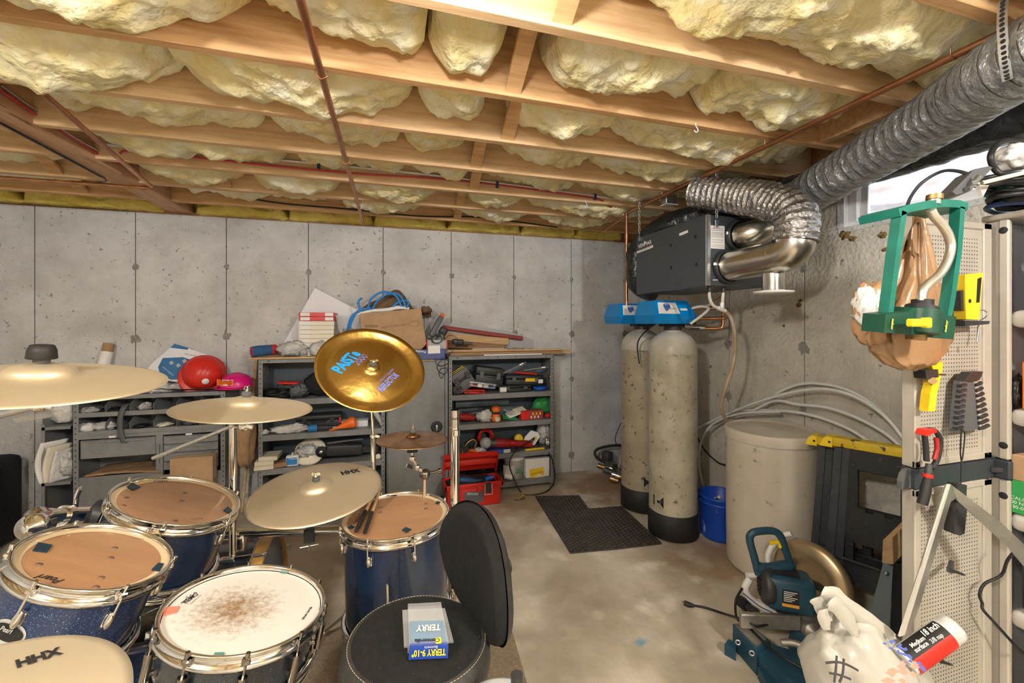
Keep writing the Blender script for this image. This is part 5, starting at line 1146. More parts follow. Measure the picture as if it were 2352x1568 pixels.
s_ = MB().grid(stk, 10, 6).build('sticker', 'paper', hh2); s_.matrix_parent_inverse = (Matrix.Translation(hh2.location) @ Matrix.Rotation(R(-25), 4, 'Z')).inverted()
tx = text('Ecuanuin', 'orange_plastic', hh2, .036, Matrix(), 0, sx=.95, bold=.01); tx.matrix_parent_inverse = (Matrix.Translation(hh2.location) @ Matrix.Rotation(R(-25), 4, 'Z')).inverted()
p_ = stk(.5, .5); n_ = (p_ - (hh2.location + Vector((0, 0, 0)))).normalized(); tx.matrix_basis = frame(p_ + n_ * .004, Vector((0, 0, 1)).cross(n_), Vector((0, 0, 1)))
# ---- in the bins
belt = thing('rubber_belt', 'dark rubber strap hanging out of the upper bin row', 'belt', (ax(281, 3.58), 3.59, .75))
mb = MB(); P = spline([Vector(p) for p in ((ax(296, 3.7), 3.70, .90), (ax(291, 3.62), 3.62, .935), (ax(280, 3.575), 3.575, .90), (ax(274, 3.57), 3.57, .82), (ax(276, 3.575), 3.575, .73), (ax(284, 3.58), 3.58, .665))], 6)
vs = []; fs = []
for p in P: vs += [p + Vector((-.012, -.004, 0)), p + Vector((.018, .003, 0)), p + Vector((.018, .007, 0)), p + Vector((-.012, 0, 0))]
for i in range(len(P) - 1):
    for a in range(4): fs.append((i * 4 + a, i * 4 + (a + 1) % 4, i * 4 + 4 + (a + 1) % 4, i * 4 + 4 + a))
kid(mb.add(vs, fs, True), 'strap', 'grey_plastic', belt)
for i, (u, z, r, m, lab) in enumerate(((205, .89, (.055, .05, .022), 'bag_clear', 'clear bag of parts in the first upper bin beside the post'), (258, .885, (.06, .05, .02), 'bag_black', 'black coil in the second upper bin'), (335, .90, (.04, .05, .028), 'bag_clear', 'small clear parts bag leaning in the third upper bin'),
        (198, .765, (.06, .05, .03), 'paper', 'crumpled paper packet in the first lower bin'), (243, .77, (.07, .05, .03), 'bag_white', 'clear bag of white fittings in the second lower bin'), (322, .76, (.05, .05, .012), 'bag_black', 'tangle of wire in the third lower bin'), (378, .76, (.05, .05, .014), 'cream', 'pale offcuts lying in the fourth lower bin'), (440, .765, (.06, .05, .02), 'bag_grey', 'grey bag in the fifth lower bin'), (490, .76, (.04, .05, .02), 'bag_clear', 'clear bag in the last lower bin'))):
    bag(lab, (ax(u, 3.68), 3.68, z), r, m, 30 + i, 'parts_bag', 'parts bag', .4, 3.5, 22)
pbg = thing('paper_bag', 'flattened brown paper bag lying in the open drawer space', 'paper bag', (ax(270, 3.7), 3.70, .434))
kid(MB().grid(lambda a, b: (ax(202, 3.62) + a * .44, 3.585 + b * .24, .44 + .016 * math.sin(PI * a) * (1 + .6 * fbm((a * 6, b * 3, 1))) + .014 * (1 - a)), 26, 10, thick=.012), 'sheet', 'kraft', pbg)
carton('cardboard flap box leaning in front of the drawers', ax(398, 3.55), ax(495, 3.55), 3.50, 3.58, .0, .545, rot=None, name='flat_carton')['label'] = 'flat cardboard box standing in front of the lowest drawers'
fc_ = thing('carton_support', None, None) if False else None
# catalogues in the side rack
for i, (dx, m, rot, lab) in enumerate(((0, 'paper', .05, 'thick pale catalogue bent over the edge of the side rack'), (.025, 'cream', .12, 'cream catalogue standing in the side rack'), (.05, 'paper', .2, 'catalogue with black print leaning in the side rack'))):
    t = thing('catalogue', lab, 'catalogue', (-2.27 + dx, 3.62, .421)); 
    kid(MB().grid(lambda a, b: (-2.285 + dx + .05 * math.sin(b * PI * .5) * rot * 4 * (1 - a) - .03 * math.sin(PI * b) * (1 - i * .3) + a * .085, 3.58 + a * .12, .424 + b * (.27 - i * .03)), 8, 14, thick=.012), 'pages', m, t)
    kid(MB().grid(lambda a, b: (-2.2845 + dx + .05 * math.sin(b * PI * .5) * rot * 4 * (1 - a) - .03 * math.sin(PI * b) * (1 - i * .3) + a * .085 + .001, 3.5785 + a * .12, .424 + b * (.27 - i * .03)), 8, 14, thick=.001), 'cover', ('paper', 'cream', 'bag_white')[i], t)
bag('crumpled grey plastic in the side rack', (-2.18, 3.66, .52), (.05, .06, .08), 'bag_clear', 91, 'packaging', 'packaging')
bag('white plastic-wrapped drawings hanging above the side rack', (-2.22, 3.70, .92), (.085, .05, .125), 'bag_white', 92, 'packaging', 'packaging', .2)
bag('grey crumpled bag stuffed at the end of the bin cabinet', (-2.17, 3.80, 1.03), (.06, .05, .05), 'bag_grey', 93)
bag('brown plastic sack hanging between the two steel units', (-1.09, 3.66, .62), (.075, .08, .24), 'kraft', 94, 'sack', 'sack', .25)
one(MB().cyl((-1.14, 3.75, 0.02), (-1.06, 3.84, 1.25), .012, n=8), 'wood_stick', 'lumber', 'thin wooden stick leaning on the wall between the steel units', 'stick')
# black fabric chair-bag on the far left
mat('denim_black', (.010, .011, .013), .9, c2=(.016, .018, .021), scale=40)
bs = thing('black_bag', 'large black canvas bag standing on the floor by the back wall', 'bag', (-2.72, 3.45, 0))
kid(MB().grid(lambda a, b: (-3.05 + (.60 + .04 * math.sin(3 * b)) * (.5 - .5 * math.cos(PI * min(1, a * 1.0))) + .05 * b * 0, 3.42 - .20 * math.sin(PI * a) + .012 * fbm((a * 6, b * 6, 2)), b * .66 - .0), 24, 18, thick=.02), 'body', 'denim_black', bs)
kid(MB().box((-3.0, 3.46, .0), (-2.50, 3.80, .60), .05), 'filling', 'denim_black', bs)
kid(MB().box((-3.05, 3.55, .6), (-2.72, 3.62, 1.02), .03), 'upper_flap', 'denim_black', bs)
kid(MB().tube([(-2.99, 3.235, .57), (-2.75, 3.20, .575), (-2.52, 3.32, .57)], .003, 6, sub=5), 'seam', 'grey_light', bs)
# ---- top of shelving B and the locker
one(MB().box((BX0 - .06, FY - .02, 1.233), (-.2, BY - .01, 1.247), .002), 'wood_board', 'lumber', 'plywood board lying on top of the jack shelving', 'board')
TB = 1.248
cr_ = thing('rolled_shirt', 'rolled blue and red sports shirt on the plywood board', 'shirt', (ax(606, 3.66), 3.66, TB)); mat('cloth_blue', (.03, .10, .24), .9, bump=.3, bscale=30); mat('cloth_red', (.55, .03, .04), .9, bump=.3, bscale=30)
a, b = Vector((ax(578, 3.62), 3.62, TB + .042)), Vector((ax(625, 3.70), 3.70, TB + .052))
kid(MB().tube([a, a.lerp(b, .3), a.lerp(b, .7), b], [.040, .043, .040, .038], 16, tw=lambda q, w: 1 + .12 * fbm((q * 4, math.cos(w) * 2, math.sin(w) * 2))), 'roll', 'cloth_blue', cr_)
kid(MB().tube([b - (b - a) * .08, b + (b - a) * .2, b + (b - a) * .32], [.041, .038, .02], 14, tw=lambda q, w: 1 + .12 * fbm((q * 4, math.cos(w) * 2, 5))), 'sleeve', 'cloth_red', cr_)
kid(MB(zto(a, a - b)).lathe([(.014, .002), (.024, .004), (.03, .002), (.034, .0)], 20), 'trim', 'cloth_red', cr_)
bag('crumpled clear bag with striped packet on the plywood board', (ax(672, 3.64), 3.64, TB + .055), (.105, .07, .06), 'bag_clear', 41); bag('clear parts bag in front of the card-file drawers', (ax(732, 3.63), 3.63, TB + .05), (.07, .05, .06), 'bag_clear', 42)
wp = thing('poster_board', 'large white panel leaning on the wall, one corner up', 'panel', aY(655, 800, 3.86))
P = [aY(u, v, 3.862) for u, v in ((650, 790), (723, 661), (830, 716), (800, 815), (700, 818))]; Q = [p + Vector((0, .012, 0)) for p in P]; k = 5
kid(MB().add(P + Q, [tuple(range(k)), tuple(range(k, 2 * k))[::-1]] + [(i, (i + 1) % k, k + (i + 1) % k, k + i) for i in range(k)]), 'sheet', 'white_panel', wp)
# card-file drawers: stacked trays
cf = thing('file_trays', 'stack of shallow cream card trays, the top two red', 'file trays', (ax(727, 3.66), 3.66, TB)); x0, x1 = ax(686, 3.64), ax(768, 3.64); zt = az(727, 717, 3.64); hh = (zt - TB) / 10
for i in range(10):
    z = TB + i * hh; red = i >= 8; bow = .0 if i > 7 else -.01 * (1 - i / 8)
    d = kid(MB().box((x0, 3.642, z + .001), (x1 + bow, 3.84, z + hh - .001), .001), 'tray', 'red_plastic' if red else 'cream', cf)
    kid(MB().box((x0 + .012, 3.641, z + .005), (x0 + .08, 3.6425, z + hh - .004)), 'card', 'paper', cf, d)
    if red: kid(MB().box((x1 - .07, 3.641, z + .005), (x1 - .01, 3.6425, z + hh - .004)), 'card', 'paper', cf, d)
tote = thing('clear_tote', 'translucent tote with clamps and hoses inside, behind the golden cymbal', 'tote', (ax(800, 3.7), 3.70, TB)); x0, x1 = ax(770, 3.66), ax(835, 3.66)
kid(MB().prism([(x0 + .02, TB), (x1, TB), (x1, TB + .33), (x0, TB + .33), (x0 + .045, TB + .14)], .15, 'xz', 3.66), 'tub', 'clear_plastic', tote)
kid(crumple(MB(), Vector(((x0 + x1) / 2, 3.73, TB + .12)), (.08, .05, .1), 4, .5, 3), 'contents', 'grey_plastic', tote)
nb = thing('noodle_carton', 'brown carton printed upside down, tilted on top of the locker', 'box', (ax(905, 3.64), 3.64, TB)); cN, nN = Vector((0, 3.63, 1.4)), Vector((0, -1, 0))
P = [aY(u, v, 3.63) for u, v in ((826, 720), (967, 708), (979, 790), (955, 815), (840, 815))]; Q = [p + Vector((.015, .2, .0)) for p in P]
kid(MB().add(P + Q, [tuple(range(5)), tuple(range(5, 10))[::-1]] + [(i, 5 + i, 5 + (i + 1) % 5, (i + 1) % 5) for i in range(5)]), 'carton', 'cardboard', nb)
ptext('FROZEN HOMESTYLE NOODLES', 'ink_brown', nb, cN, nN, (938, 744), (876, 752), 1.1)
for i in range(12): quadplate(nb, cN, nN, [(839 + i * 2.5, 752), (840.2 + i * 2.5, 752), (840.2 + i * 2.5, 746), (839 + i * 2.5, 746)], 'ink_brown', 'barcode_bar')
kid(MB().tube([aY(952 + 11 * math.cos(a * PI / 10), 743 + 6 * math.sin(a * PI / 10) - 1.2 * math.cos(a * PI / 10), 3.6295) for a in range(20)], .0012, 4, closed=True), 'emblem', 'ink_brown', nb)
wt = thing('plastic_cover', 'white plastic cover lying over the noodle carton', 'cover', aY(880, 712, 3.66)); kid(MB().tube([aY(u, v, 3.655) for u, v in ((822, 722), (850, 714), (890, 711), (915, 706), (940, 708))], [.012, .014, .016, .018, .012], 10, sub=4), 'rim', 'white_plastic', wt); kid(MB().grid(lambda a, b: aY(826 + a * 114, 718 - 11 * a, 3.66 + .18 * b) + Vector((0, 0, .012 * math.sin(PI * a) + .004)), 12, 6, thick=.004), 'plate', 'white_plastic', wt)
bc = thing('work_jacket', 'brown canvas jacket heaped over the noodle carton', 'jacket', aY(900, 708, 3.76))
def jk(a, b):
    u = 832 + 158 * a; prof = 20 * math.sin(PI * min(1, a * 1.4)) ** .7 + 26 * math.exp(-((a - .52) / .2) ** 2) - 22 * max(0, a - .55) * 1.6
    v = 712 - prof * math.sin(PI * min(1, b * .62)) + 6 * (b < .1) + a * 2 - 4
    p = aY(u, v, 3.70 + .14 * b); return p + Vector((0, .01, .012)) * fbm((a * 7, b * 5, 3), 4)
kid(MB().grid(jk, 40, 20, thick=.006), 'cloth', 'cloth_brown', bc)
kid(crumple(MB(), aY(978, 712, 3.72), (.05, .05, .03), 6, .5, 3), 'cuff', 'cloth_brown', bc)
bh = thing('blue_hose', 'bright blue air hose looped over the jacket', 'hose', aY(840, 735, 3.66)); mat('hose_blue', (.01, .22, .68), .35)
for L_ in (((803, 752), (808, 735), (818, 718), (830, 711), (850, 708), (843, 706)), ((846, 710), (850, 690), (868, 674), (890, 671), (910, 680), (922, 703)), ((855, 710), (866, 692), (885, 678), (905, 674), (920, 680), (932, 704)), ((832, 684), (823, 692), (826, 708), (836, 712)), ((902, 704), (915, 694), (932, 690), (938, 696), (934, 706)), ((798, 758), (802, 740), (812, 722), (826, 714))):
    kid(MB().tube([aY(u, v, 3.645 - .004 * i) for i, (u, v) in enumerate(L_)], .0085, 8, sub=6), 'loop', 'hose_blue', bh)
mat('box_blue', (.06, .09, .26), .4); mat('box_black', (.015, .015, .017), .4)
pc = carton('long blue box with upside-down lettering on top of the locker', ax(948, FY - .02), ax(1022, FY - .02), FY - .02, FY + .13, 1.205, 1.285, 'box_blue', 'long_box', tape=False)
ptext('Precision', 'paper', pc, Vector((0, FY - .021, 1.25)), (0, -1, 0), (978, 808), (952, 806), 1.1, bold=.02)
for p in pc.children: pass
quadplate(pc, Vector((0, FY - .0205, 1.25)), Vector((0, -1, 0)), [(983, 812), (983, 794), (1011, 793), (1011, 811)], 'paper', 'picture')
for uu in (895,): carton('short brown block carton under the long blue box', ax(965, FY), ax(995, FY), FY, FY + .1, 1.186, 1.2045, 'cardboard', 'flat_box', tape=False)
vt = thing('cordless_tool', 'black and orange cordless tool standing on a grey box', 'power tool', (ax(1003, 3.62), 3.62, 1.286))
bx = carton('small grey box with red ends carrying the black and orange tool', ax(980, 3.62), ax(1027, 3.62), 3.62, 3.72, 1.289, 1.365, 'grey_light', 'tool_box', tape=False)
for x in (ax(980, 3.62), ax(1027, 3.62) - .008): kid(MB().box((x - .001, 3.618, 1.289), (x + .009, 3.722, 1.366)), 'end_band', 'red_plastic', bx)
a, b = aY(990, 772, 3.64), aY(1014, 727, 3.66)
mb = MB(frame((a + b) / 2, (b - a), (0, 1, 0))); L_ = (b - a).length
kid(mb.box((-L_ / 2, -.03, -.022), (L_ / 2, .03, .022), .006), 'body', 'grey_plastic', vt)
kid(MB(frame(b, (b - a), (0, 1, 0))).prism([(0, -.03), (.02, -.026), (.032, .0), (.02, .026), (0, .03)], .04, 'xy', -.02), 'nose', 'orange_plastic', vt)
kid(MB().rbox(aY(1018, 760, 3.66), (.07, .06, .06), (0, R(30), 0), .012), 'motor', 'black_plastic', vt); kid(MB().rbox(aY(1000, 764, 3.66) + Vector((0, 0, -.02)), (.09, .06, .02), (0, 0, 0), .005), 'foot', 'black_plastic', vt)
cw = thing('charger_cable', 'tangled thin black charger cable hanging in front of the locker', 'cable', aY(1010, 780, 3.59)); rn = random.Random(4)
P = [aY(1003 + 13 * math.cos(i * 1.1) * (1 if i < 14 else .8), 779 + 9 * math.sin(i * 1.1), 3.595 - .002 * (i % 5)) for i in range(16)]
kid(MB().tube(P, .0028, 6, sub=5), 'coil', 'black_cable', cw)
P = [aY(u, v, FY - .018 - .003 * (i % 3)) for i, (u, v) in enumerate(((1020, 782), (1032, 770), (1048, 775), (1050, 790), (1040, 805), (1030, 818), (1008, 824), (1000, 832), (1012, 840), (1026, 836), (1030, 828), (1015, 826), (1004, 842), (1010, 854), (1022, 858), (1028, 846), (1014, 846), (1008, 858), (1014, 868), (1020, 860)))]
kid(MB().tube(P, .0025, 6, sub=6), 'lead', 'black_cable', cw)
# ---- lumber on top of shelving D
TD = 1.2235
def plank(label, pa, pb, Y, z0, th, dep, m, cat='board', name='lumber_board'):
    x0, x1 = ax(pa, Y), ax(pb, Y); return one(MB().box((x0, Y, z0), (x1, Y + dep, z0 + th), .0015), name, m, label, cat)
plank('thin white moulding lying on the front edge of the tool shelving', 1112, 1245, FY + .002, TD, .010, .03, 'white_paint', name='moulding')
plank('long dark plank on the tool shelving sticking out past its end', 1033, 1292, FY + .034, TD, .030, .07, 'lumber_dark'); plank('pale plank end sticking out furthest past the tool shelving', 1180, 1313, FY + .115, TD, .032, .05, 'lumber')
plank('square pale batten resting on the dark plank', 1028, 1290, FY + .05, TD + .0335, .016, .03, 'lumber'); plank('white-painted trim strip among the lumber', 1033, 1190, FY + .085, TD + .0335, .018, .03, 'wood_pale', name='trim_strip')
plank('broad pine board lying near the wall on the tool shelving', 1080, 1260, FY + .17, TD + .001, .02, .08, 'lumber')
plank('white batten on the pine board', 1085, 1165, FY + .19, TD + .0225, .03, .03, 'white_panel')
a, b = aY(1022, 768, 3.83), aY(1168, 785, 3.83); a.z -= .02
one(MB(frame(a, b - a, (0, 1, 0))).box((0, 0, -.03), ((b - a).length, .04, .035), .002), 'lumber_board', 'lumber', 'thick pine offcut sloping down under the maroon roll', 'board')
a, b = aY(1025, 790, 3.80), aY(1160, 797, 3.80)
one(MB(frame(a, b - a, (0, 1, 0))).box((0, 0, -.03), ((b - a).length, .03, .025), .002), 'lumber_board', 'lumber_dark', 'dark board lying under the sloping pine offcut', 'board')
mr_ = thing('paper_roll', 'maroon paper roll lying on the lumber against the wall', 'roll', (ax(1120, 3.83), 3.83, 1.3)); kid(MB().cyl(aY(1018, 752, 3.845), aY(1200, 777, 3.845), .020, n=14), 'roll', 'maroon', mr_)
gs = thing('plastic_sheet', 'translucent grey sheet standing behind the lumber', 'sheet', aY(1100, 775, 3.875)); kid(MB().add([aY(u, v, 3.88) for u, v in ((975, 715), (1025, 740), (1160, 758), (1225, 780), (1225, 800), (975, 800))], [(0, 1, 2, 3, 4, 5)]), 'sheet', 'grey_light', gs)
ps = thing('paper_sheet', 'crumpled white paper lying at the end of the lumber stack', 'paper', (ax(1190, 3.7), 3.70, 1.275)); kid(MB().grid(lambda a, b: (ax(1165, 3.7) + a * .2, 3.66 + b * .14, 1.275 + .02 * (1 - a) + .008 * fbm((a * 5, b * 4, 9))), 14, 8, thick=.002), 'sheet', 'bag_white', ps)
bt_ = thing('battery_pack', 'dark battery drill lying beside the red-ended box', 'power tool', (ax(1050, 3.66), 3.66, 1.28)); kid(MB().rbox(aY(1052, 785, 3.68), (.10, .05, .05), (0, .1, 0), .012), 'housing', 'black_plastic', bt_); kid(MB().cyl(aY(1062, 786, 3.68), aY(1085, 789, 3.68), .012, n=12), 'spindle', 'iron', bt_)
# ---- tool shelving D contents
Y0 = FY + .02
def onD(u, Y, lvl): return Vector((ax(u, Y), Y, SD[lvl] + .001))
t = case('grey and black tool box with yellow stripes, tipped against the shelf post', onD(1074, 3.70, 3) + Vector((0, 0, .05)), (.17, .15, .18), 'grey_plastic', (0, R(-33), 0), 'tool_box', lidm='grey_plastic')
for y in (-.05, .03): MB().box((-.075, y, .18), (.075, y + .014, .1835)).build('stripe', 'yellow_plastic', t)
case('small dark box standing at the left foot of the top tool shelf', onD(1049, 3.66, 3), (.075, .08, .075), 'black_plastic', (0, 0, 0), 'small_box', handle=False)['label'] = 'small dark box at the foot of the yellow-striped tool box'
case('black barn-lid tool box behind the clear organizer', onD(1118, 3.74, 3) + Vector((0, 0, .055)), (.26, .16, .17), 'black_plastic', (0, R(8), 0), 'tool_box', 'grey_plastic')
oz = case('clear parts organizer lying tilted over the red box', onD(1106, 3.655, 3) + Vector((0, 0, .052)), (.24, .09, .045), 'clear_plastic', (0, R(9), 0), 'parts_organizer', cat='organizer', handle=False, lidm='bag_clear')
for i in range(4): MB().box((-.1 + i * .055, -.04, .003), (-.06 + i * .055, .04, .03), .002).build('compartment', ('red_plastic', 'cream', 'grey_light', 'blue_plastic')[i], oz)
case('flat red tool case under the clear organizer', onD(1088, 3.66, 3), (.19, .08, .035), 'red_plastic', (0, R(3), 0), 'flat_case', handle=False)
sp = thing('label_roll', 'white label roll lying on the top tool shelf', 'roll', onD(1154, 3.63, 3)); kid(MB().cyl(onD(1148, 3.63, 3) + Vector((0, 0, .025)), onD(1162, 3.63, 3) + Vector((0, -.005, .025)), .024, n=20), 'roll', 'paper', sp); kid(MB().cyl(onD(1162, 3.625, 3) + Vector((0.0, 0, .025)), onD(1163, 3.624, 3) + Vector((.002, 0, .025)), .011, n=14), 'core', 'grey_plastic', sp)
case('long black tool case at the bottom of the stack on the top tool shelf', onD(1182, 3.70, 3), (.28, .14, .06), 'black_plastic', (0, 0, 0), 'tool_case', 'grey_plastic', handle=False)
bx_ = case('black tool box with a yellow label and two open clear lids', onD(1200, 3.71, 3) + Vector((0, 0, .062)), (.36, .17, .085), 'black_plastic', (0, R(2), 0), 'tool_box', 'grey_plastic', handle=False)
MB().box((-.0, -.0885, .03), (.11, -.087, .06)).build('label', 'yellow_plastic', bx_); MB().box((.125, -.0885, .015), (.17, -.087, .05)).build('label', 'paper', bx_)
for i, (x, rz, ry) in enumerate(((-.09, 0, -26), (.11, 0, -8))):
    l = MB().box((-.12, -.08, 0), (.12, .09, .010), .004).build('clear_lid', 'clear_plastic', bx_, loc=(x, .0, .10 + (.03 if i == 0 else .02)), rot=(R(-18), R(ry), 0))
    MB().box((.05, -.083, -.002), (.09, -.07, .013), .003).build('lid_clip', 'white_plastic', bx_ if False else l)
MB().rbox((.02, -.03, .10), (.22, .02, .016), (0, R(4), 0), .004).build('tray_bar', 'red_plastic', bx_)
bl = thing('blue_dish', 'blue plastic dish at the right end of the top tool shelf', 'dish', onD(1240, 3.66, 3)); kid(MB(Matrix.Translation(onD(1240, 3.66, 3))).lathe([(0, 0), (.05, 0), (.065, .02), (.068, .035), (.062, .035), (.05, .008), (0, .006)], 24), 'bowl', 'blue_plastic', bl)
bw = thing('wooden_mallet', 'tool with round copper-brown wooden head at the shelf end', 'mallet', onD(1262, 3.66, 3)); kid(MB().ball(onD(1264, 3.66, 3) + Vector((.0, 0, .125)), (.026, .03, .022), 12), 'head', 'copper_bright', bw); kid(MB().cyl(onD(1266, 3.66, 3) + Vector((0, 0, .005)), onD(1262, 3.66, 3) + Vector((0, 0, .12)), .006, n=8), 'shaft', 'galv', bw)
# level 2
mat('smoke_tube', (.10, .13, .14), .25, c2=(.16, .19, .20), scale=8)
st1 = thing('rolled_sheet', 'grey translucent roll lying at the back of the sander shelf', 'roll', onD(1100, 3.82, 2)); kid(MB().cyl(onD(1045, 3.82, 2) + Vector((0, 0, .15)), onD(1166, 3.82, 2) + Vector((0, 0, .15)), .045, n=20).cyl(onD(1050, 3.82, 2) + Vector((0, 0, .05)), onD(1200, 3.82, 2) + Vector((0, 0, .05)), .05, n=20), 'roll', 'smoke_tube', st1)
rs = thing('rotary_tool', 'red corded power tool lying on the sander shelf', 'power tool', onD(1073, 3.67, 2)); kid(MB().tube([onD(1055, 3.66, 2) + Vector((0, 0, .06)), onD(1075, 3.67, 2) + Vector((0, 0, .05)), onD(1090, 3.68, 2) + Vector((0, 0, .035))], [.028, .034, .02], 14), 'body', 'red_dark', rs); kid(MB().tube([onD(1060, 3.72, 2) + Vector((0, 0, .09)), onD(1090, 3.72, 2) + Vector((0, 0, .085)), onD(1130, 3.72, 2) + Vector((0, 0, .12)), onD(1140, 3.71, 2) + Vector((0, 0, .05))], .006, 8, sub=6), 'cord', 'black_cable', rs)
bag('crumpled white bag between the red tool and the orange sander', onD(1112, 3.66, 2) + Vector((0, 0, .05)), (.075, .05, .05), 'bag_white', 51)
os_ = thing('orange_sander', 'orange palm sander standing on the middle tool shelf', 'sander', onD(1139, 3.66, 2)); o = onD(1139, 3.66, 2)
kid(MB(Matrix.Translation(o)).lathe([(0, 0), (.045, 0), (.048, .02), (.044, .05), (.03, .07), (.036, .085), (.042, .10), (.038, .125), (.02, .135), (0, .136)], 20), 'body', 'orange_plastic', os_); kid(MB().cyl(o + Vector((0, -.04, .03)), o + Vector((0, -.058, .028)), .022, n=16), 'dust_port', 'cream', os_); kid(MB(Matrix.Translation(o)).lathe([(.031, .066), (.041, .075), (.037, .086)], 20), 'grip_band', 'black_rubber', os_)
for i, (u, dz, w, rt, m) in enumerate(((1170, .02, .14, 8, 'green_plastic'), (1180, .05, .13, -14, 'paper'), (1195, .075, .12, -6, 'cream'), (1172, .06, .1, 20, 'bag_white'))):
    t = thing('parts_packet', ['green-edged packet at the bottom of the packet heap', 'white packet lying askew in the packet heap', 'cream card on top of the packet heap', 'clear bubble packet at the left of the heap'][i], 'packet', onD(u, 3.68, 2) + Vector((0, 0, dz)), (R(20), R(rt), R(10 * i))); MB().box((-w / 2, -.04, 0), (w / 2, .05, .006), .002).build('card', m, t); MB().ball((0, 0, .006), (w * .3, .025, .012), 10).build('blister', 'clear_plastic', t)
cbx = carton('red and white box of fasteners on the middle tool shelf', ax(1197, 3.63), ax(1218, 3.63), 3.63, 3.72, SD[2] + .001, SD[2] + .075, 'red_plastic', 'fastener_box', tape=False)
cb2 = carton('box with a brown and yellow parts picture on the middle tool shelf', ax(1216, 3.625), ax(1248, 3.625), 3.625, 3.70, SD[2] + .001, SD[2] + .08, 'maroon', 'picture_box', tape=False)
for i in range(6): kid(MB().box((ax(1219 + i * 4, 3.624), 3.6225, SD[2] + .012 + .03 * (i % 2)), (ax(1222 + i * 4, 3.624), 3.625, SD[2] + .035 + .03 * (i % 2))), 'print', 'yellow_plastic' if i % 2 else 'cream', cb2)
bag('shiny green snack bag behind the picture box', onD(1245, 3.75, 2) + Vector((0, 0, .09)), (.09, .05, .085), 'green_plastic', 53); bag('small red packet at the end of the middle tool shelf', onD(1258, 3.66, 2) + Vector((0, 0, .02)), (.03, .03, .02), 'red_plastic', 54)
# level 1: grinder
rr_ = thing('red_hose', 'coiled red air hose behind the angle grinder', 'hose', onD(1115, 3.74, 1)); o = onD(1116, 3.76, 1) + Vector((0, 0, .115))
kid(MB().tube([o + Vector((.068 * math.cos(a * PI / 12), .004 * (a % 5), .068 * math.sin(a * PI / 12))) for a in range(24)], .013, 10, closed=True).tube([o + Vector((.055 * math.cos(a * PI / 12), .02, .055 * math.sin(a * PI / 12))) for a in range(24)], .013, 10, closed=True), 'coil', 'red_plastic', rr_)
ag = thing('angle_grinder', 'dusty red angle grinder lying across the lower tool shelf', 'grinder', onD(1150, 3.66, 1)); a, b = onD(1112, 3.645, 1) + Vector((0, 0, .095)), onD(1218, 3.66, 1) + Vector((0, 0, .048))
d = (b - a)
kid(MB().tube([a + d * .2, a + d * .25, a + d * .5, a + d * .55, a + d * .75, a + d * .95, b], [.038, .043, .042, .036, .030, .032, .026], 16), 'body', 'red_dark', ag)
kid(MB(zto(a + d * .04, (.15, -.9, .3))).lathe([(0, .035), (.03, .035), (.046, .02), (.052, -.01), (.05, -.03), (0, -.03)], 24), 'gear_head', 'grey_light', ag); kid(MB().tube([a + d * .12, a + d * .22], [.04, .044], 16), 'collar', 'iron', ag); kid(MB().cyl(b, b + d * .03, .027, n=14), 'end_cap', 'red_plastic', ag)
kid(MB().rbox(a + d * .6 + Vector((0, -.036, .012)), (.05, .012, .03), (0, .2, 0), .005), 'switch', 'red_plastic', ag)
kid(MB().tube([b + Vector((0, 0, -.0)), b + Vector((.03, -.03, .06)), onD(1210, 3.62, 1) + Vector((0, 0, .07)), onD(1185, 3.59, 1) + Vector((0, 0, .02)), onD(1174, 3.585, 0) + Vector((0, 0, .22)), onD(1170, 3.58, 0) + Vector((0, 0, .16)), onD(1178, 3.57, 0) + Vector((0, 0, .06)), (ax(1200, 3.5), 3.5, .01), (ax(1235, 3.45), 3.45, .008), (ax(1262, 3.52), 3.52, .012), (ax(1274, 3.57), 3.57, .09), (ax(1268, 3.585), 3.585, .26), (ax(1255, 3.60), 3.62, .355)], .0055, 8, sub=8), 'cord', 'black_cable', ag)
tp = thing('tape_measure', 'round yellow tape measure behind the grinder', 'tape measure', onD(1191, 3.72, 1)); kid(MB(zto(onD(1191, 3.72, 1) + Vector((0, 0, .085)), (0, -1, .2))).lathe([(0, .018), (.03, .018), (.042, .012), (.045, 0), (.04, -.02), (0, -.02)], 22), 'case', 'yellow_plastic', tp); kid(MB().rbox(onD(1191, 3.72, 1) + Vector((0, 0, .02)), (.05, .04, .045), bev=.004), 'stand', 'iron', tp)
wb_ = thing('drywall_box', 'white box with a yellow diamond, leaning on the lower tool shelf', 'box', onD(1225, 3.72, 1)); cN, nN = Vector((ax(1225, 3.70), 3.70, .42)), Vector((-.1, -.95, .28)).normalized()
P = [onplane(u, v, cN, nN) for u, v in ((1200, 1021), (1206, 1003), (1220, 988), (1236, 993), (1240, 1003), (1228, 1022))]; Q = [p - nN * .04 for p in P]; k = 6
kid(MB().add(P + Q, [tuple(range(k)), tuple(range(k, 2 * k))[::-1]] + [(i, k + i, k + (i + 1) % k, (i + 1) % k) for i in range(k)]), 'carton', 'white_panel', wb_); quadplate(wb_, cN, nN, [(1222, 1006), (1228, 1000), (1234, 1006), (1227, 1012)], 'yellow_plastic', 'diamond', .002)
bag('clear plastic packaging standing at the end of the lower tool shelf', onD(1250, 3.76, 1) + Vector((0, 0, .12)), (.07, .05, .125), 'bag_clear', 56); bag('grey wheel-like parts at the end of the lower tool shelf', onD(1258, 3.66, 1) + Vector((0, 0, .04)), (.035, .03, .04), 'galv', 57, 'metal_parts', 'hardware')
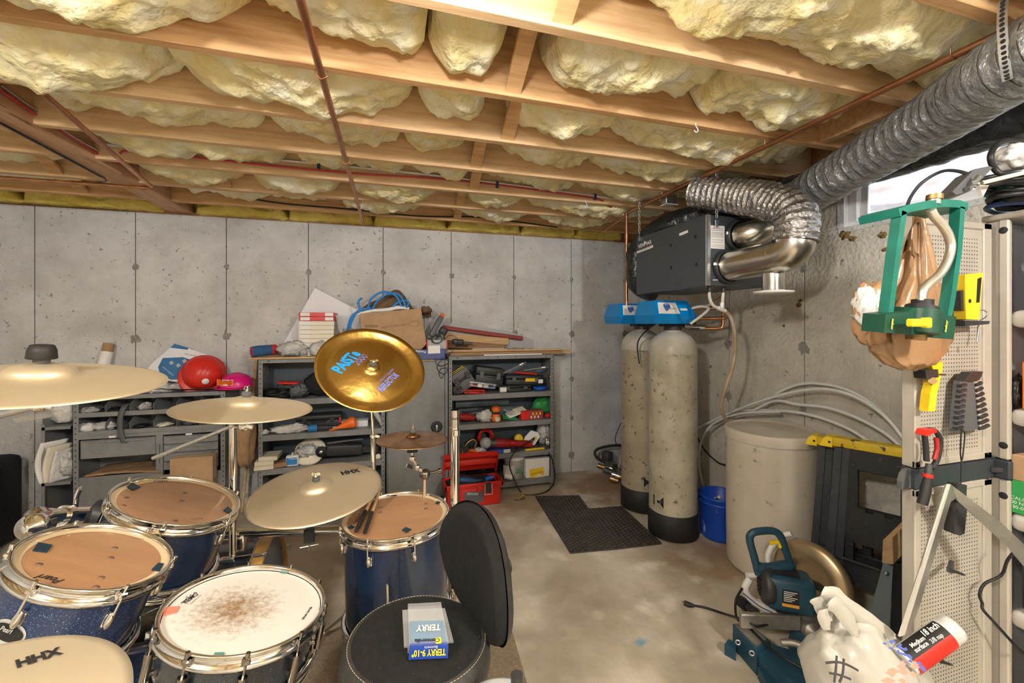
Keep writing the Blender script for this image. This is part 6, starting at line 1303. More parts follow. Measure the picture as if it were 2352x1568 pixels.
bb = carton('flat blue and white box under the angle grinder', ax(1127, 3.615), ax(1172, 3.615), 3.612, 3.66, SD[1] + .001, SD[1] + .03, 'blue_plastic', 'flat_box', tape=False); kid(MB().box((ax(1157, 3.612), 3.610, SD[1] + .001), (ax(1172, 3.612) + .001, 3.6125, SD[1] + .031)), 'end_label', 'paper', bb)
one(MB().rbox((ax(1228, 3.62), 3.62, SD[1] + .009), (.185, .022, .016), (0, 0, R(2)), .003), 'spirit_level', 'yellow_plastic', 'yellow ruler lying along the front of the lower tool shelf', 'ruler')
og = thing('orange_snips', 'orange-handled snips near the rack post on the lower tool shelf', 'snips', onD(1090, 3.64, 1)); kid(MB().tube([onD(1078, 3.63, 1) + Vector((0, 0, .045)), onD(1090, 3.64, 1) + Vector((0, 0, .03)), onD(1102, 3.64, 1) + Vector((0, 0, .01))], [.012, .016, .008], 10, sub=4), 'handle', 'orange_plastic', og); kid(MB().tube([onD(1088, 3.66, 1) + Vector((0, 0, .04)), onD(1115, 3.66, 1) + Vector((0, 0, .03))], [.006, .003], 8), 'blade', 'galv', og)
cc = thing('c_clamp', 'rusty curved pipe clamp beside the rack post', 'clamp', onD(1078, 3.68, 1)); kid(MB().tube([onD(1062, 3.67, 1) + Vector((0, 0, .01)), onD(1072, 3.68, 1) + Vector((0, 0, .09)), onD(1086, 3.69, 1) + Vector((0, 0, .12)), onD(1094, 3.69, 1) + Vector((0, 0, .09)), onD(1090, 3.69, 1) + Vector((0, 0, .05))], .012, 8, sub=5), 'frame', 'brass_dull', cc); kid(MB().cyl(onD(1068, 3.66, 1) + Vector((0, 0, .01)), onD(1064, 3.66, 1) + Vector((0, 0, .11)), .012, n=10), 'bar', 'iron', cc)
bag('small red rag on the lower tool shelf', onD(1076, 3.63, 1) + Vector((0, 0, .015)), (.03, .025, .015), 'red_plastic', 61, 'rag', 'rag'); bag('white rag under the orange snips', onD(1102, 3.66, 1) + Vector((0, 0, .025)), (.06, .04, .025), 'bag_white', 62, 'rag', 'rag')
# level 0: pail, box
pl = thing('compound_pail', 'white plastic pail of wall compound with green lettering', 'pail', onD(1177, 3.72, 0)); o = onD(1180, 3.72, 0)
kid(MB(Matrix.Translation(o)).lathe([(0, 0), (.085, 0), (.097, .17), (.102, .172), (.102, .185), (.098, .188), (.099, .20), (.094, .205), (.09, .2), (.08, .01), (0, .005)], 32), 'tub', 'white_plastic', pl); kid(MB(Matrix.Translation(o)).lathe([(.0935, .205), (.1, .214), (.09, .218), (0, .216)], 32), 'lid', 'bag_white', pl)
ptext('ALL', 'green_plastic', pl, Vector((0, 3.622, .2)), (0, -1, 0), (1185, 1080), (1196, 1080), 1.2, bold=.03); ptext('PURPOSE', 'green_plastic', pl, Vector((0, 3.622, .2)), (0, -1, 0), (1184, 1086), (1201, 1086), 1.3, bold=.03)
kid(MB(Matrix.Translation(o)).lathe([(.0885, .03), (.0935, .13)], 12, arc=R(70)), 'label', 'bag_white', pl).rotation_euler = (0, 0, R(200))
yb = carton('pale box with a yellow label at the bottom of the tool shelving', ax(1208, 3.64), ax(1262, 3.64), 3.64, 3.80, SD[0] + .001, SD[0] + .17, 'paper', 'label_box', tape=False); c_ = Vector((0, 3.6395, .15))
quadplate(yb, c_, Vector((0, -1, 0)), [(1217, 1103), (1216, 1078), (1248, 1072), (1250, 1090)], 'yellow_plastic', 'label', .001); quadplate(yb, c_, Vector((0, -1, 0)), [(1218, 1106), (1237, 1086), (1259, 1100), (1258, 1104)], 'cream', 'loose_flap', .003); ptext('BONUS PACK', 'red_dark', yb, c_, Vector((0, -1, 0)), (1220, 1089), (1246, 1083), 1.3, off=.002)
bag('black plastic bag lying on the yellow-labelled box', onD(1228, 3.72, 0) + Vector((0, 0, .215)), (.11, .06, .04), 'bag_black', 63); bag('dark crumpled bag behind the open red toolbox', onD(1110, 3.76, 0) + Vector((0, 0, .10)), (.14, .06, .10), 'bag_black', 64)
one(MB().cyl((ax(1160, 3.62), 3.62, .135), (ax(1178, 3.58), 3.585, .128), .024, n=16), 'pvc_pipe', 'white_plastic', 'short white pipe offcut lying before the compound pail', 'pipe')
# ---- red tool box on the floor
rt = thing('red_toolbox', 'open red plastic toolbox on the floor before the tool shelving', 'toolbox', (ax(1088, 3.42), 3.42, 0)); x0, x1 = ax(1021, 3.38), ax(1155, 3.38); yA, yB = 3.36, 3.57
kid(MB().box((x0 + .02, yA + .01, .0), (x1 - .02, yB - .01, .165), .012), 'body', 'red_plastic', rt)
rim = kid(MB().box((x0, yA, .155), (x1, yA + .02, .195), .005).box((x0, yB - .02, .155), (x1, yB, .195), .005).box((x0, yA, .155), (x0 + .02, yB, .195), .005).box((x1 - .02, yA, .155), (x1, yB, .195), .005), 'rim', 'red_plastic', rt)
Ml = Matrix.Translation((0, yB, .20)) @ Matrix.Rotation(R(-62), 4, 'X')
mb = MB(Ml); mb.box((x0 + .01, -.205, .045), (x1 - .01, 0, .052), .002).box((x0 + .01, -.205, .0), (x1 - .01, -.195, .05)).box((x0 + .01, -.2, .0), (x0 + .018, 0, .05)).box((x1 - .018, -.2, .0), (x1 - .01, 0, .05))
kid(mb, 'lid', 'red_plastic', rt)
kid(MB().box((x0 + .01, yB - .03, .285), (x1 - .01, yB - .01, .335), .006), 'lid_front', 'red_plastic', rt)
kid(MB().tube([(ax(1072, 3.5), yB - .01, .33), (ax(1072, 3.5), yB - .01, .385), (ax(1113, 3.5), yB - .01, .385), (ax(1113, 3.5), yB - .01, .33)], .007, 6), 'handle', 'black_plastic', rt)
lt = kid(MB().box((ax(1115, yA) , yA - .012, .115), (ax(1128, yA), yA + .002, .19), .003), 'latch', 'black_plastic', rt); kid(MB().tube([(ax(1114, yA), yA - .012, .185), (ax(1113, yA), yA - .014, .10), (ax(1130, yA), yA - .014, .10), (ax(1129, yA), yA - .012, .185)], .003, 6), 'latch_wire', 'bag_white', rt, lt)
lp = kid(MB().box((ax(1066, yA), yA + .006, .035), (ax(1111, yA), yA + .0095, .13)), 'label', 'grey_plastic', rt); ptext('SERVICE BOX', 'paper', rt, Vector((0, yA + .005, .1)), (0, -1, 0), (1073, 1134), (1099, 1134), 1.6)
for x in (x0 + .09, (x0 + x1) / 2 + .02): kid(MB().box((x, yA - .004, .12), (x + .03, yA + .004, .19), .003), 'rib', 'red_plastic', rt)
kid(crumple(MB(), Vector(((x0 + x1) / 2 - .02, 3.45, .185)), (.2, .07, .045), 12, .3, 3), 'contents', 'denim_black', rt); kid(MB().tube([(ax(1115, 3.42), 3.42, .2), (ax(1133, 3.42), 3.42, .215)], .02, 12), 'blue_handle', 'blue_plastic', rt); kid(MB().rbox(((x0 + x1) / 2, 3.41, .205), (.24, .05, .03), (0, R(10), 0), .012), 'tool_roll', 'cloth_blue', rt)
# ---- jack shelving B contents
def onB(u, Y, lvl): return Vector((ax(u, Y), Y, SB[lvl] + .001))
rb2 = case('red-lidded laser level case on the top shelf beside the grey bag', onB(663, 3.72, 3) + Vector((0, 0, .07)), (.15, .10, .055), 'black_plastic', (0, R(4), 0), 'small_case', handle=False, lidm='red_plastic')
bag('rumpled black bag under the red-lidded case', onB(636, 3.72, 3) + Vector((0, 0, .035)), (.13, .08, .038), 'bag_black', 71); bag('rumpled blue-grey plastic bag on the top shelf', onB(688, 3.68, 3) + Vector((0, 0, .05)), (.07, .06, .052), 'bag_grey', 72)
bag('big black duffel bag bulging over the shelf behind the golden cymbal', onB(735, 3.72, 3) + Vector((.03, 0, .10)), (.15, .10, .105), 'denim_black', 73, 'duffel_bag', 'duffel bag', .15)
dc = case('long black tool case with red latch on the funnel shelf', onB(735, 3.74, 2) + Vector((0, 0, .02)), (.34, .14, .10), 'black_plastic', (0, 0, 0), 'tool_case', 'black_plastic'); MB().box((.155, -.082, .03), (.172, -.06, .075), .003).build('red_latch', 'red_plastic', dc)
bag('white rag heap on the funnel shelf', onB(668, 3.64, 2) + Vector((0, 0, .03)), (.13, .04, .035), 'bag_white', 74, 'rag', 'rag'); bag('small white rag by the post on the funnel shelf', onB(606, 3.63, 2) + Vector((0, 0, .018)), (.035, .03, .02), 'bag_white', 75, 'rag', 'rag')
t = thing('tape_roll', 'roll of blue tape on the funnel shelf', 'tape', onB(718, 3.63, 2)); kid(MB().cyl(onB(709, 3.63, 2) + Vector((0, 0, .027)), onB(729, 3.63, 2) + Vector((0, 0, .027)), .027, n=18), 'roll', 'blue_tape', t); kid(MB().cyl(onB(729, 3.63, 2) + Vector((0, 0, .027)), onB(729.6, 3.63, 2) + Vector((0, 0, .027)), .014, n=14), 'core', 'kraft', t)
one(MB().rbox(onB(746, 3.64, 2) + Vector((0, 0, .02)), (.11, .04, .038), (0, R(4), 0), .006), 'black_charger', 'black_plastic', 'black battery charger lying between blue tape and funnel', 'charger')
fn_ = thing('funnel', 'orange plastic funnel lying on its side', 'funnel', onB(795, 3.63, 2)); d = (onB(762, 3.62, 2) + Vector((0, 0, .008)) - (onB(806, 3.64, 2) + Vector((0, 0, .05)))); o = onB(806, 3.64, 2) + Vector((0, 0, .048))
kid(MB(zto(o, d)).lathe([(.044, -.03), (.048, -.02), (.046, 0), (.012, .10), (.007, .17), (.005, .17), (.01, .10), (.042, 0)], 24), 'cone', 'orange_plastic', fn_); kid(MB(zto(o, d)).lathe([(.046, -.022), (.035, -.04), (0, -.046)], 24), 'bowl', 'orange_plastic', fn_)
carton('white flat box behind the orange funnel', ax(740, 3.7), ax(845, 3.7), 3.69, 3.78, SB[2] + .001, SB[2] + .05, 'white_panel', 'flat_box', tape=False)
cg = thing('caulking_gun', 'grey tube roller standing diagonally at the shelf end', 'roller', onB(868, 3.66, 2)); kid(MB().cyl(onB(855, 3.70, 2) + Vector((0, 0, .15)), onB(877, 3.64, 2) + Vector((0, 0, .04)), .022, n=14), 'barrel', 'grey_light', cg); kid(MB().cyl(onB(877, 3.64, 2) + Vector((0, -.005, .035)), onB(878, 3.63, 2) + Vector((0, -.012, .03)), .018, n=16), 'end_disc', 'cream', cg)
# floor jack
fj = thing('floor_jack', 'black hydraulic floor jack on the middle shelf', 'floor jack', onB(800, 3.70, 1)); a, b = onB(740, 3.66, 1) + Vector((0, 0, .10)), onB(855, 3.70, 1) + Vector((0, 0, .075)); d = b - a
kid(MB(frame((a + b) / 2, d, (0, 1, 0))).box((-d.length * .42, -.05, -.045), (d.length * .30, .05, .045), .014), 'body', 'black_plastic', fj); kid(MB(frame((a + b) / 2, d, (0, 1, 0))).box((d.length * .25, -.04, -.03), (d.length * .62, -.025, .02), .004).box((d.length * .25, .025, -.03), (d.length * .62, .04, .02), .004), 'lift_arm', 'black_plastic', fj)
kid(MB(zto(a + Vector((-.0, -.04, -.005)), (0, -1, 0))).lathe([(0, .014), (.014, .014), (.016, .008), (.04, .006), (.043, 0), (.04, -.02), (0, -.02)], 24), 'wheel', 'black_rubber', fj); kid(MB(zto(a + Vector((0, -.052, -.005)), (0, -1, 0))).lathe([(0, .006), (.012, .006), (.016, 0)], 16), 'hub', 'galv', fj)
kid(MB().rbox(onB(800, 3.64, 1) + Vector((.01, -.002, .078)), (.085, .003, .042), (0, R(5), 0)), 'label', 'paper', fj); kid(MB().rbox(onB(800, 3.64, 1) + Vector((.01, -.0038, .083)), (.075, .002, .018), (0, R(5), 0)), 'label_band', 'red_dark', fj); kid(MB().cyl(b + Vector((.05, -.05, -.06)), b + Vector((.05, -.07, -.06)), .022, n=14), 'caster', 'cream', fj)
kid(MB().tube([a + d * .1 + Vector((0, 0, .05)), a + d * .5 + Vector((0, 0, .066)), a + d * .8 + Vector((0, .02, .07))], .012, 8), 'socket', 'iron', fj)
dw = thing('saw_blade_pack', 'round sanding disc pack in plastic wrap behind the floor jack', 'disc pack', onB(705, 3.72, 1)); kid(MB(zto(onB(712, 3.70, 1) + Vector((0, 0, .085)), (-.1, -.75, .66))).lathe([(0, .02), (.09, .018), (.115, .012), (.12, 0), (.115, -.012), (0, -.012)], 36, wob=lambda a, z: 1 + .02 * math.sin(5 * a)), 'discs', 'cream', dw); kid(crumple(MB(), onB(706, 3.66, 1) + Vector((0, 0, .1)), (.08, .03, .05), 8, .5, 4), 'wrap', 'bag_clear', dw)
gb = thing('glue_bottle', 'squat white glue bottle with blue label on the middle shelf', 'bottle', onB(672, 3.63, 1)); o = onB(672, 3.635, 1); kid(MB().box(o + Vector((-.045, -.025, 0)), o + Vector((.045, .025, .085)), .012), 'bottle', 'white_plastic', gb); kid(MB().cyl(o + Vector((0, 0, .08)), o + Vector((0, 0, .105)), .012, .007, n=12), 'cap', 'grey_light', gb); kid(MB().box(o + Vector((-.038, -.0262, .015)), o + Vector((.038, -.025, .07))), 'label', 'blue_tape', gb); ptext('Titebond', 'paper', gb, o + Vector((0, -.0265, .05)), (0, -1, 0), (662, 1054), (683, 1052), 1.2)
for i, (u, z, w) in enumerate(((600, .0, .07), (602, .034, .07), (612, .068, .06))): one(MB().rbox(onB(u, 3.66, 1) + Vector((.03, 0, z + .016)), (.13, .16, .032), (0, 0, R(6 - 3 * i)), .002), 'wood_offcut', 'cream', ['pale wood offcut at the bottom of the little stack', 'pale wood offcut in the middle of the little stack', 'pale wood offcut on top of the little stack'][i], 'offcut')
one(MB().rbox(onB(638, 3.65, 1) + Vector((.01, 0, .02)), (.13, .10, .035), (0, R(-6), 0), .003), 'sanding_block', 'kraft', 'brown sanding pad beside the glue bottle', 'sanding pad')
# dry leaf on the floor by the cord
lf = thing('dry_leaf', 'curled dry leaf on the floor near the tool shelving', 'leaf', (ax(1192, 3.35), 3.35, 0)); mat('leaf', (.42, .30, .12), .8)
for i, (du, dv, r) in enumerate(((0, 0, 30), (.03, .02, 100), (-.03, -.01, 200))): kid(MB(Matrix.Translation((ax(1195, 3.42) + du, 3.40 + dv, .004)) @ Matrix.Rotation(R(r), 4, 'Z')).grid(lambda a, b: ((a - .5) * .09, (b - .5) * .04 * math.sin(PI * a), .004 + .02 * a * a + .012 * abs(2 * b - 1)), 8, 4, thick=.001), 'lobe', 'leaf', lf)
# ================================================================ PLASTIC CABINET WITH OPEN DOOR, AND WHAT HANGS ON IT
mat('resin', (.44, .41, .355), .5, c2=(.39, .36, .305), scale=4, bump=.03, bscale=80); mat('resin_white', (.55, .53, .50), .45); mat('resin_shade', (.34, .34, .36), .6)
mat('band_grey', (.035, .042, .052), .45)
DX0_, DX1_, DY, DT, DZT = 1.50, 1.858, .858, .036, 1.835
pc_ = thing('storage_cabinet', 'beige plastic storage cabinet with an open pegboard door', 'cabinet', (1.88, .85, 0))
CX0, CX1, CY0, CY1 = 1.872, 2.33, .06, .885
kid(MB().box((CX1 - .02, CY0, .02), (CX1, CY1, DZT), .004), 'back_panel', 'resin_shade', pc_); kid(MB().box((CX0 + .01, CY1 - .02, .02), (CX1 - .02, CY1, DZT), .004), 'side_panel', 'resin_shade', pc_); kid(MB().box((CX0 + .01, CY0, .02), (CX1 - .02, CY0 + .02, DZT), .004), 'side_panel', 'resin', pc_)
kid(MB().box((CX0 - .005, CY0 - .005, DZT), (CX1 + .005, CY1 + .005, DZT + .02), .006), 'top_panel', 'resin', pc_); kid(MB().box((CX0, CY0, 0), (CX1, CY1, .05), .004), 'base_panel', 'resin', pc_)
for a, b in ((.05, 1.005), (1.07, DZT)):
    kid(MB().box((CX0, CY1 - .058, a), (CX0 + .02, CY1 - .034, b), .004).box((CX0 + .006, CY1 - .036, a), (CX0 + .04, CY1, b), .004), 'corner_post', 'resin', pc_)
    kid(MB().box((CX0, CY0, a), (CX0 + .035, CY0 + .04, b), .006), 'corner_post', 'resin', pc_)
kid(MB().box((CX0 - .004, CY1 - .062, 1.008), (CX0 + .04, CY1, 1.067), .004), 'joint_band', 'band_grey', pc_)
for z in (1.80, 1.115, .955): kid(MB(zto((CX0 - .0006, CY1 - .046, z), (-1, 0, 0))).lathe([(0, .0006), (.010, .0006), (.011, 0)], 20), 'plug', 'ink', pc_)
SH = []
for z in (1.545, 1.235, .905, .60, .30):
    kid(MB().box((CX0 + .012, CY0 + .02, z - .055), (CX1 - .02, CY1 - .052, z), .018), 'shelf', 'resin_white', pc_)
# door (hinged on the far corner, standing open)
mid0, mid1 = 1.008, 1.067
for a, b in ((.06, mid0 - .003), (mid1 + .003, DZT - .01)):
    d = kid(MB().box((DX0_, DY + .006, a), (DX1_, DY + DT, b), .003).box((DX0_, DY, a), (DX0_ + .024, DY + .01, b), .003).box((DX1_ - .04, DY, a), (DX1_, DY + .01, b), .003).box((DX0_, DY, a), (DX1_, DY + .01, a + .022), .003).box((DX0_, DY, b - .022), (DX1_, DY + .01, b), .003), 'door_panel', 'resin', pc_)
    ph = MB(); nx = int((DX1_ - .05 - DX0_ - .036) / .0122); nz = int((b - a - .08) / .0122)
    for i in range(nx):
        for j in range(nz):
            x, z = DX0_ + .038 + i * .0122, a + .042 + j * .0122
            ph.add([(x + .0027 * math.cos(k * PI / 3), DY + .0056, z + .0027 * math.sin(k * PI / 3)) for k in range(6)], [tuple(range(6))])
    mat('peg_hole', (.10, .09, .075), .8)
    kid(ph, 'peg_holes', 'peg_hole', pc_, d)['kind'] = 'stuff'
kid(MB().box((DX0_ - .002, DY - .003, mid0), (DX1_ + .004, DY + DT + .003, mid1), .003), 'door_band', 'band_grey', pc_)
kid(MB().prism([(DX0_ - .045 + .045 * (1 - math.cos(a * PI / 8)), .035 * 2 * 0 + mid0 + (mid1 - mid0) * (.5 - .5 * math.cos(a * PI / 8)) * 0 + mid0 * 0 + (mid1 - mid0) * 0) for a in range(0)] or [(DX0_, mid0 - .0), (DX0_, mid1), (DX0_ - .02, mid1 - .002), (DX0_ - .035, mid1 - .015), (DX0_ - .042, mid1 - .035), (DX0_ - .042, mid0)], .012, 'xz', DY + .01), 'latch_tab', 'grey_plastic', pc_)
kid(MB().rbox((DX1_ + .012, DY - .012, 1.035), (.06, .02, .016), (0, 0, R(-25)), .003), 'hinge_clip', 'black_plastic', pc_)
for u, v in ((2111, 1065), (2270, 1042), (2269, 1098), (2111, 1130)): dot(pc_, Vector((0, DY - .0005, 1)), Vector((0, -1, 0)), u, v, .004, 'ink', 'rivet')
# things inside the cabinet
jg = thing('blue_jug', 'blue plastic jug on the highest cabinet shelf', 'jug', (1.955, .75, 1.545)); kid(MB(Matrix.Translation((1.955, .75, 1.546))).lathe([(0, 0), (.067, 0), (.07, .01), (.07, .12), (.06, .15), (.04, .17), (.025, .18), (.025, .20), (0, .2)], 28), 'bottle', 'tub_blue', jg); kid(MB().cyl((1.955, .75, 1.745), (1.955, .75, 1.77), .03, n=18), 'cap', 'blue_plastic', jg)
cx_ = carton('open orange-brown carton with dark straps on the second cabinet shelf', 1.888, 2.05, .55, .805, 1.236, 1.38, 'orange_plastic', 'strap_box', tape=False); bag('dark strap heap leaning beside the orange carton', (1.905, .822, 1.283), (.018, .012, .05), 'bag_black', 81, 'strap_heap', 'straps')
gc_ = thing('green_carton', 'green and brown seed carton on the third cabinet shelf', 'box', (1.98, .70, .906)); kid(MB().box((1.886, .45, .906), (2.1, .828, 1.01), .003), 'green_half', 'green_plastic', gc_); kid(MB().box((1.886, .45, 1.01), (2.1, .828, 1.09), .003), 'brown_half', 'cardboard', gc_)
tx = text('©2018 CALI\n200 N\n230-0', 'paper', gc_, .014, Matrix(), 0, 'RIGHT'); mm = frame(Vector((1.8855, .80, .94)) - gc_.location, (0, -1, 0), (0, 0, 1)); tx.matrix_local = mm
cn = thing('paint_can', 'steel paint can with a wire coil on top, on a low cabinet shelf', 'can', (1.96, .75, .60)); kid(MB(Matrix.Translation((1.965, .745, .601))).lathe([(0, 0), (.082, 0), (.085, .004), (.085, .17), (.087, .174), (.08, .178), (0, .172)], 32), 'can', 'galv', cn); kid(MB().box((1.877, .74, .66), (1.88, .78, .72)), 'label', 'paper', cn)
wc = thing('wire_coil', 'coil of thin black wire with a lead trailing over the door', 'wire', (1.93, .72, .78))
P = [Vector((1.92 + .03 * math.cos(i * .9), .765 + .045 * math.cos(i * 1.3 + 1), .80 + .05 * math.sin(i * 1.13))) for i in range(26)]
kid(MB().tube(P, .003, 6, sub=5), 'coil', 'black_cable', wc); kid(MB().tube([aY(u, v, y) for u, v, y in ((2345, 1250, .77), (2315, 1285, .79), (2300, 1320, .81), (2262, 1340, .83), (2250, 1365, .835), (2256, 1385, .835), (2258, 1400, .83), (2285, 1430, .82), (2330, 1480, .80), (2352, 1500, .79))], .004, 6, sub=6), 'lead', 'black_cable', wc)
yc = thing('yellow_cloth', 'yellow cloth on the bottom cabinet shelf', 'cloth', (1.93, .70, .30)); kid(crumple(MB(), Vector((1.925, .75, .36)), (.04, .06, .06), 4, .3), 'cloth', 'yellow_plastic', yc)
ct = thing('cleaner_can', 'dark can with a pale green label under the paint can shelf', 'can', (1.96, .74, .30)); kid(MB(Matrix.Translation((1.955, .755, .301))).lathe([(0, 0), (.04, 0), (.042, .18), (.03, .2), (0, .2)], 20), 'can', 'iron', ct); kid(MB(Matrix.Translation((1.955, .755, .301))).lathe([(.0425, .03), (.0435, .14)], 16, arc=PI), 'label', 'grey_light', ct).rotation_euler = (0, 0, 0)
# things on top of the cabinet
ZT = DZT + .021
cb = thing('cable_heap', 'heap of dark cables piled on top of the plastic cabinet', 'cables', (1.95, .82, ZT)); rn = random.Random(12)
for i in range(11):
    P = []; cx, cy, r1, r2 = 1.93 + rn.uniform(-.03, .05), .82 + rn.uniform(-.03, .03), rn.uniform(.03, .07), rn.uniform(.11, .19)
    for k in range(9): a = 2 * PI * k / 9 + i; P.append(Vector((cx + r2 * math.cos(a), cy + r1 * math.sin(a), ZT + .012 + .011 * i * .75 + .01 * rn.random())))
    kid(MB().tube(P, .0075, 8, closed=True, sub=5), 'loop', 'black_cable' if i % 4 else 'cable_tie', cb)
kid(MB().tube([aY(u, v, y) for u, v, y in ((2352, 322, .78), (2310, 322, .79), (2285, 338, .80), (2275, 362, .80), (2285, 388, .80), (2305, 400, .79), (2352, 398, .78))], .008, 8, sub=6), 'loop', 'black_cable', cb)
pbx = thing('antenna_amplifier', 'flat black antenna amplifier box tilted on the cable heap', 'device', aY(2225, 420, .74)); P = [aY(u, v, .74) for u, v in ((2187, 440), (2238, 388), (2272, 381), (2280, 385), (2230, 438), (2196, 447))]; Q = [p + Vector((.02, .05, -.005)) for p in P]
kid(MB().add(P + Q, [tuple(range(6)), tuple(range(6, 12))[::-1]] + [(i, 6 + i, 6 + (i + 1) % 6, (i + 1) % 6) for i in range(6)]), 'case', 'grey_plastic', pbx); kid(MB().rbox(aY(2243, 412, .725), (.03, .01, .012), (0, R(-45), 0), .002), 'connector', 'galv', pbx); kid(MB().cyl(aY(2236, 426, .73), aY(2222, 434, .73), .006, n=8), 'connector', 'galv', pbx)
cable('antenna_cable', 'grey cable arching from the amplifier in front of the window', [aY(u, v, y) for u, v, y in ((2084, 472, .90), (2092, 452, .89), (2112, 425, .87), (2140, 404, .85), (2170, 392, .82), (2200, 393, .78), (2224, 400, .75))], .0048, 'band_grey', 'cable')
wbg = bag('white plastic bag with red handwriting on top of the cabinet', aY(2335, 362, .80), (.055, .045, .04), 'bag_white', 88)
one(MB().cyl(aY(2255, 420, .77), aY(2420, 380, .70), .006, n=8), 'beige_rod', 'cream', 'beige fibreglass rod lying across the cable heap', 'rod')
tl = thing('teal_tray', 'teal plastic tray under the cable heap', 'tray', aY(2280, 450, .72)); mat('teal', (.01, .22, .18), .45, c2=(.015, .27, .22), scale=12); kid(MB().rbox(aY(2295, 440, .86), (.075, .06, .03), (0, R(8), 0), .006), 'tray', 'teal', tl); kid(MB().prism([(aY(2250, 425, .8).x, aY(2250, 425, .8).z), (aY(2272, 425, .8).x, aY(2272, 425, .8).z), (aY(2258, 452, .8).x, aY(2258, 452, .8).z)], .01, 'xz', .80), 'white_tag', 'white_plastic', tl)
# ---- oscillating sprinkler hung over the door
mat('sprinkler_teal', (.006, .15, .11), .45, c2=(.012, .19, .145), scale=14); mat('sprinkler_green', (.003, .05, .03), .45, c2=(.005, .065, .038), scale=14); mat('alu', (.66, .63, .55), .35, .8)
SY = .70; sk = thing('lawn_sprinkler', 'green oscillating lawn sprinkler hung on the corner of the cabinet door', 'sprinkler', aY(2115, 780, SY))
def bar(pts, w, th, m, name, Y=SY):
    mb = MB(); vs = []; fs = []
    P = [aY(u, v, Y) for u, v in pts]
    for i, p in enumerate(P):
        t = (P[min(i + 1, len(P) - 1)] - P[max(0, i - 1)]).normalized(); n = Vector((0, -1, 0)).cross(t).normalized() * w / 2
        for s, y in ((-1, 0), (1, 0), (1, th), (-1, th)): vs.append(p + n * s + Vector((0, y, 0)))
    for i in range(len(P) - 1):
        for a in range(4): fs.append((i * 4 + a, i * 4 + (a + 1) % 4, i * 4 + 4 + (a + 1) % 4, i * 4 + 4 + a))
    fs += [(3, 2, 1, 0), tuple(len(vs) - 4 + k for k in range(4))]
    return kid(mb.add(vs, fs), name, m, sk)
bar([(2066, 488), (2090, 478), (2130, 470), (2170, 466), (2205, 468), (2224, 474)], .019, .09, 'sprinkler_teal', 'top_arm')
bar([(2078, 485), (2064, 580), (2050, 690), (2045, 730)], .017, .022, 'sprinkler_teal', 'side_arm'); bar([(2212, 475), (2205, 570), (2190, 680), (2180, 735)], .018, .022, 'sprinkler_teal', 'side_arm')
P = [aY(u, v, SY - .02) for u, v in ((2034, 722), (2085, 716), (2100, 706), (2130, 706), (2148, 718), (2197, 727), (2190, 779), (2145, 776), (2130, 768), (2105, 768), (2085, 768), (2030, 764))]; Q = [p + Vector((0, .048, .004)) for p in P]; k = len(P)
hb = kid(MB().add(P + Q, [tuple(range(k)), tuple(range(k, 2 * k))[::-1]] + [(i, k + i, k + (i + 1) % k, (i + 1) % k) for i in range(k)]), 'motor_housing', 'sprinkler_green', sk)
kid(MB().cyl(aY(2116, 712, SY - .01), aY(2110, 765, SY - .01), .037, n=24), 'motor_barrel', 'sprinkler_green', sk)
kid(MB().cyl(aY(2118, 705, SY), aY(2116, 714, SY), .032, n=24).cyl(aY(2119, 688, SY), aY(2118, 706, SY), .021, n=20), 'collar', 'black_rubber', sk)
kid(MB().rbox(aY(2108, 741, SY - .048), (.055, .016, .018), (0, 0, 0), .003).rbox(aY(2127, 741, SY - .05), (.014, .018, .024), (0, 0, 0), .003), 'selector_tab', 'yellow_plastic', sk)
kid(MB().tube([aY(u, v, SY - .004) for u, v in ((2138, 482), (2145, 496), (2163, 516), (2178, 540), (2184, 568), (2176, 600), (2158, 630), (2132, 652), (2119, 668), (2116, 690))], .0098, 14, sub=4), 'spray_tube', 'alu', sk)
nz = MB()
for u, v in ((2155, 503), (2172, 527), (2182, 553), (2182, 583), (2169, 612), (2146, 640)): nz.cyl(aY(u + 5, v - 1, SY - .004), aY(u + 8, v - 2, SY - .004), .0018, n=6)
kid(nz, 'nozzles', 'galv', sk)['kind'] = 'stuff'
kid(MB().cyl(aY(2144, 470, SY + .01), aY(2146, 458, SY + .01), .013, n=14), 'inlet', 'alu', sk); kid(MB().cyl(aY(2146, 459, SY + .01), aY(2147, 448, SY + .01), .017, n=8), 'hose_nut', 'brass_dull', sk); kid(MB().cyl(aY(2105, 766, SY), aY(2104, 780, SY), .020, n=8), 'base_nut', 'brass_dull', sk)
mat('label_yellow', (.75, .62, .08), .5)
pl_, nl_ = Vector((0, SY - .0215, 1.5)), Vector((0, -1, 0))
ptext('melnor', 'label_yellow', sk, pl_, nl_, (2050, 732), (2047, 757), 1.2, bold=.03); ptext('melnor', 'label_yellow', sk, pl_, nl_, (2170, 762), (2174, 735), 1.2, bold=.03)
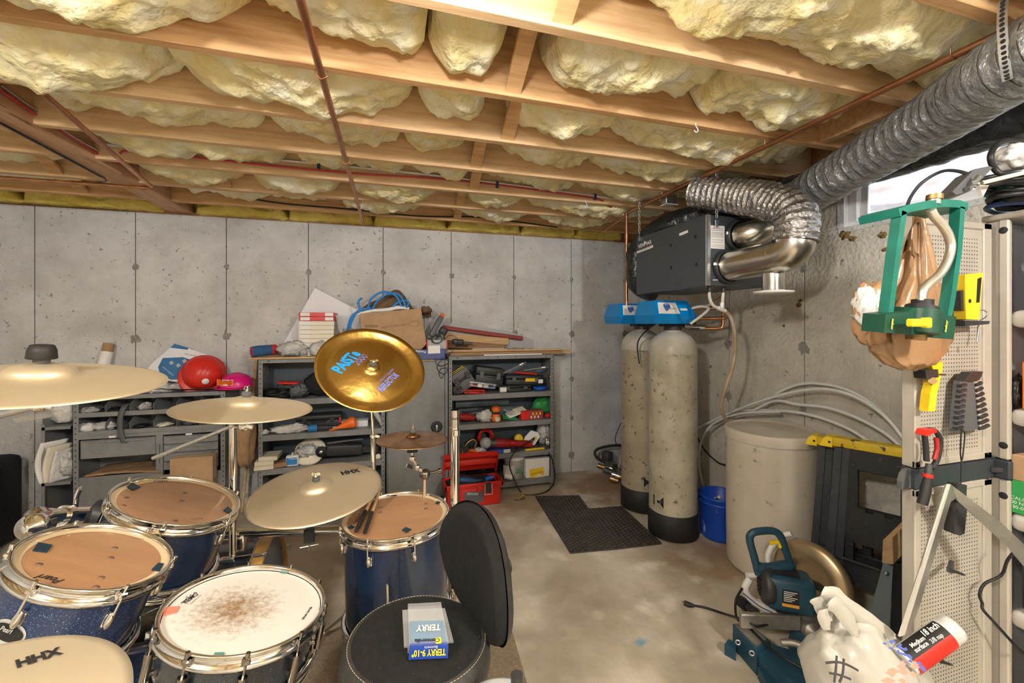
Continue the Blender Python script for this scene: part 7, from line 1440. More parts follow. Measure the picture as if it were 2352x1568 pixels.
# ---- brown shopping bag hanging on the door
mat('bag_brown', (.40, .235, .12), .28, c2=(.30, .165, .08), scale=5, mix=(.35, .68), bump=.35, bscale=12, spec=.7)
bbg = thing('shopping_bag', 'full brown plastic shopping bag hanging behind the sprinkler', 'bag', aY(2090, 850, .80))
prof = [(2112, 482, .012), (2110, 510, .016), (2108, 545, .026), (2104, 590, .042), (2100, 640, .056), (2095, 690, .088), (2092, 730, .132), (2090, 770, .150), (2088, 805, .135), (2086, 832, .085), (2086, 848, .02)]
def bf(a, b):
    q = b * (len(prof) - 1); i = min(len(prof) - 2, int(q)); f = q - i; (u0, v0, r0), (u1, v1, r1) = prof[i], prof[i + 1]; r = r0 + (r1 - r0) * f; c = aY(u0 + (u1 - u0) * f, v0 + (v1 - v0) * f, .81); an = 2 * PI * a
    fold = 1 + (.22 * math.sin(an * 7 + 2 * fbm((b * 2, 0, 0))) + .12 * math.sin(an * 13)) * (1 - b) ** .6 * (.35 + .65 * (b < .75)) + .12 * fbm((math.cos(an) * 2.4, math.sin(an) * 2.4, b * 6), 4)
    return c + Vector((math.cos(an) * r * fold, math.sin(an) * min(r * fold * .6, .045), .008 * fbm((math.cos(an) * 4, math.sin(an) * 4, b * 8))))
kid(MB().grid(bf, 84, 60), 'sack', 'bag_brown', bbg)
kid(crumple(MB(), aY(2003, 720, .80), (.055, .035, .085), 14, .35, 2.6), 'side_bulge', 'bag_brown', bbg); kid(crumple(MB(), aY(1988, 705, .79), (.028, .025, .05), 15, .4, 3), 'inner_bag', 'bag_white', bbg)
kid(MB().grid(lambda a, b: aY(2078 + 34 * a - 12 * b * (1 - a), 560 - 14 * math.sin(PI * a) + 30 * b - 50 * (1 - b) * a, .775 + .01 * math.sin(9 * a)), 14, 10, thick=.001), 'handle', 'bag_brown', bbg)
# ---- tools on the pegboard
yt = thing('stud_finder', 'yellow and black wall scanner standing on a small bracket', 'tool', aY(2238, 736, .82)); TY = .822
def pbox(root, pts, Y, d, m, name, par=None):
    P = [aY(u, v, Y) for u, v in pts]; Q = [p + Vector((0, d, 0)) for p in P]; k = len(P)
    return kid(MB().add(P + Q, [tuple(range(k)), tuple(range(k, 2 * k))[::-1]] + [(i, k + i, k + (i + 1) % k, (i + 1) % k) for i in range(k)]), name, m, root, par)
pbox(yt, [(2216, 630), (2258, 626), (2257, 640), (2252, 700), (2250, 734), (2219, 733), (2217, 690)], TY, .028, 'yellow_plastic', 'body'); pbox(yt, [(2246, 640), (2255, 636), (2250, 694), (2243, 695)], TY - .001, .01, 'ink', 'screen'); pbox(yt, [(2206, 668), (2216, 665), (2218, 715), (2208, 712)], TY + .004, .02, 'black_plastic', 'clip'); dot(yt, Vector((0, TY - .001, 1.5)), Vector((0, -1, 0)), 2228, 691, .006, 'ink', 'button')
br = thing('peg_bracket', 'small black shelf bracket with wire hooks under the yellow scanner', 'bracket', aY(2240, 742, .83)); pbox(br, [(2216, 736), (2274, 737), (2272, 744), (2217, 749)], TY - .01, .045, 'black_plastic', 'ledge'); kid(MB().tube([aY(u, v, .83) for u, v in ((2252, 735), (2264, 728), (2267, 718), (2258, 712), (2250, 714))], .0016, 6, sub=4).tube([aY(u, v, .84) for u, v in ((2248, 745), (2246, 770), (2243, 785))], .0022, 6).tube([aY(u, v, .84) for u, v in ((2198, 795), (2202, 810))], .002, 6), 'hook', 'galv', br)
pk = thing('pipe_cutter', 'yellow-handled tubing cutter hanging on the pegboard', 'tool', aY(2140, 945, .83)); PY = .825
pbox(pk, [(2140, 838), (2167, 830), (2162, 862), (2152, 905), (2148, 944), (2132, 945), (2136, 905), (2147, 862)], PY, .022, 'yellow_plastic', 'handle'); pbox(pk, [(2125, 850), (2155, 848), (2156, 866), (2128, 870)], PY - .006, .03, 'black_plastic', 'jaw'); kid(MB().cyl(aY(2142, 874, PY - .008), aY(2142, 874, PY + .01), .010, n=16).cyl(aY(2155, 860, PY), aY(2170, 860, PY), .003, n=8), 'wheel', 'brass_dull', pk)
ps_ = thing('strap_wrench', 'red and black strap wrench hanging across the dark door band', 'tool', aY(2125, 1160, .82)); HY = .815
def ptube(root, pts, Y, r, m, name, n=10, sub=5): return kid(MB().tube([aY(u, v, Y) for u, v in pts], r, n, sub=sub), name, m, root)
ptube(ps_, ((2128, 1058), (2126, 1020), (2124, 998), (2130, 988), (2145, 988), (2158, 1005), (2157, 1035), (2150, 1060), (2140, 1075)), HY, .007, 'black_rubber', 'strap'); pbox(ps_, [(2120, 998), (2126, 987), (2150, 984), (2153, 992), (2128, 1002)], HY - .012, .02, 'red_plastic', 'head'); ptube(ps_, ((2150, 1005), (2152, 1030), (2146, 1055)), HY - .006, .006, 'red_dark', 'inner_strap'); ptube(ps_, ((2134, 1065), (2131, 1095)), HY, .008, 'iron', 'neck'); ptube(ps_, ((2131, 1095), (2126, 1125), (2118, 1158)), HY, [.009, .013, .012], 'black_rubber', 'handle'); ptube(ps_, ((2132, 1088), (2131, 1096)), HY, .0115, 'red_plastic', 'ring')
wr_ = thing('wrench_rack', 'black plastic wrench holder with open slots on the pegboard', 'wrench rack', aY(2225, 990, .83)); RY = .83
pbox(wr_, [(2205, 876), (2214, 872), (2236, 876), (2240, 890), (2250, 985), (2195, 993), (2194, 985)], RY, .015, 'grey_plastic', 'plate'); pbox(wr_, [(2214, 874), (2230, 855), (2258, 853), (2256, 862), (2250, 872), (2240, 876)], RY - .006, .022, 'black_plastic', 'grip')
for i in range(9):
    f = i / 8; ptube(wr_, ((2240 + 8 * f, 884 + 100 * f), (2248 + 10 * f, 882 + 100 * f), (2253 + 17 * f, 878 + 98 * f)), RY - .002, .0052, 'black_plastic', 'tooth', 8, 3); pbox(wr_, [(2209 - 10 * f, 884 + 98 * f), (2222 - 8 * f, 880 + 98 * f), (2222 - 8 * f, 886 + 98 * f), (2209 - 10 * f, 890 + 98 * f)], RY - .006, .012, 'black_plastic', 'slot')
to = thing('penlight', 'black flashlight hanging on a long cord from the wrench rack', 'flashlight', aY(2205, 1230, .81)); ptube(to, ((2208, 985), (2206, 1040), (2210, 1055), (2216, 1000), (2212, 988)), RY - .01, .0018, 'black_cable', 'cord'); ptube(to, ((2208, 1050), (2207, 1112)), RY - .01, .0012, 'black_cable', 'line'); pbox(to, [(2198, 1112), (2221, 1114), (2220, 1138), (2200, 1136)], RY - .03, .022, 'black_plastic', 'loop_end'); pbox(to, [(2192, 1175), (2200, 1155), (2221, 1172), (2216, 1225), (2205, 1230), (2192, 1226)], RY - .032, .024, 'black_plastic', 'body'); pbox(to, [(2200, 1136), (2220, 1138), (2221, 1174), (2198, 1160)], RY - .026, .014, 'black_plastic', 'neck')
# framing square leaning on the door
mat('square_steel', (.50, .50, .47), .32, .9, c2=(.36, .36, .34), scale=8, mix=(.4, .62))
sq = thing('framing_square', 'steel framing square leaning on the pegboard door, corner up', 'square', aY(2075, 1465, .80)); QY = .775
pbox(sq, [(2173, 1113), (2182, 1111), (2210, 1136), (2184, 1152), (2110, 1400), (2086, 1455), (2070, 1455), (2078, 1420)], QY, .003, 'square_steel', 'long_arm'); mat('square_edge', (.75, .74, .70), .4, .5)
pbox(sq, [(2180, 1112), (2184, 1112), (2078, 1458), (2066, 1462)], QY - .003, .004, 'square_edge', 'bright_edge')
P = [onplane(u, v, aY(2190, 1130, QY), Vector((-.35, -.93, .0)).normalized()) for u, v in ((2184, 1112), (2300, 1200), (2352, 1250), (2352, 1300), (2318, 1258), (2200, 1150))]; Q = [p + Vector((.001, .003, 0)) for p in P]
kid(MB().add(P + Q, [tuple(range(6)), tuple(range(6, 12))[::-1]] + [(i, 6 + i, 6 + (i + 1) % 6, (i + 1) % 6) for i in range(6)]), 'short_arm', 'square_steel', sq)
for pts, lab in (((( 2185, 1290), (2182, 1310), (2193, 1312), (2215, 1320)), 'single black peg hook on the lower pegboard'), (((2152, 1510), (2160, 1516), (2172, 1522), (2186, 1526)), 'black peg hook behind the roller sleeve')):
    t = thing('peg_hook', lab, 'hook', aY(*pts[1], .84)); kid(MB().tube([aY(u, v, .845 - .03 * i) for i, (u, v) in enumerate(pts)], [.006, .008, .004, .003], 8), 'hook', 'black_plastic', t)
# ================================================================ SAW, SAWHORSES, BAGS ON THE FLOOR
mat('saw_blue', (.012, .055, .095), .45, c2=(.02, .07, .11), scale=10, c3=(.10, .10, .09), s3=20, m3=(.66, .75)); mat('saw_alu', (.40, .38, .34), .45, .7, c2=(.30, .28, .25), scale=10); mat('saw_gold', (.55, .43, .26), .35, .85, c2=(.47, .36, .21), scale=6); mat('orange_label', (.75, .33, .04), .5)
ms = thing('mitre_saw', 'dusty blue mitre saw standing on the floor', 'mitre saw', (1.62, 1.58, 0))
bn_ = Vector((-.97, -.22, .06)).normalized()          # blade normal, pointing to the motor
GC = aD(1862, 1330, 2.0); GM = zto(GC, bn_)
gd = kid(MB(GM).lathe([(0, .012), (.06, .014), (.085, .016), (.098, .026), (.115, .024), (.152, .018), (.168, .006), (.172, -.012), (.163, -.03), (0, -.03)], 48), 'blade_guard', 'saw_gold', ms)
kid(MB(GM).lathe([(0, -.034), (.127, -.034), (.127, -.032), (0, -.032)], 40), 'blade', 'galv', ms)
a, b = aD(1868, 1362, 1.86), aD(1742, 1338, 1.93); bm_ = bn_; bn_ = (b - a).normalized()
mm_ = MB(frame((a + b) / 2, bn_, (0, 0, 1)))
kid(mm_.box((-.105, -.08, -.068), (.085, .07, .068), .024), 'motor_housing', 'saw_blue', ms)
kid(MB(zto(b - bn_ * .045, bn_)).lathe([(.078, -.01), (.083, 0), (.083, .02), (.072, .036), (.03, .042), (0, .043)], 28), 'motor_cap', 'black_plastic', ms)
sl = MB(zto(b - bn_ * .045, bn_))
for i in range(7): sl.rbox((0, -.042 + i * .014, .0425), (.085 - abs(i - 3) * .012, .006, .004))
kid(sl, 'cooling_slots', 'ink', ms)['kind'] = 'stuff'
side = Vector((0, 0, 1)).cross(bn_).normalized()
fpl = (a + b) / 2 + side * .0; 
pn = Vector((-.3, -.9, .3)).normalized()
vl = frame((a + b) / 2 + Vector((.0, 0, 0)) - side * -.0628, bn_ * -1, (0, 0, 1)) if False else None
# labels on the motor (side towards the room)
for s in (1, -1):
    sd_ = side * s
    if sd_.dot(-((a + b) / 2 - Vector((0, 0, 1.5)))) > 0:
        M_ = frame((a + b) / 2 + sd_ * .0622, -bn_ if s > 0 else bn_, (0, 0, 1))
        M_ = frame((a + b) / 2 + sd_ * .0688, Vector((0, 0, 1)).cross(sd_), (0, 0, 1)); M_.translation -= ms.location
        MB().box((-.03, -.03, 0), (.035, .03, .0012)).build('warning_label', 'ink', ms, mtx=M_); l_ = MB().box((-.03, -.044, 0), (.035, -.031, .0012)).build('warning_stripe', 'orange_label', ms, mtx=M_)
        for j in range(6): MB().box((-.024, .02 - j * .008, .0012), (.028 - .01 * (j % 3), .023 - j * .008, .0016)).build('print_line', 'paper', ms, mtx=M_)
M_ = frame((a + b) / 2 + Vector((0, 0, .0625)), Vector((0, 0, 1)).cross(-side if side.y > 0 else side), (0, 1, 0)); 
kid(MB(frame((a + b) / 2 + Vector((0, 0, .0755)), -bn_, side if side.y > 0 else -side)).box((-.05, -.035, 0), (.05, .05, .0015)), 'top_label', 'ink', ms)
# D handle
DH = 1.93
kid(MB().tube([aD(u, v, DH) for u, v in ((1742, 1318), (1732, 1278), (1722, 1240), (1728, 1224), (1750, 1219), (1776, 1219), (1792, 1230), (1804, 1262), (1818, 1300))], .0165, 12, sub=4), 'handle', 'saw_blue', ms)
kid(MB().tube([aD(u, v, DH) for u, v in ((1735, 1300), (1765, 1308), (1800, 1302), (1822, 1296))], [.02, .03, .03, .02], 12, sub=3), 'handle_root', 'saw_blue', ms)
kid(MB().tube([aD(u, v, DH - .005) for u, v in ((1768, 1247), (1786, 1243), (1792, 1256))], .009, 8), 'trigger', 'yellow_plastic', ms)
kid(MB().tube([aD(u, v, 1.90) for u, v in ((1848, 1320), (1860, 1335), (1878, 1345), (1890, 1352))], [.008, .014, .018, .014], 10, sub=4), 'guard_lever', 'black_plastic', ms)
kid(MB().tube([aD(u, v, 1.90) for u, v in ((1842, 1385), (1860, 1420), (1862, 1455))], [.05, .045, .04], 14), 'pivot_arm', 'saw_alu', ms); kid(MB(zto(aD(1866, 1450, 1.84), (-.3, -.9, .1))).lathe([(0, .02), (.012, .02), (.016, .012), (.034, .008), (.038, 0), (.038, -.05), (0, -.05)], 24), 'bevel_knob', 'saw_alu', ms)
kid(MB().tube([aD(1790, 1390, 1.9), aD(1800, 1400, 1.9), aD(1805, 1412, 1.9)], .03, 12), 'motor_neck', 'black_plastic', ms)
# base casting
def fz(u, v, z): p = aZ(u, v, z); return p
def slab(pts, z0, z1, m, name):
    P = [Vector((p.x, p.y, z1)) for p in pts]; Q = [Vector((p.x, p.y, z0)) for p in pts]; k = len(P)
    return kid(MB().add(P + Q, [tuple(range(k)), tuple(range(k, 2 * k))[::-1]] + [(i, k + i, k + (i + 1) % k, (i + 1) % k) for i in range(k)]), name, m, ms)
top = .10
T_ = [fz(u, v, top) for u, v in ((1672, 1455), (1684, 1432), (1745, 1460), (1765, 1500), (1850, 1500), (1900, 1530), (1900, 1580), (1800, 1600), (1760, 1560), (1735, 1505))]
slab([fz(u, v, .11) for u, v in ((1683, 1432), (1715, 1428), (1770, 1470), (1738, 1492))], .0, .108, 'saw_blue', 'base_wing')
slab([fz(u, v, .11) for u, v in ((1687, 1434), (1714, 1431), (1760, 1468), (1738, 1486))], .108, .114, 'saw_alu', 'table_plate')
slab([fz(u, v, .05) for u, v in ((1664, 1478), (1674, 1466), (1690, 1476), (1690, 1492))], .0, .05, 'saw_blue', 'base_foot')
slab([fz(u, v, .09) for u, v in ((1738, 1496), (1770, 1474), (1880, 1510), (1920, 1560), (1850, 1600), (1790, 1560))], .02, .085, 'saw_blue', 'base_casting')
slab([fz(u, v, .05) for u, v in ((1740, 1530), (1758, 1524), (1800, 1590), (1780, 1600))], .0, .05, 'saw_blue', 'base_foot')
kid(MB(Matrix.Translation((GC.x - .04, GC.y - .12, 0))).lathe([(0, .12), (.13, .12), (.14, .115), (.145, .10), (.15, .04), (.16, .0)], 40), 'turntable', 'saw_blue', ms); kid(MB(Matrix.Translation((GC.x - .04, GC.y - .12, 0))).lathe([(0, .125), (.12, .125), (.125, .12)], 40), 'turntable_top', 'saw_alu', ms)
f0, f1 = aZ(1700, 1440, .13), aZ(1836, 1445, .13)
d_ = (f1 - f0).normalized(); kid(MB(frame(f0 + Vector((0, 0, .03)), d_, (0, 0, 1))).box((0, -.03, -.012), ((f1 - f0).length, .035, .012), .004), 'fence', 'saw_alu', ms)
kid(MB().tube([aZ(1795, 1475, .15), aZ(1830, 1478, .16), aZ(1870, 1500, .15)], .014, 10, sub=4), 'mitre_arm', 'saw_alu', ms)
for u, v in ((1695, 1475), (1727, 1500)): kid(MB(zto(aZ(u, v, .085), (-.6, -.75, .2))).lathe([(.006, .001), (.011, .004), (.012, 0)], 16), 'bolt_eye', 'galv', ms)
kid(MB().tube([aD(1805, 1400, 1.9), aD(1780, 1425, 1.88), aD(1740, 1438, 1.86), aD(1715, 1425, 1.88), aD(1698, 1420, 1.9), aZ(1660, 1408, .03), aZ(1620, 1395, .01), aZ(1592, 1390, .01)], .0055, 8, sub=6), 'power_cord', 'black_cable', ms)
kid(MB().tube([aZ(1594, 1391, .012), aZ(1582, 1388, .014), aZ(1572, 1384, .014)], [.008, .014, .013], 10).cyl(aZ(1572, 1383, .018), aZ(1566, 1381, .018), .002, n=6), 'plug', 'black_rubber', ms)
kid(MB().tube([aD(1705, 1350, 2.05), aD(1690, 1380, 2.05), aD(1693, 1420, 1.98), aD(1720, 1440, 1.9), aD(1760, 1480, 1.8), aZ(1800, 1510, .12), aZ(1850, 1540, .11), aZ(1880, 1575, .1)], .0055, 8, sub=6), 'loose_cord', 'black_cable', ms)
# white sump hose and black pump behind the saw
hs = thing('sump_hose', 'white corrugated hose with a blue stripe lying behind the mitre saw', 'hose', aZ(1760, 1420, 0))
kid(MB().tube([aD(u, v, z) for u, v, z in ((1818, 1225, 2.12), (1790, 1235, 2.15), (1765, 1270, 2.15), (1762, 1310, 2.12), (1745, 1320, 2.1), (1715, 1322, 2.1))], .014, 12, sub=6).tube([aD(u, v, z) for u, v, z in ((1722, 1330, 2.08), (1712, 1350, 2.07), (1722, 1372, 2.06), (1745, 1390, 2.05), (1775, 1405, 2.03), (1810, 1425, 2.03), (1850, 1440, 2.05))], .017, 12, sub=6), 'hose', 'white_plastic', hs)
kid(MB().tube([aD(u, v, z - .018) for u, v, z in ((1707, 1362, 2.06), (1722, 1374, 2.06), (1745, 1392, 2.05), (1775, 1407, 2.03), (1810, 1427, 2.03))], .0025, 6, sub=6), 'stripe', 'cable_tie', hs)
sp_ = thing('shop_nozzle', 'black vacuum nozzle lying on the floor behind the saw', 'nozzle', aZ(1735, 1410, 0)); kid(MB().tube([aZ(1700, 1380, .03), aZ(1712, 1388, .035), aZ(1716, 1391, .035)], .028, 16), 'cuff', 'black_rubber', sp_); kid(MB().tube([aZ(1714, 1390, .032), aZ(1740, 1408, .03), aZ(1760, 1425, .02)], [.016, .02, .026], 14), 'pipe', 'black_plastic', sp_)
bg_ = thing('saw_manual', 'red and white boxed accessory lying behind the mitre saw', 'box', aZ(1790, 1425, 0)); kid(MB(Matrix.Translation(aZ(1785, 1430, 0)) @ Matrix.Rotation(R(-35), 4, 'Z')).box((-.08, -.03, 0), (.12, .06, .07), .003), 'carton', 'white_panel', bg_); kid(MB(Matrix.Translation(aZ(1785, 1430, 0)) @ Matrix.Rotation(R(-35), 4, 'Z')).box((-.081, -.031, .02), (.121, .0, .05)), 'red_band', 'red_dark', bg_)
# ---- black folding sawhorses with yellow tops
mat('horse_black', (.014, .015, .018), .42, c2=(.022, .024, .028), scale=14, c3=(.08, .085, .095), s3=60, m3=(.66, .7)); mat('horse_grey', (.035, .04, .05), .38, c2=(.05, .055, .065), scale=12, c3=(.35, .35, .35), s3=60, m3=(.76, .78)); mat('yellow_stained', (.72, .52, .02), .5, c2=(.60, .42, .02), scale=12, c3=(.05, .03, .02), s3=14, m3=(.60, .63))
hd_ = Vector((.455, -.89, 0)).normalized(); hn = Vector((-.89, -.455, 0)).normalized()
def horse(label, A, L, H):
    t = thing('sawhorse', label, 'sawhorse', (A[0], A[1], 0)); M = Matrix((hd_, hn, Vector((0, 0, 1)))).transposed().to_4x4(); M.translation = (A[0], A[1], 0); t.matrix_basis = M
    MB().box((-.01, -.035, H - .045), (L, .035, H), .006).build('top_rail', 'yellow_stained', t)
    e = MB().prism([(-.04, H - .05), (.012, H - .05), (.012, H), (-.01, H + .003), (-.025, H - .01)], .08, 'xz', -.04).build('rail_end', 'yellow_plastic', t)
    MB(zto((-.0, .0402, H - .025), (0, 1, 0))).lathe([(0, .0005), (.006, .0005)], 12).build('rivet', 'ink', e if False else t)
    for s, sp in ((-1, -.012), (1, .006)):            # two folded leg frames
        y0 = s * .022
        def Y(z): return y0 + sp * (1 - z / H) * (1.0)
        for x, spl in ((.02, -.055), (L - .06, .05)):
            for k, (w, pr) in enumerate(((.06, 0), (.02, .012))):
                xa = x + (.0 if k == 0 else .012)
                vs = []
                for z, sh in ((0, spl), (H - .045, 0)):
                    ww = w * (1.25 if z == 0 else 1)
                    for dx in (0, ww):
                        for dy in (-.012, .012 + pr): vs.append((xa + sh + dx, Y(z) + dy, z))
                MB().add(vs, [(0, 1, 3, 2), (4, 6, 7, 5), (0, 4, 5, 1), (2, 3, 7, 6), (0, 2, 6, 4), (1, 5, 7, 3)]).build('leg' if k == 0 else 'leg_rib', 'horse_grey' if s > 0 else 'horse_black', t)
        # face panel with openings
        zs = ((H - .14, H - .045), (H - .50, H - .34), (.22, .34))
        for z0, z1 in zs: MB().add([(.06 - .10 * (1 - z / H) + (0 if i == 0 else L - .11 + .14 * (1 - z / H)), Y(z) + dy, z) for z in (z0, z1) for i in (0, 1) for dy in (-.006, .010)], [(0, 1, 3, 2), (4, 6, 7, 5), (0, 4, 5, 1), (2, 3, 7, 6), (0, 2, 6, 4), (1, 5, 7, 3)]).build('face_panel', 'horse_black', t)
        for x in (.05, L - .16): MB().box((x, Y(H * .75) - .006, H - .36), (x + .06, Y(H * .75) + .010, H - .12)).build('web', 'horse_black', t)
        for x in (.06, .20, .34): MB().box((x, Y(H * .4) - .008, .34), (x + .035, Y(H * .4) + .014, H - .48), .003).build('web', 'horse_black', t)
        if s > 0:
            for i in range(5): MB().box((.1 + i * .07, Y(H * .6) - .004, H - .345), (.14 + i * .07, Y(H * .6) + .014, H - .325)).build('notch_tooth', 'horse_black', t)
            MB().box((.02, Y(.36 * H) - .002, .33), (L - .08, Y(.36 * H) + .022, .345), .004).build('shelf_ledge', 'horse_black', t)
    return t
horse('black folding sawhorse with a yellow rail, standing behind its twin', (2.215, 1.715), .50, .90); horse('black folding sawhorse with a stained yellow rail, against the plastic door', (2.165, 1.597), .56, .93)
# wooden trestle with grey steel leg brackets
gt = thing('trestle', 'wooden trestle beam on grey steel bracket legs beside the cabinet door', 'trestle', aZ(2020, 1430, 0)); TZ = 1.62
P = [aD(u, v, TZ) for u, v in ((2028, 1240), (2050, 1234), (2052, 1296), (2026, 1292))]; d_ = Vector((.35, .12, 0))
kid(MB().add(P + [p + d_ for p in P], [(0, 1, 2, 3), (7, 6, 5, 4), (0, 4, 5, 1), (1, 5, 6, 2), (2, 6, 7, 3), (3, 7, 4, 0)]), 'beam', 'lumber', gt)
P = [aD(u, v, TZ - .01) for u, v in ((2028, 1294), (2051, 1303), (2042, 1450), (1992, 1430))]; Q = [p + Vector((.012, .006, 0)) for p in P]
kid(MB().add(P + Q, [(0, 1, 2, 3), (7, 6, 5, 4), (0, 4, 5, 1), (1, 5, 6, 2), (2, 6, 7, 3), (3, 7, 4, 0)]), 'bracket_leg', 'galv_paint' if 'galv_paint' in MATS else mat('galv_paint', (.17, .21, .225), .4), gt)
P = [aD(u, v, TZ) for u, v in ((2052, 1298), (2080, 1296), (2078, 1460), (2044, 1452))]; Q = [p + Vector((.012, .006, 0)) for p in P]
kid(MB().add(P + Q, [(0, 1, 2, 3), (7, 6, 5, 4), (0, 4, 5, 1), (1, 5, 6, 2), (2, 6, 7, 3), (3, 7, 4, 0)]), 'bracket_leg', 'horse_black', gt)
dot(gt, aD(2038, 1318, TZ - .012), Vector((-.3, -.95, 0)).normalized(), 2038, 1318, .008, 'galv', 'screw')
# ---- white plastic bag with a roller sleeve
mat('bag_milky', (.50, .49, .45), .30, c2=(.40, .38, .33), scale=4, mix=(.35, .7), bump=.25, bscale=10, spec=.6)
WB = thing('white_shopping_bag', 'stuffed white plastic shopping bag marked with a hash sign', 'bag', aZ(1960, 1600, 0))
oc = aD(2018, 1515, 1.16)
def wf(a, b):
    an = 2 * PI * a; el = -PI / 2 + PI * b; d = Vector((math.cos(el) * math.cos(an), math.cos(el) * math.sin(an), math.sin(el)))
    k = 1 + .13 * fbm((d.x * 1.5 + 3, d.y * 1.5, d.z * 1.5), 3) + .022 * fbm((d.x * 7, d.y * 7, d.z * 7), 3)
    p = Vector((d.x * .175, d.y * .13, d.z * .215)) * k
    if d.z > .3: p.x -= (d.z - .3) * .10; p.x *= 1 - .35 * (d.z - .3); p.y *= 1 - .35 * (d.z - .3)
    q = oc + Vector((.0, .03, -.10)) + p; q.z = max(q.z, .004); return q
kid(MB().grid(wf, 72, 48), 'sack', 'bag_milky', WB)
def hf(pts, w, dz=1.15):
    P = spline([aD(u, v, dz) for u, v in pts], 6); mb = MB(); vs = []; fs = []
    for i, p in enumerate(P):
        o_ = Vector((w * .55, -.2 * w, .6 * w)) * (.6 + .4 * math.sin(PI * i / (len(P) - 1))) * (1 + .3 * fbm((i * .2, 1, w * 9)))
        vs += [p - o_, p - o_ * .3 + Vector((0, -.012, .004)), p + o_ * .4 + Vector((0, -.004, 0)), p + o_]
    for i in range(len(P) - 1):
        for a in range(3): fs.append((i * 4 + a, i * 4 + a + 1, i * 4 + 5 + a, i * 4 + 4 + a))
    return mb.add(vs, fs, True)
kid(hf(((1905, 1420), (1880, 1385), (1878, 1362), (1905, 1362), (1950, 1395), (2005, 1432), (2050, 1462)), .028), 'handle', 'bag_milky', WB); kid(hf(((1900, 1440), (1888, 1400), (1910, 1385), (1945, 1420), (1965, 1455)), .025, 1.13), 'handle', 'bag_milky', WB)
from mathutils.bvhtree import BVHTree
_sk = WB.children[0].data; _tree = BVHTree.FromPolygons([v.co + WB.location for v in _sk.vertices], [tuple(p.vertices) for p in _sk.polygons])
def onbag(u, v):
    O = Vector((0, 0, CAMH)); d = _d(u, v).normalized(); h = _tree.ray_cast(O, d)
    return h[0] - d * .003 if h[0] is not None else O + d * 1.35
mat('marker', (.05, .045, .05), .6); mat('print_blue', (.06, .10, .42), .5)
for pts in (((1922, 1505), (1920, 1535), (1916, 1567)), ((1938, 1512), (1936, 1545), (1928, 1567)), ((1896, 1522), (1925, 1520), (1950, 1528), (1972, 1540)), ((1904, 1545), (1930, 1550), (1955, 1560))):
    kid(MB().tube([onbag(u, v) for u, v in pts], .0022, 6, sub=4), 'marker_stroke', 'marker', WB)
for i in range(22):
    rn = random.Random(i); v = 1468 + i * 3.2 + rn.uniform(-6, 6); u = 2040 + (v - 1465) * 1.1 + rn.uniform(-26, 14); w, h = rn.uniform(4, 8), rn.uniform(3, 6)
    q4 = [onbag(u + dx, v + dy) for dx, dy in ((-w, -h * .3), (0, -h), (w, h * .2), (w * .3, h))]
    if max((p - q4[0]).length for p in q4) < .03: kid(MB().add(q4, [(0, 1, 2, 3)]), 'blue_print', 'print_blue', WB)
mat('print_red', (.45, .24, .17), .45)
for i in range(16):
    rn = random.Random(i + 50); v = 1535 + rn.uniform(-14, 30); u = 2075 + rn.uniform(-45, 30); w, h = rn.uniform(8, 15), rn.uniform(5, 9)
    q4 = [onbag(u + dx, v + dy) for dx, dy in ((-w, -h * .3), (0, -h), (w, h * .2), (w * .3, h))]
    if max((p - q4[0]).length for p in q4) < .04: kid(MB().add(q4, [(0, 1, 2, 3)]), 'red_print', 'print_red', WB)
rl = thing('roller_sleeve', 'paint roller sleeve in printed wrap sticking out of the white bag', 'paint roller', aD(2100, 1500, 1.12)); a, b = aD(2075, 1520, 1.12), aD(2192, 1438, 1.14); d_ = (b - a).normalized(); rr = .033
kid(MB().cyl(a, b - d_ * .012, rr, n=28).tube([b - d_ * .012, b - d_ * .004, b], [rr, rr * .95, rr * .75], 28), 'fleece', 'bag_white', rl); kid(MB().cyl(b - d_ * .002, b + d_ * .001, rr * .62, n=20), 'core', 'cream', rl)
xx = Vector((0, 0, 1)).cross(d_).normalized(); yv = (Vector((0, 0, CAMH)) - (a + b) / 2); yv = (yv - d_ * yv.dot(d_)).normalized(); zz_ = d_.cross(yv)
def wrap(s0, s1, a0, a1, m, name, off=.0012):
    L_ = (b - a).length
    return kid(MB().grid(lambda p, q: a + d_ * (L_ * (s0 + (s1 - s0) * p)) + (yv * math.cos(R(a0 + (a1 - a0) * q)) + zz_ * math.sin(R(a0 + (a1 - a0) * q))) * (rr + off), 6, 12), name, m, rl)
wrap(.05, .78, -62, 60, 'ink', 'wrap'); wrap(.05, .78, -100, -12, 'orange_label' if False else 'red_plastic', 'wrap_red', .0018) if zz_.z > 0 else wrap(.05, .78, 12, 100, 'red_plastic', 'wrap_red', .0018)
pw = (a + b) / 2 + yv * (rr + .003)
ptext('18 inch', 'paper', rl, pw, yv, (2120, 1456), (2153, 1434), 1.0, bold=.02); ptext('3/8 nap', 'paper', rl, pw, yv, (2138, 1474), (2164, 1457), 1.0, bold=.01); ptext('Medium', 'paper', rl, pw, yv, (2092, 1484), (2122, 1464), .9, bold=.02); ptext('surface', 'paper', rl, pw, yv, (2101, 1495), (2130, 1476), .9, bold=.02)
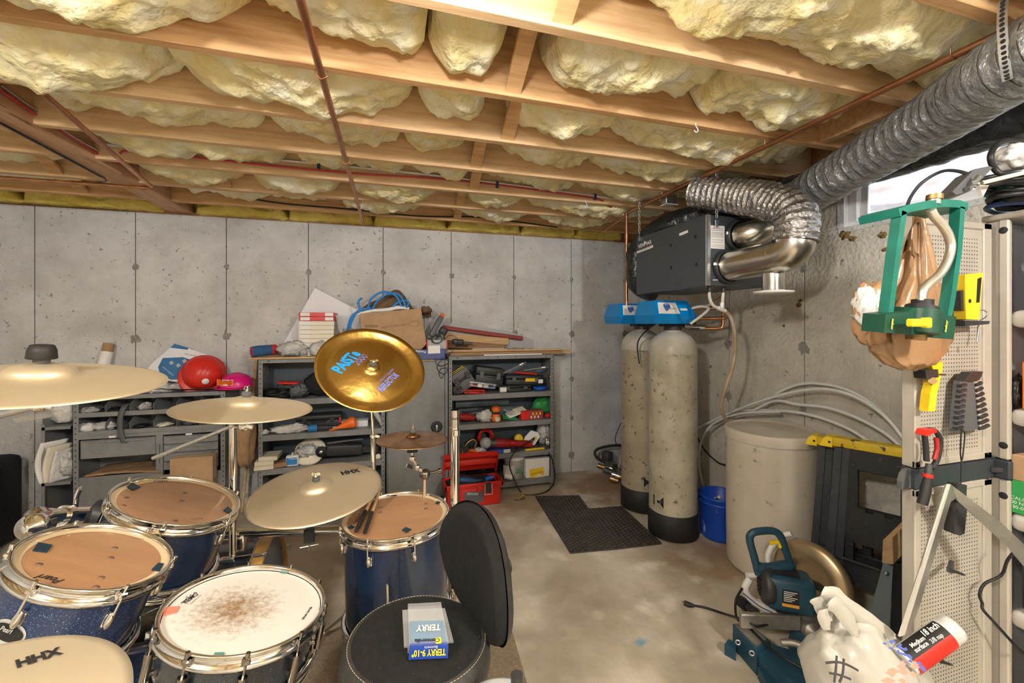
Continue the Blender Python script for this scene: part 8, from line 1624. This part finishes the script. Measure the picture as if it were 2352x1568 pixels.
# ---- foreground odds: carpet, a drum pedal case, basket rim
mat('carpet', (.42, .34, .24), .95, c2=(.32, .25, .17), scale=90, bump=.7, bscale=200)
rg = thing('carpet', 'worn beige carpet under the drum kit', 'carpet', (.2, 1.2, 0)); kid(MB().add([(aZ(1210, 1568, 0).x, aZ(1210, 1568, 0).y, .003), (aZ(1178, 1455, 0).x, aZ(1178, 1455, 0).y, .003), (aZ(1165, 1400, 0).x - .05, 2.2, .003), (-1.5, 2.2, .003), (-1.5, .2, .003), (.45, .2, .003)] + [(aZ(1210, 1568, 0).x, aZ(1210, 1568, 0).y, .001), (aZ(1178, 1455, 0).x, aZ(1178, 1455, 0).y, .001), (aZ(1165, 1400, 0).x - .05, 2.2, .001), (-1.5, 2.2, .001), (-1.5, .2, .001), (.45, .2, .001)], [(0, 1, 2, 3, 4, 5), (0, 6, 7, 1), (1, 7, 8, 2), (2, 8, 9, 3), (3, 9, 10, 4), (4, 10, 11, 5), (5, 11, 6, 0)]), 'pile', 'carpet', rg)
# practice amp / black case between floor tom and throne
bk = thing('instrument_case', 'black instrument case with white lettering beside the floor tom', 'case', aZ(1095, 1410, 0)); P0 = aZ(1080, 1420, 0)
kid(MB().box((P0.x - .02, P0.y + .02, .009), (P0.x + .12, P0.y + .30, .40), .015), 'case_body', 'black_plastic', bk); kid(MB().tube([(P0.x + .0, P0.y + .06, .40), (P0.x + .02, P0.y + .16, .47), (P0.x + .05, P0.y + .26, .40)], .012, 8, sub=5), 'handle', 'black_rubber', bk); ptext('A', 'paper', bk, Vector((0, P0.y + .0195, .3)), (0, -1, 0), (1090, 1368), (1102, 1362), 1.2, bold=.03)
# round grey stool rim with a dark knob in the lower foreground
rs_ = thing('cymbal_tray', 'round grey lid with a black knob standing near the throne', 'lid', aZ(1160, 1600, 0)); o_ = aD(1150, 1640, .90); kid(MB(Matrix.Translation(o_)).lathe([(0, .0), (.07, .002), (.085, .004), (.095, .0), (.098, -.012), (.09, -.014)], 40), 'disc', 'grey_light', rs_); kid(MB().cyl(aD(1187, 1568, .9), aD(1187, 1548, .9), .013, n=16), 'knob', 'black_plastic', rs_); kid(MB().cyl(o_, (o_.x, o_.y, .01), .012, n=12), 'stem', 'chrome_dark', rs_)
# ---- package on the throne seat
pk_ = thing('bonnet_package', 'clear plastic pack of terry bonnets lying on the throne seat', 'package', TC + Vector((0, 0, .012))); c, n = TC + TN * .012, TN
mat('pack_blue', (.02, .07, .42), .4); mat('pack_teal', (.01, .20, .40), .4); mat('pack_yellow', (.85, .75, .05), .5)
q = lambda u, v, h: onplane(u, v, c + n * h, n)
def hexa(lo, hi, m, name):
    k = len(lo); return kid(MB().add(hi + lo, [tuple(range(k))] + [(i, k + i, k + (i + 1) % k, (i + 1) % k) for i in range(k)] + [tuple(range(k, 2 * k))[::-1]]), name, m, pk_)
base = [(938, 1515), (1028, 1512), (1020, 1465), (940, 1468)]
hexa([q(u, v, .001) for u, v in ((936, 1500), (1030, 1496), (1012, 1390), (936, 1394))], [q(u, v, .045) for u, v in ((940, 1478), (1030, 1474), (1013, 1382), (937, 1386))], 'clear_plastic', 'shell')
hexa([q(u, v, .001) for u, v in ((928, 1488), (1042, 1476), (1022, 1400), (924, 1404))], [q(u, v, .006) for u, v in ((928, 1484), (1042, 1472), (1022, 1396), (924, 1400))], 'clear_plastic', 'flange')
cd = hexa([q(u, v, .003) for u, v in ((942, 1496), (1026, 1492), (1016, 1428), (940, 1430))], [q(u, v, .040) for u, v in ((943, 1474), (1026, 1470), (1018, 1424), (941, 1426))], 'pack_teal', 'card')
kid(MB().add([q(938, 1515, .002), q(1029, 1511, .002), q(1028, 1471, .044), q(942, 1475, .044)], [(0, 1, 2, 3)]), 'front_card', 'pack_blue', pk_)
fpn = (q(1029, 1511, .002) - q(938, 1515, .002)).cross(q(942, 1475, .044) - q(938, 1515, .002)).normalized(); fpc = q(938, 1515, .002) + fpn * .001
ptext('TERRY 9-10"', 'pack_yellow', pk_, fpc, fpn, (1024, 1495), (946, 1499), 1.5, bold=.03); ptext('Bonnets', 'paper', pk_, fpc, fpn, (1005, 1484), (975, 1486), 1.1)
ptext('TERRY', 'paper', pk_, c + n * .0455, n, (1012, 1440), (956, 1443), 1.5, bold=.03); ptext('Concordia', 'ink', pk_, c + n * .0455, n, (1010, 1470), (952, 1472), 1.2, bold=.02); quadplate(pk_, c + n * .0456, n, [(1001, 1478), (1014, 1477), (1013, 1464), (1000, 1465)], 'pack_yellow', 'logo')
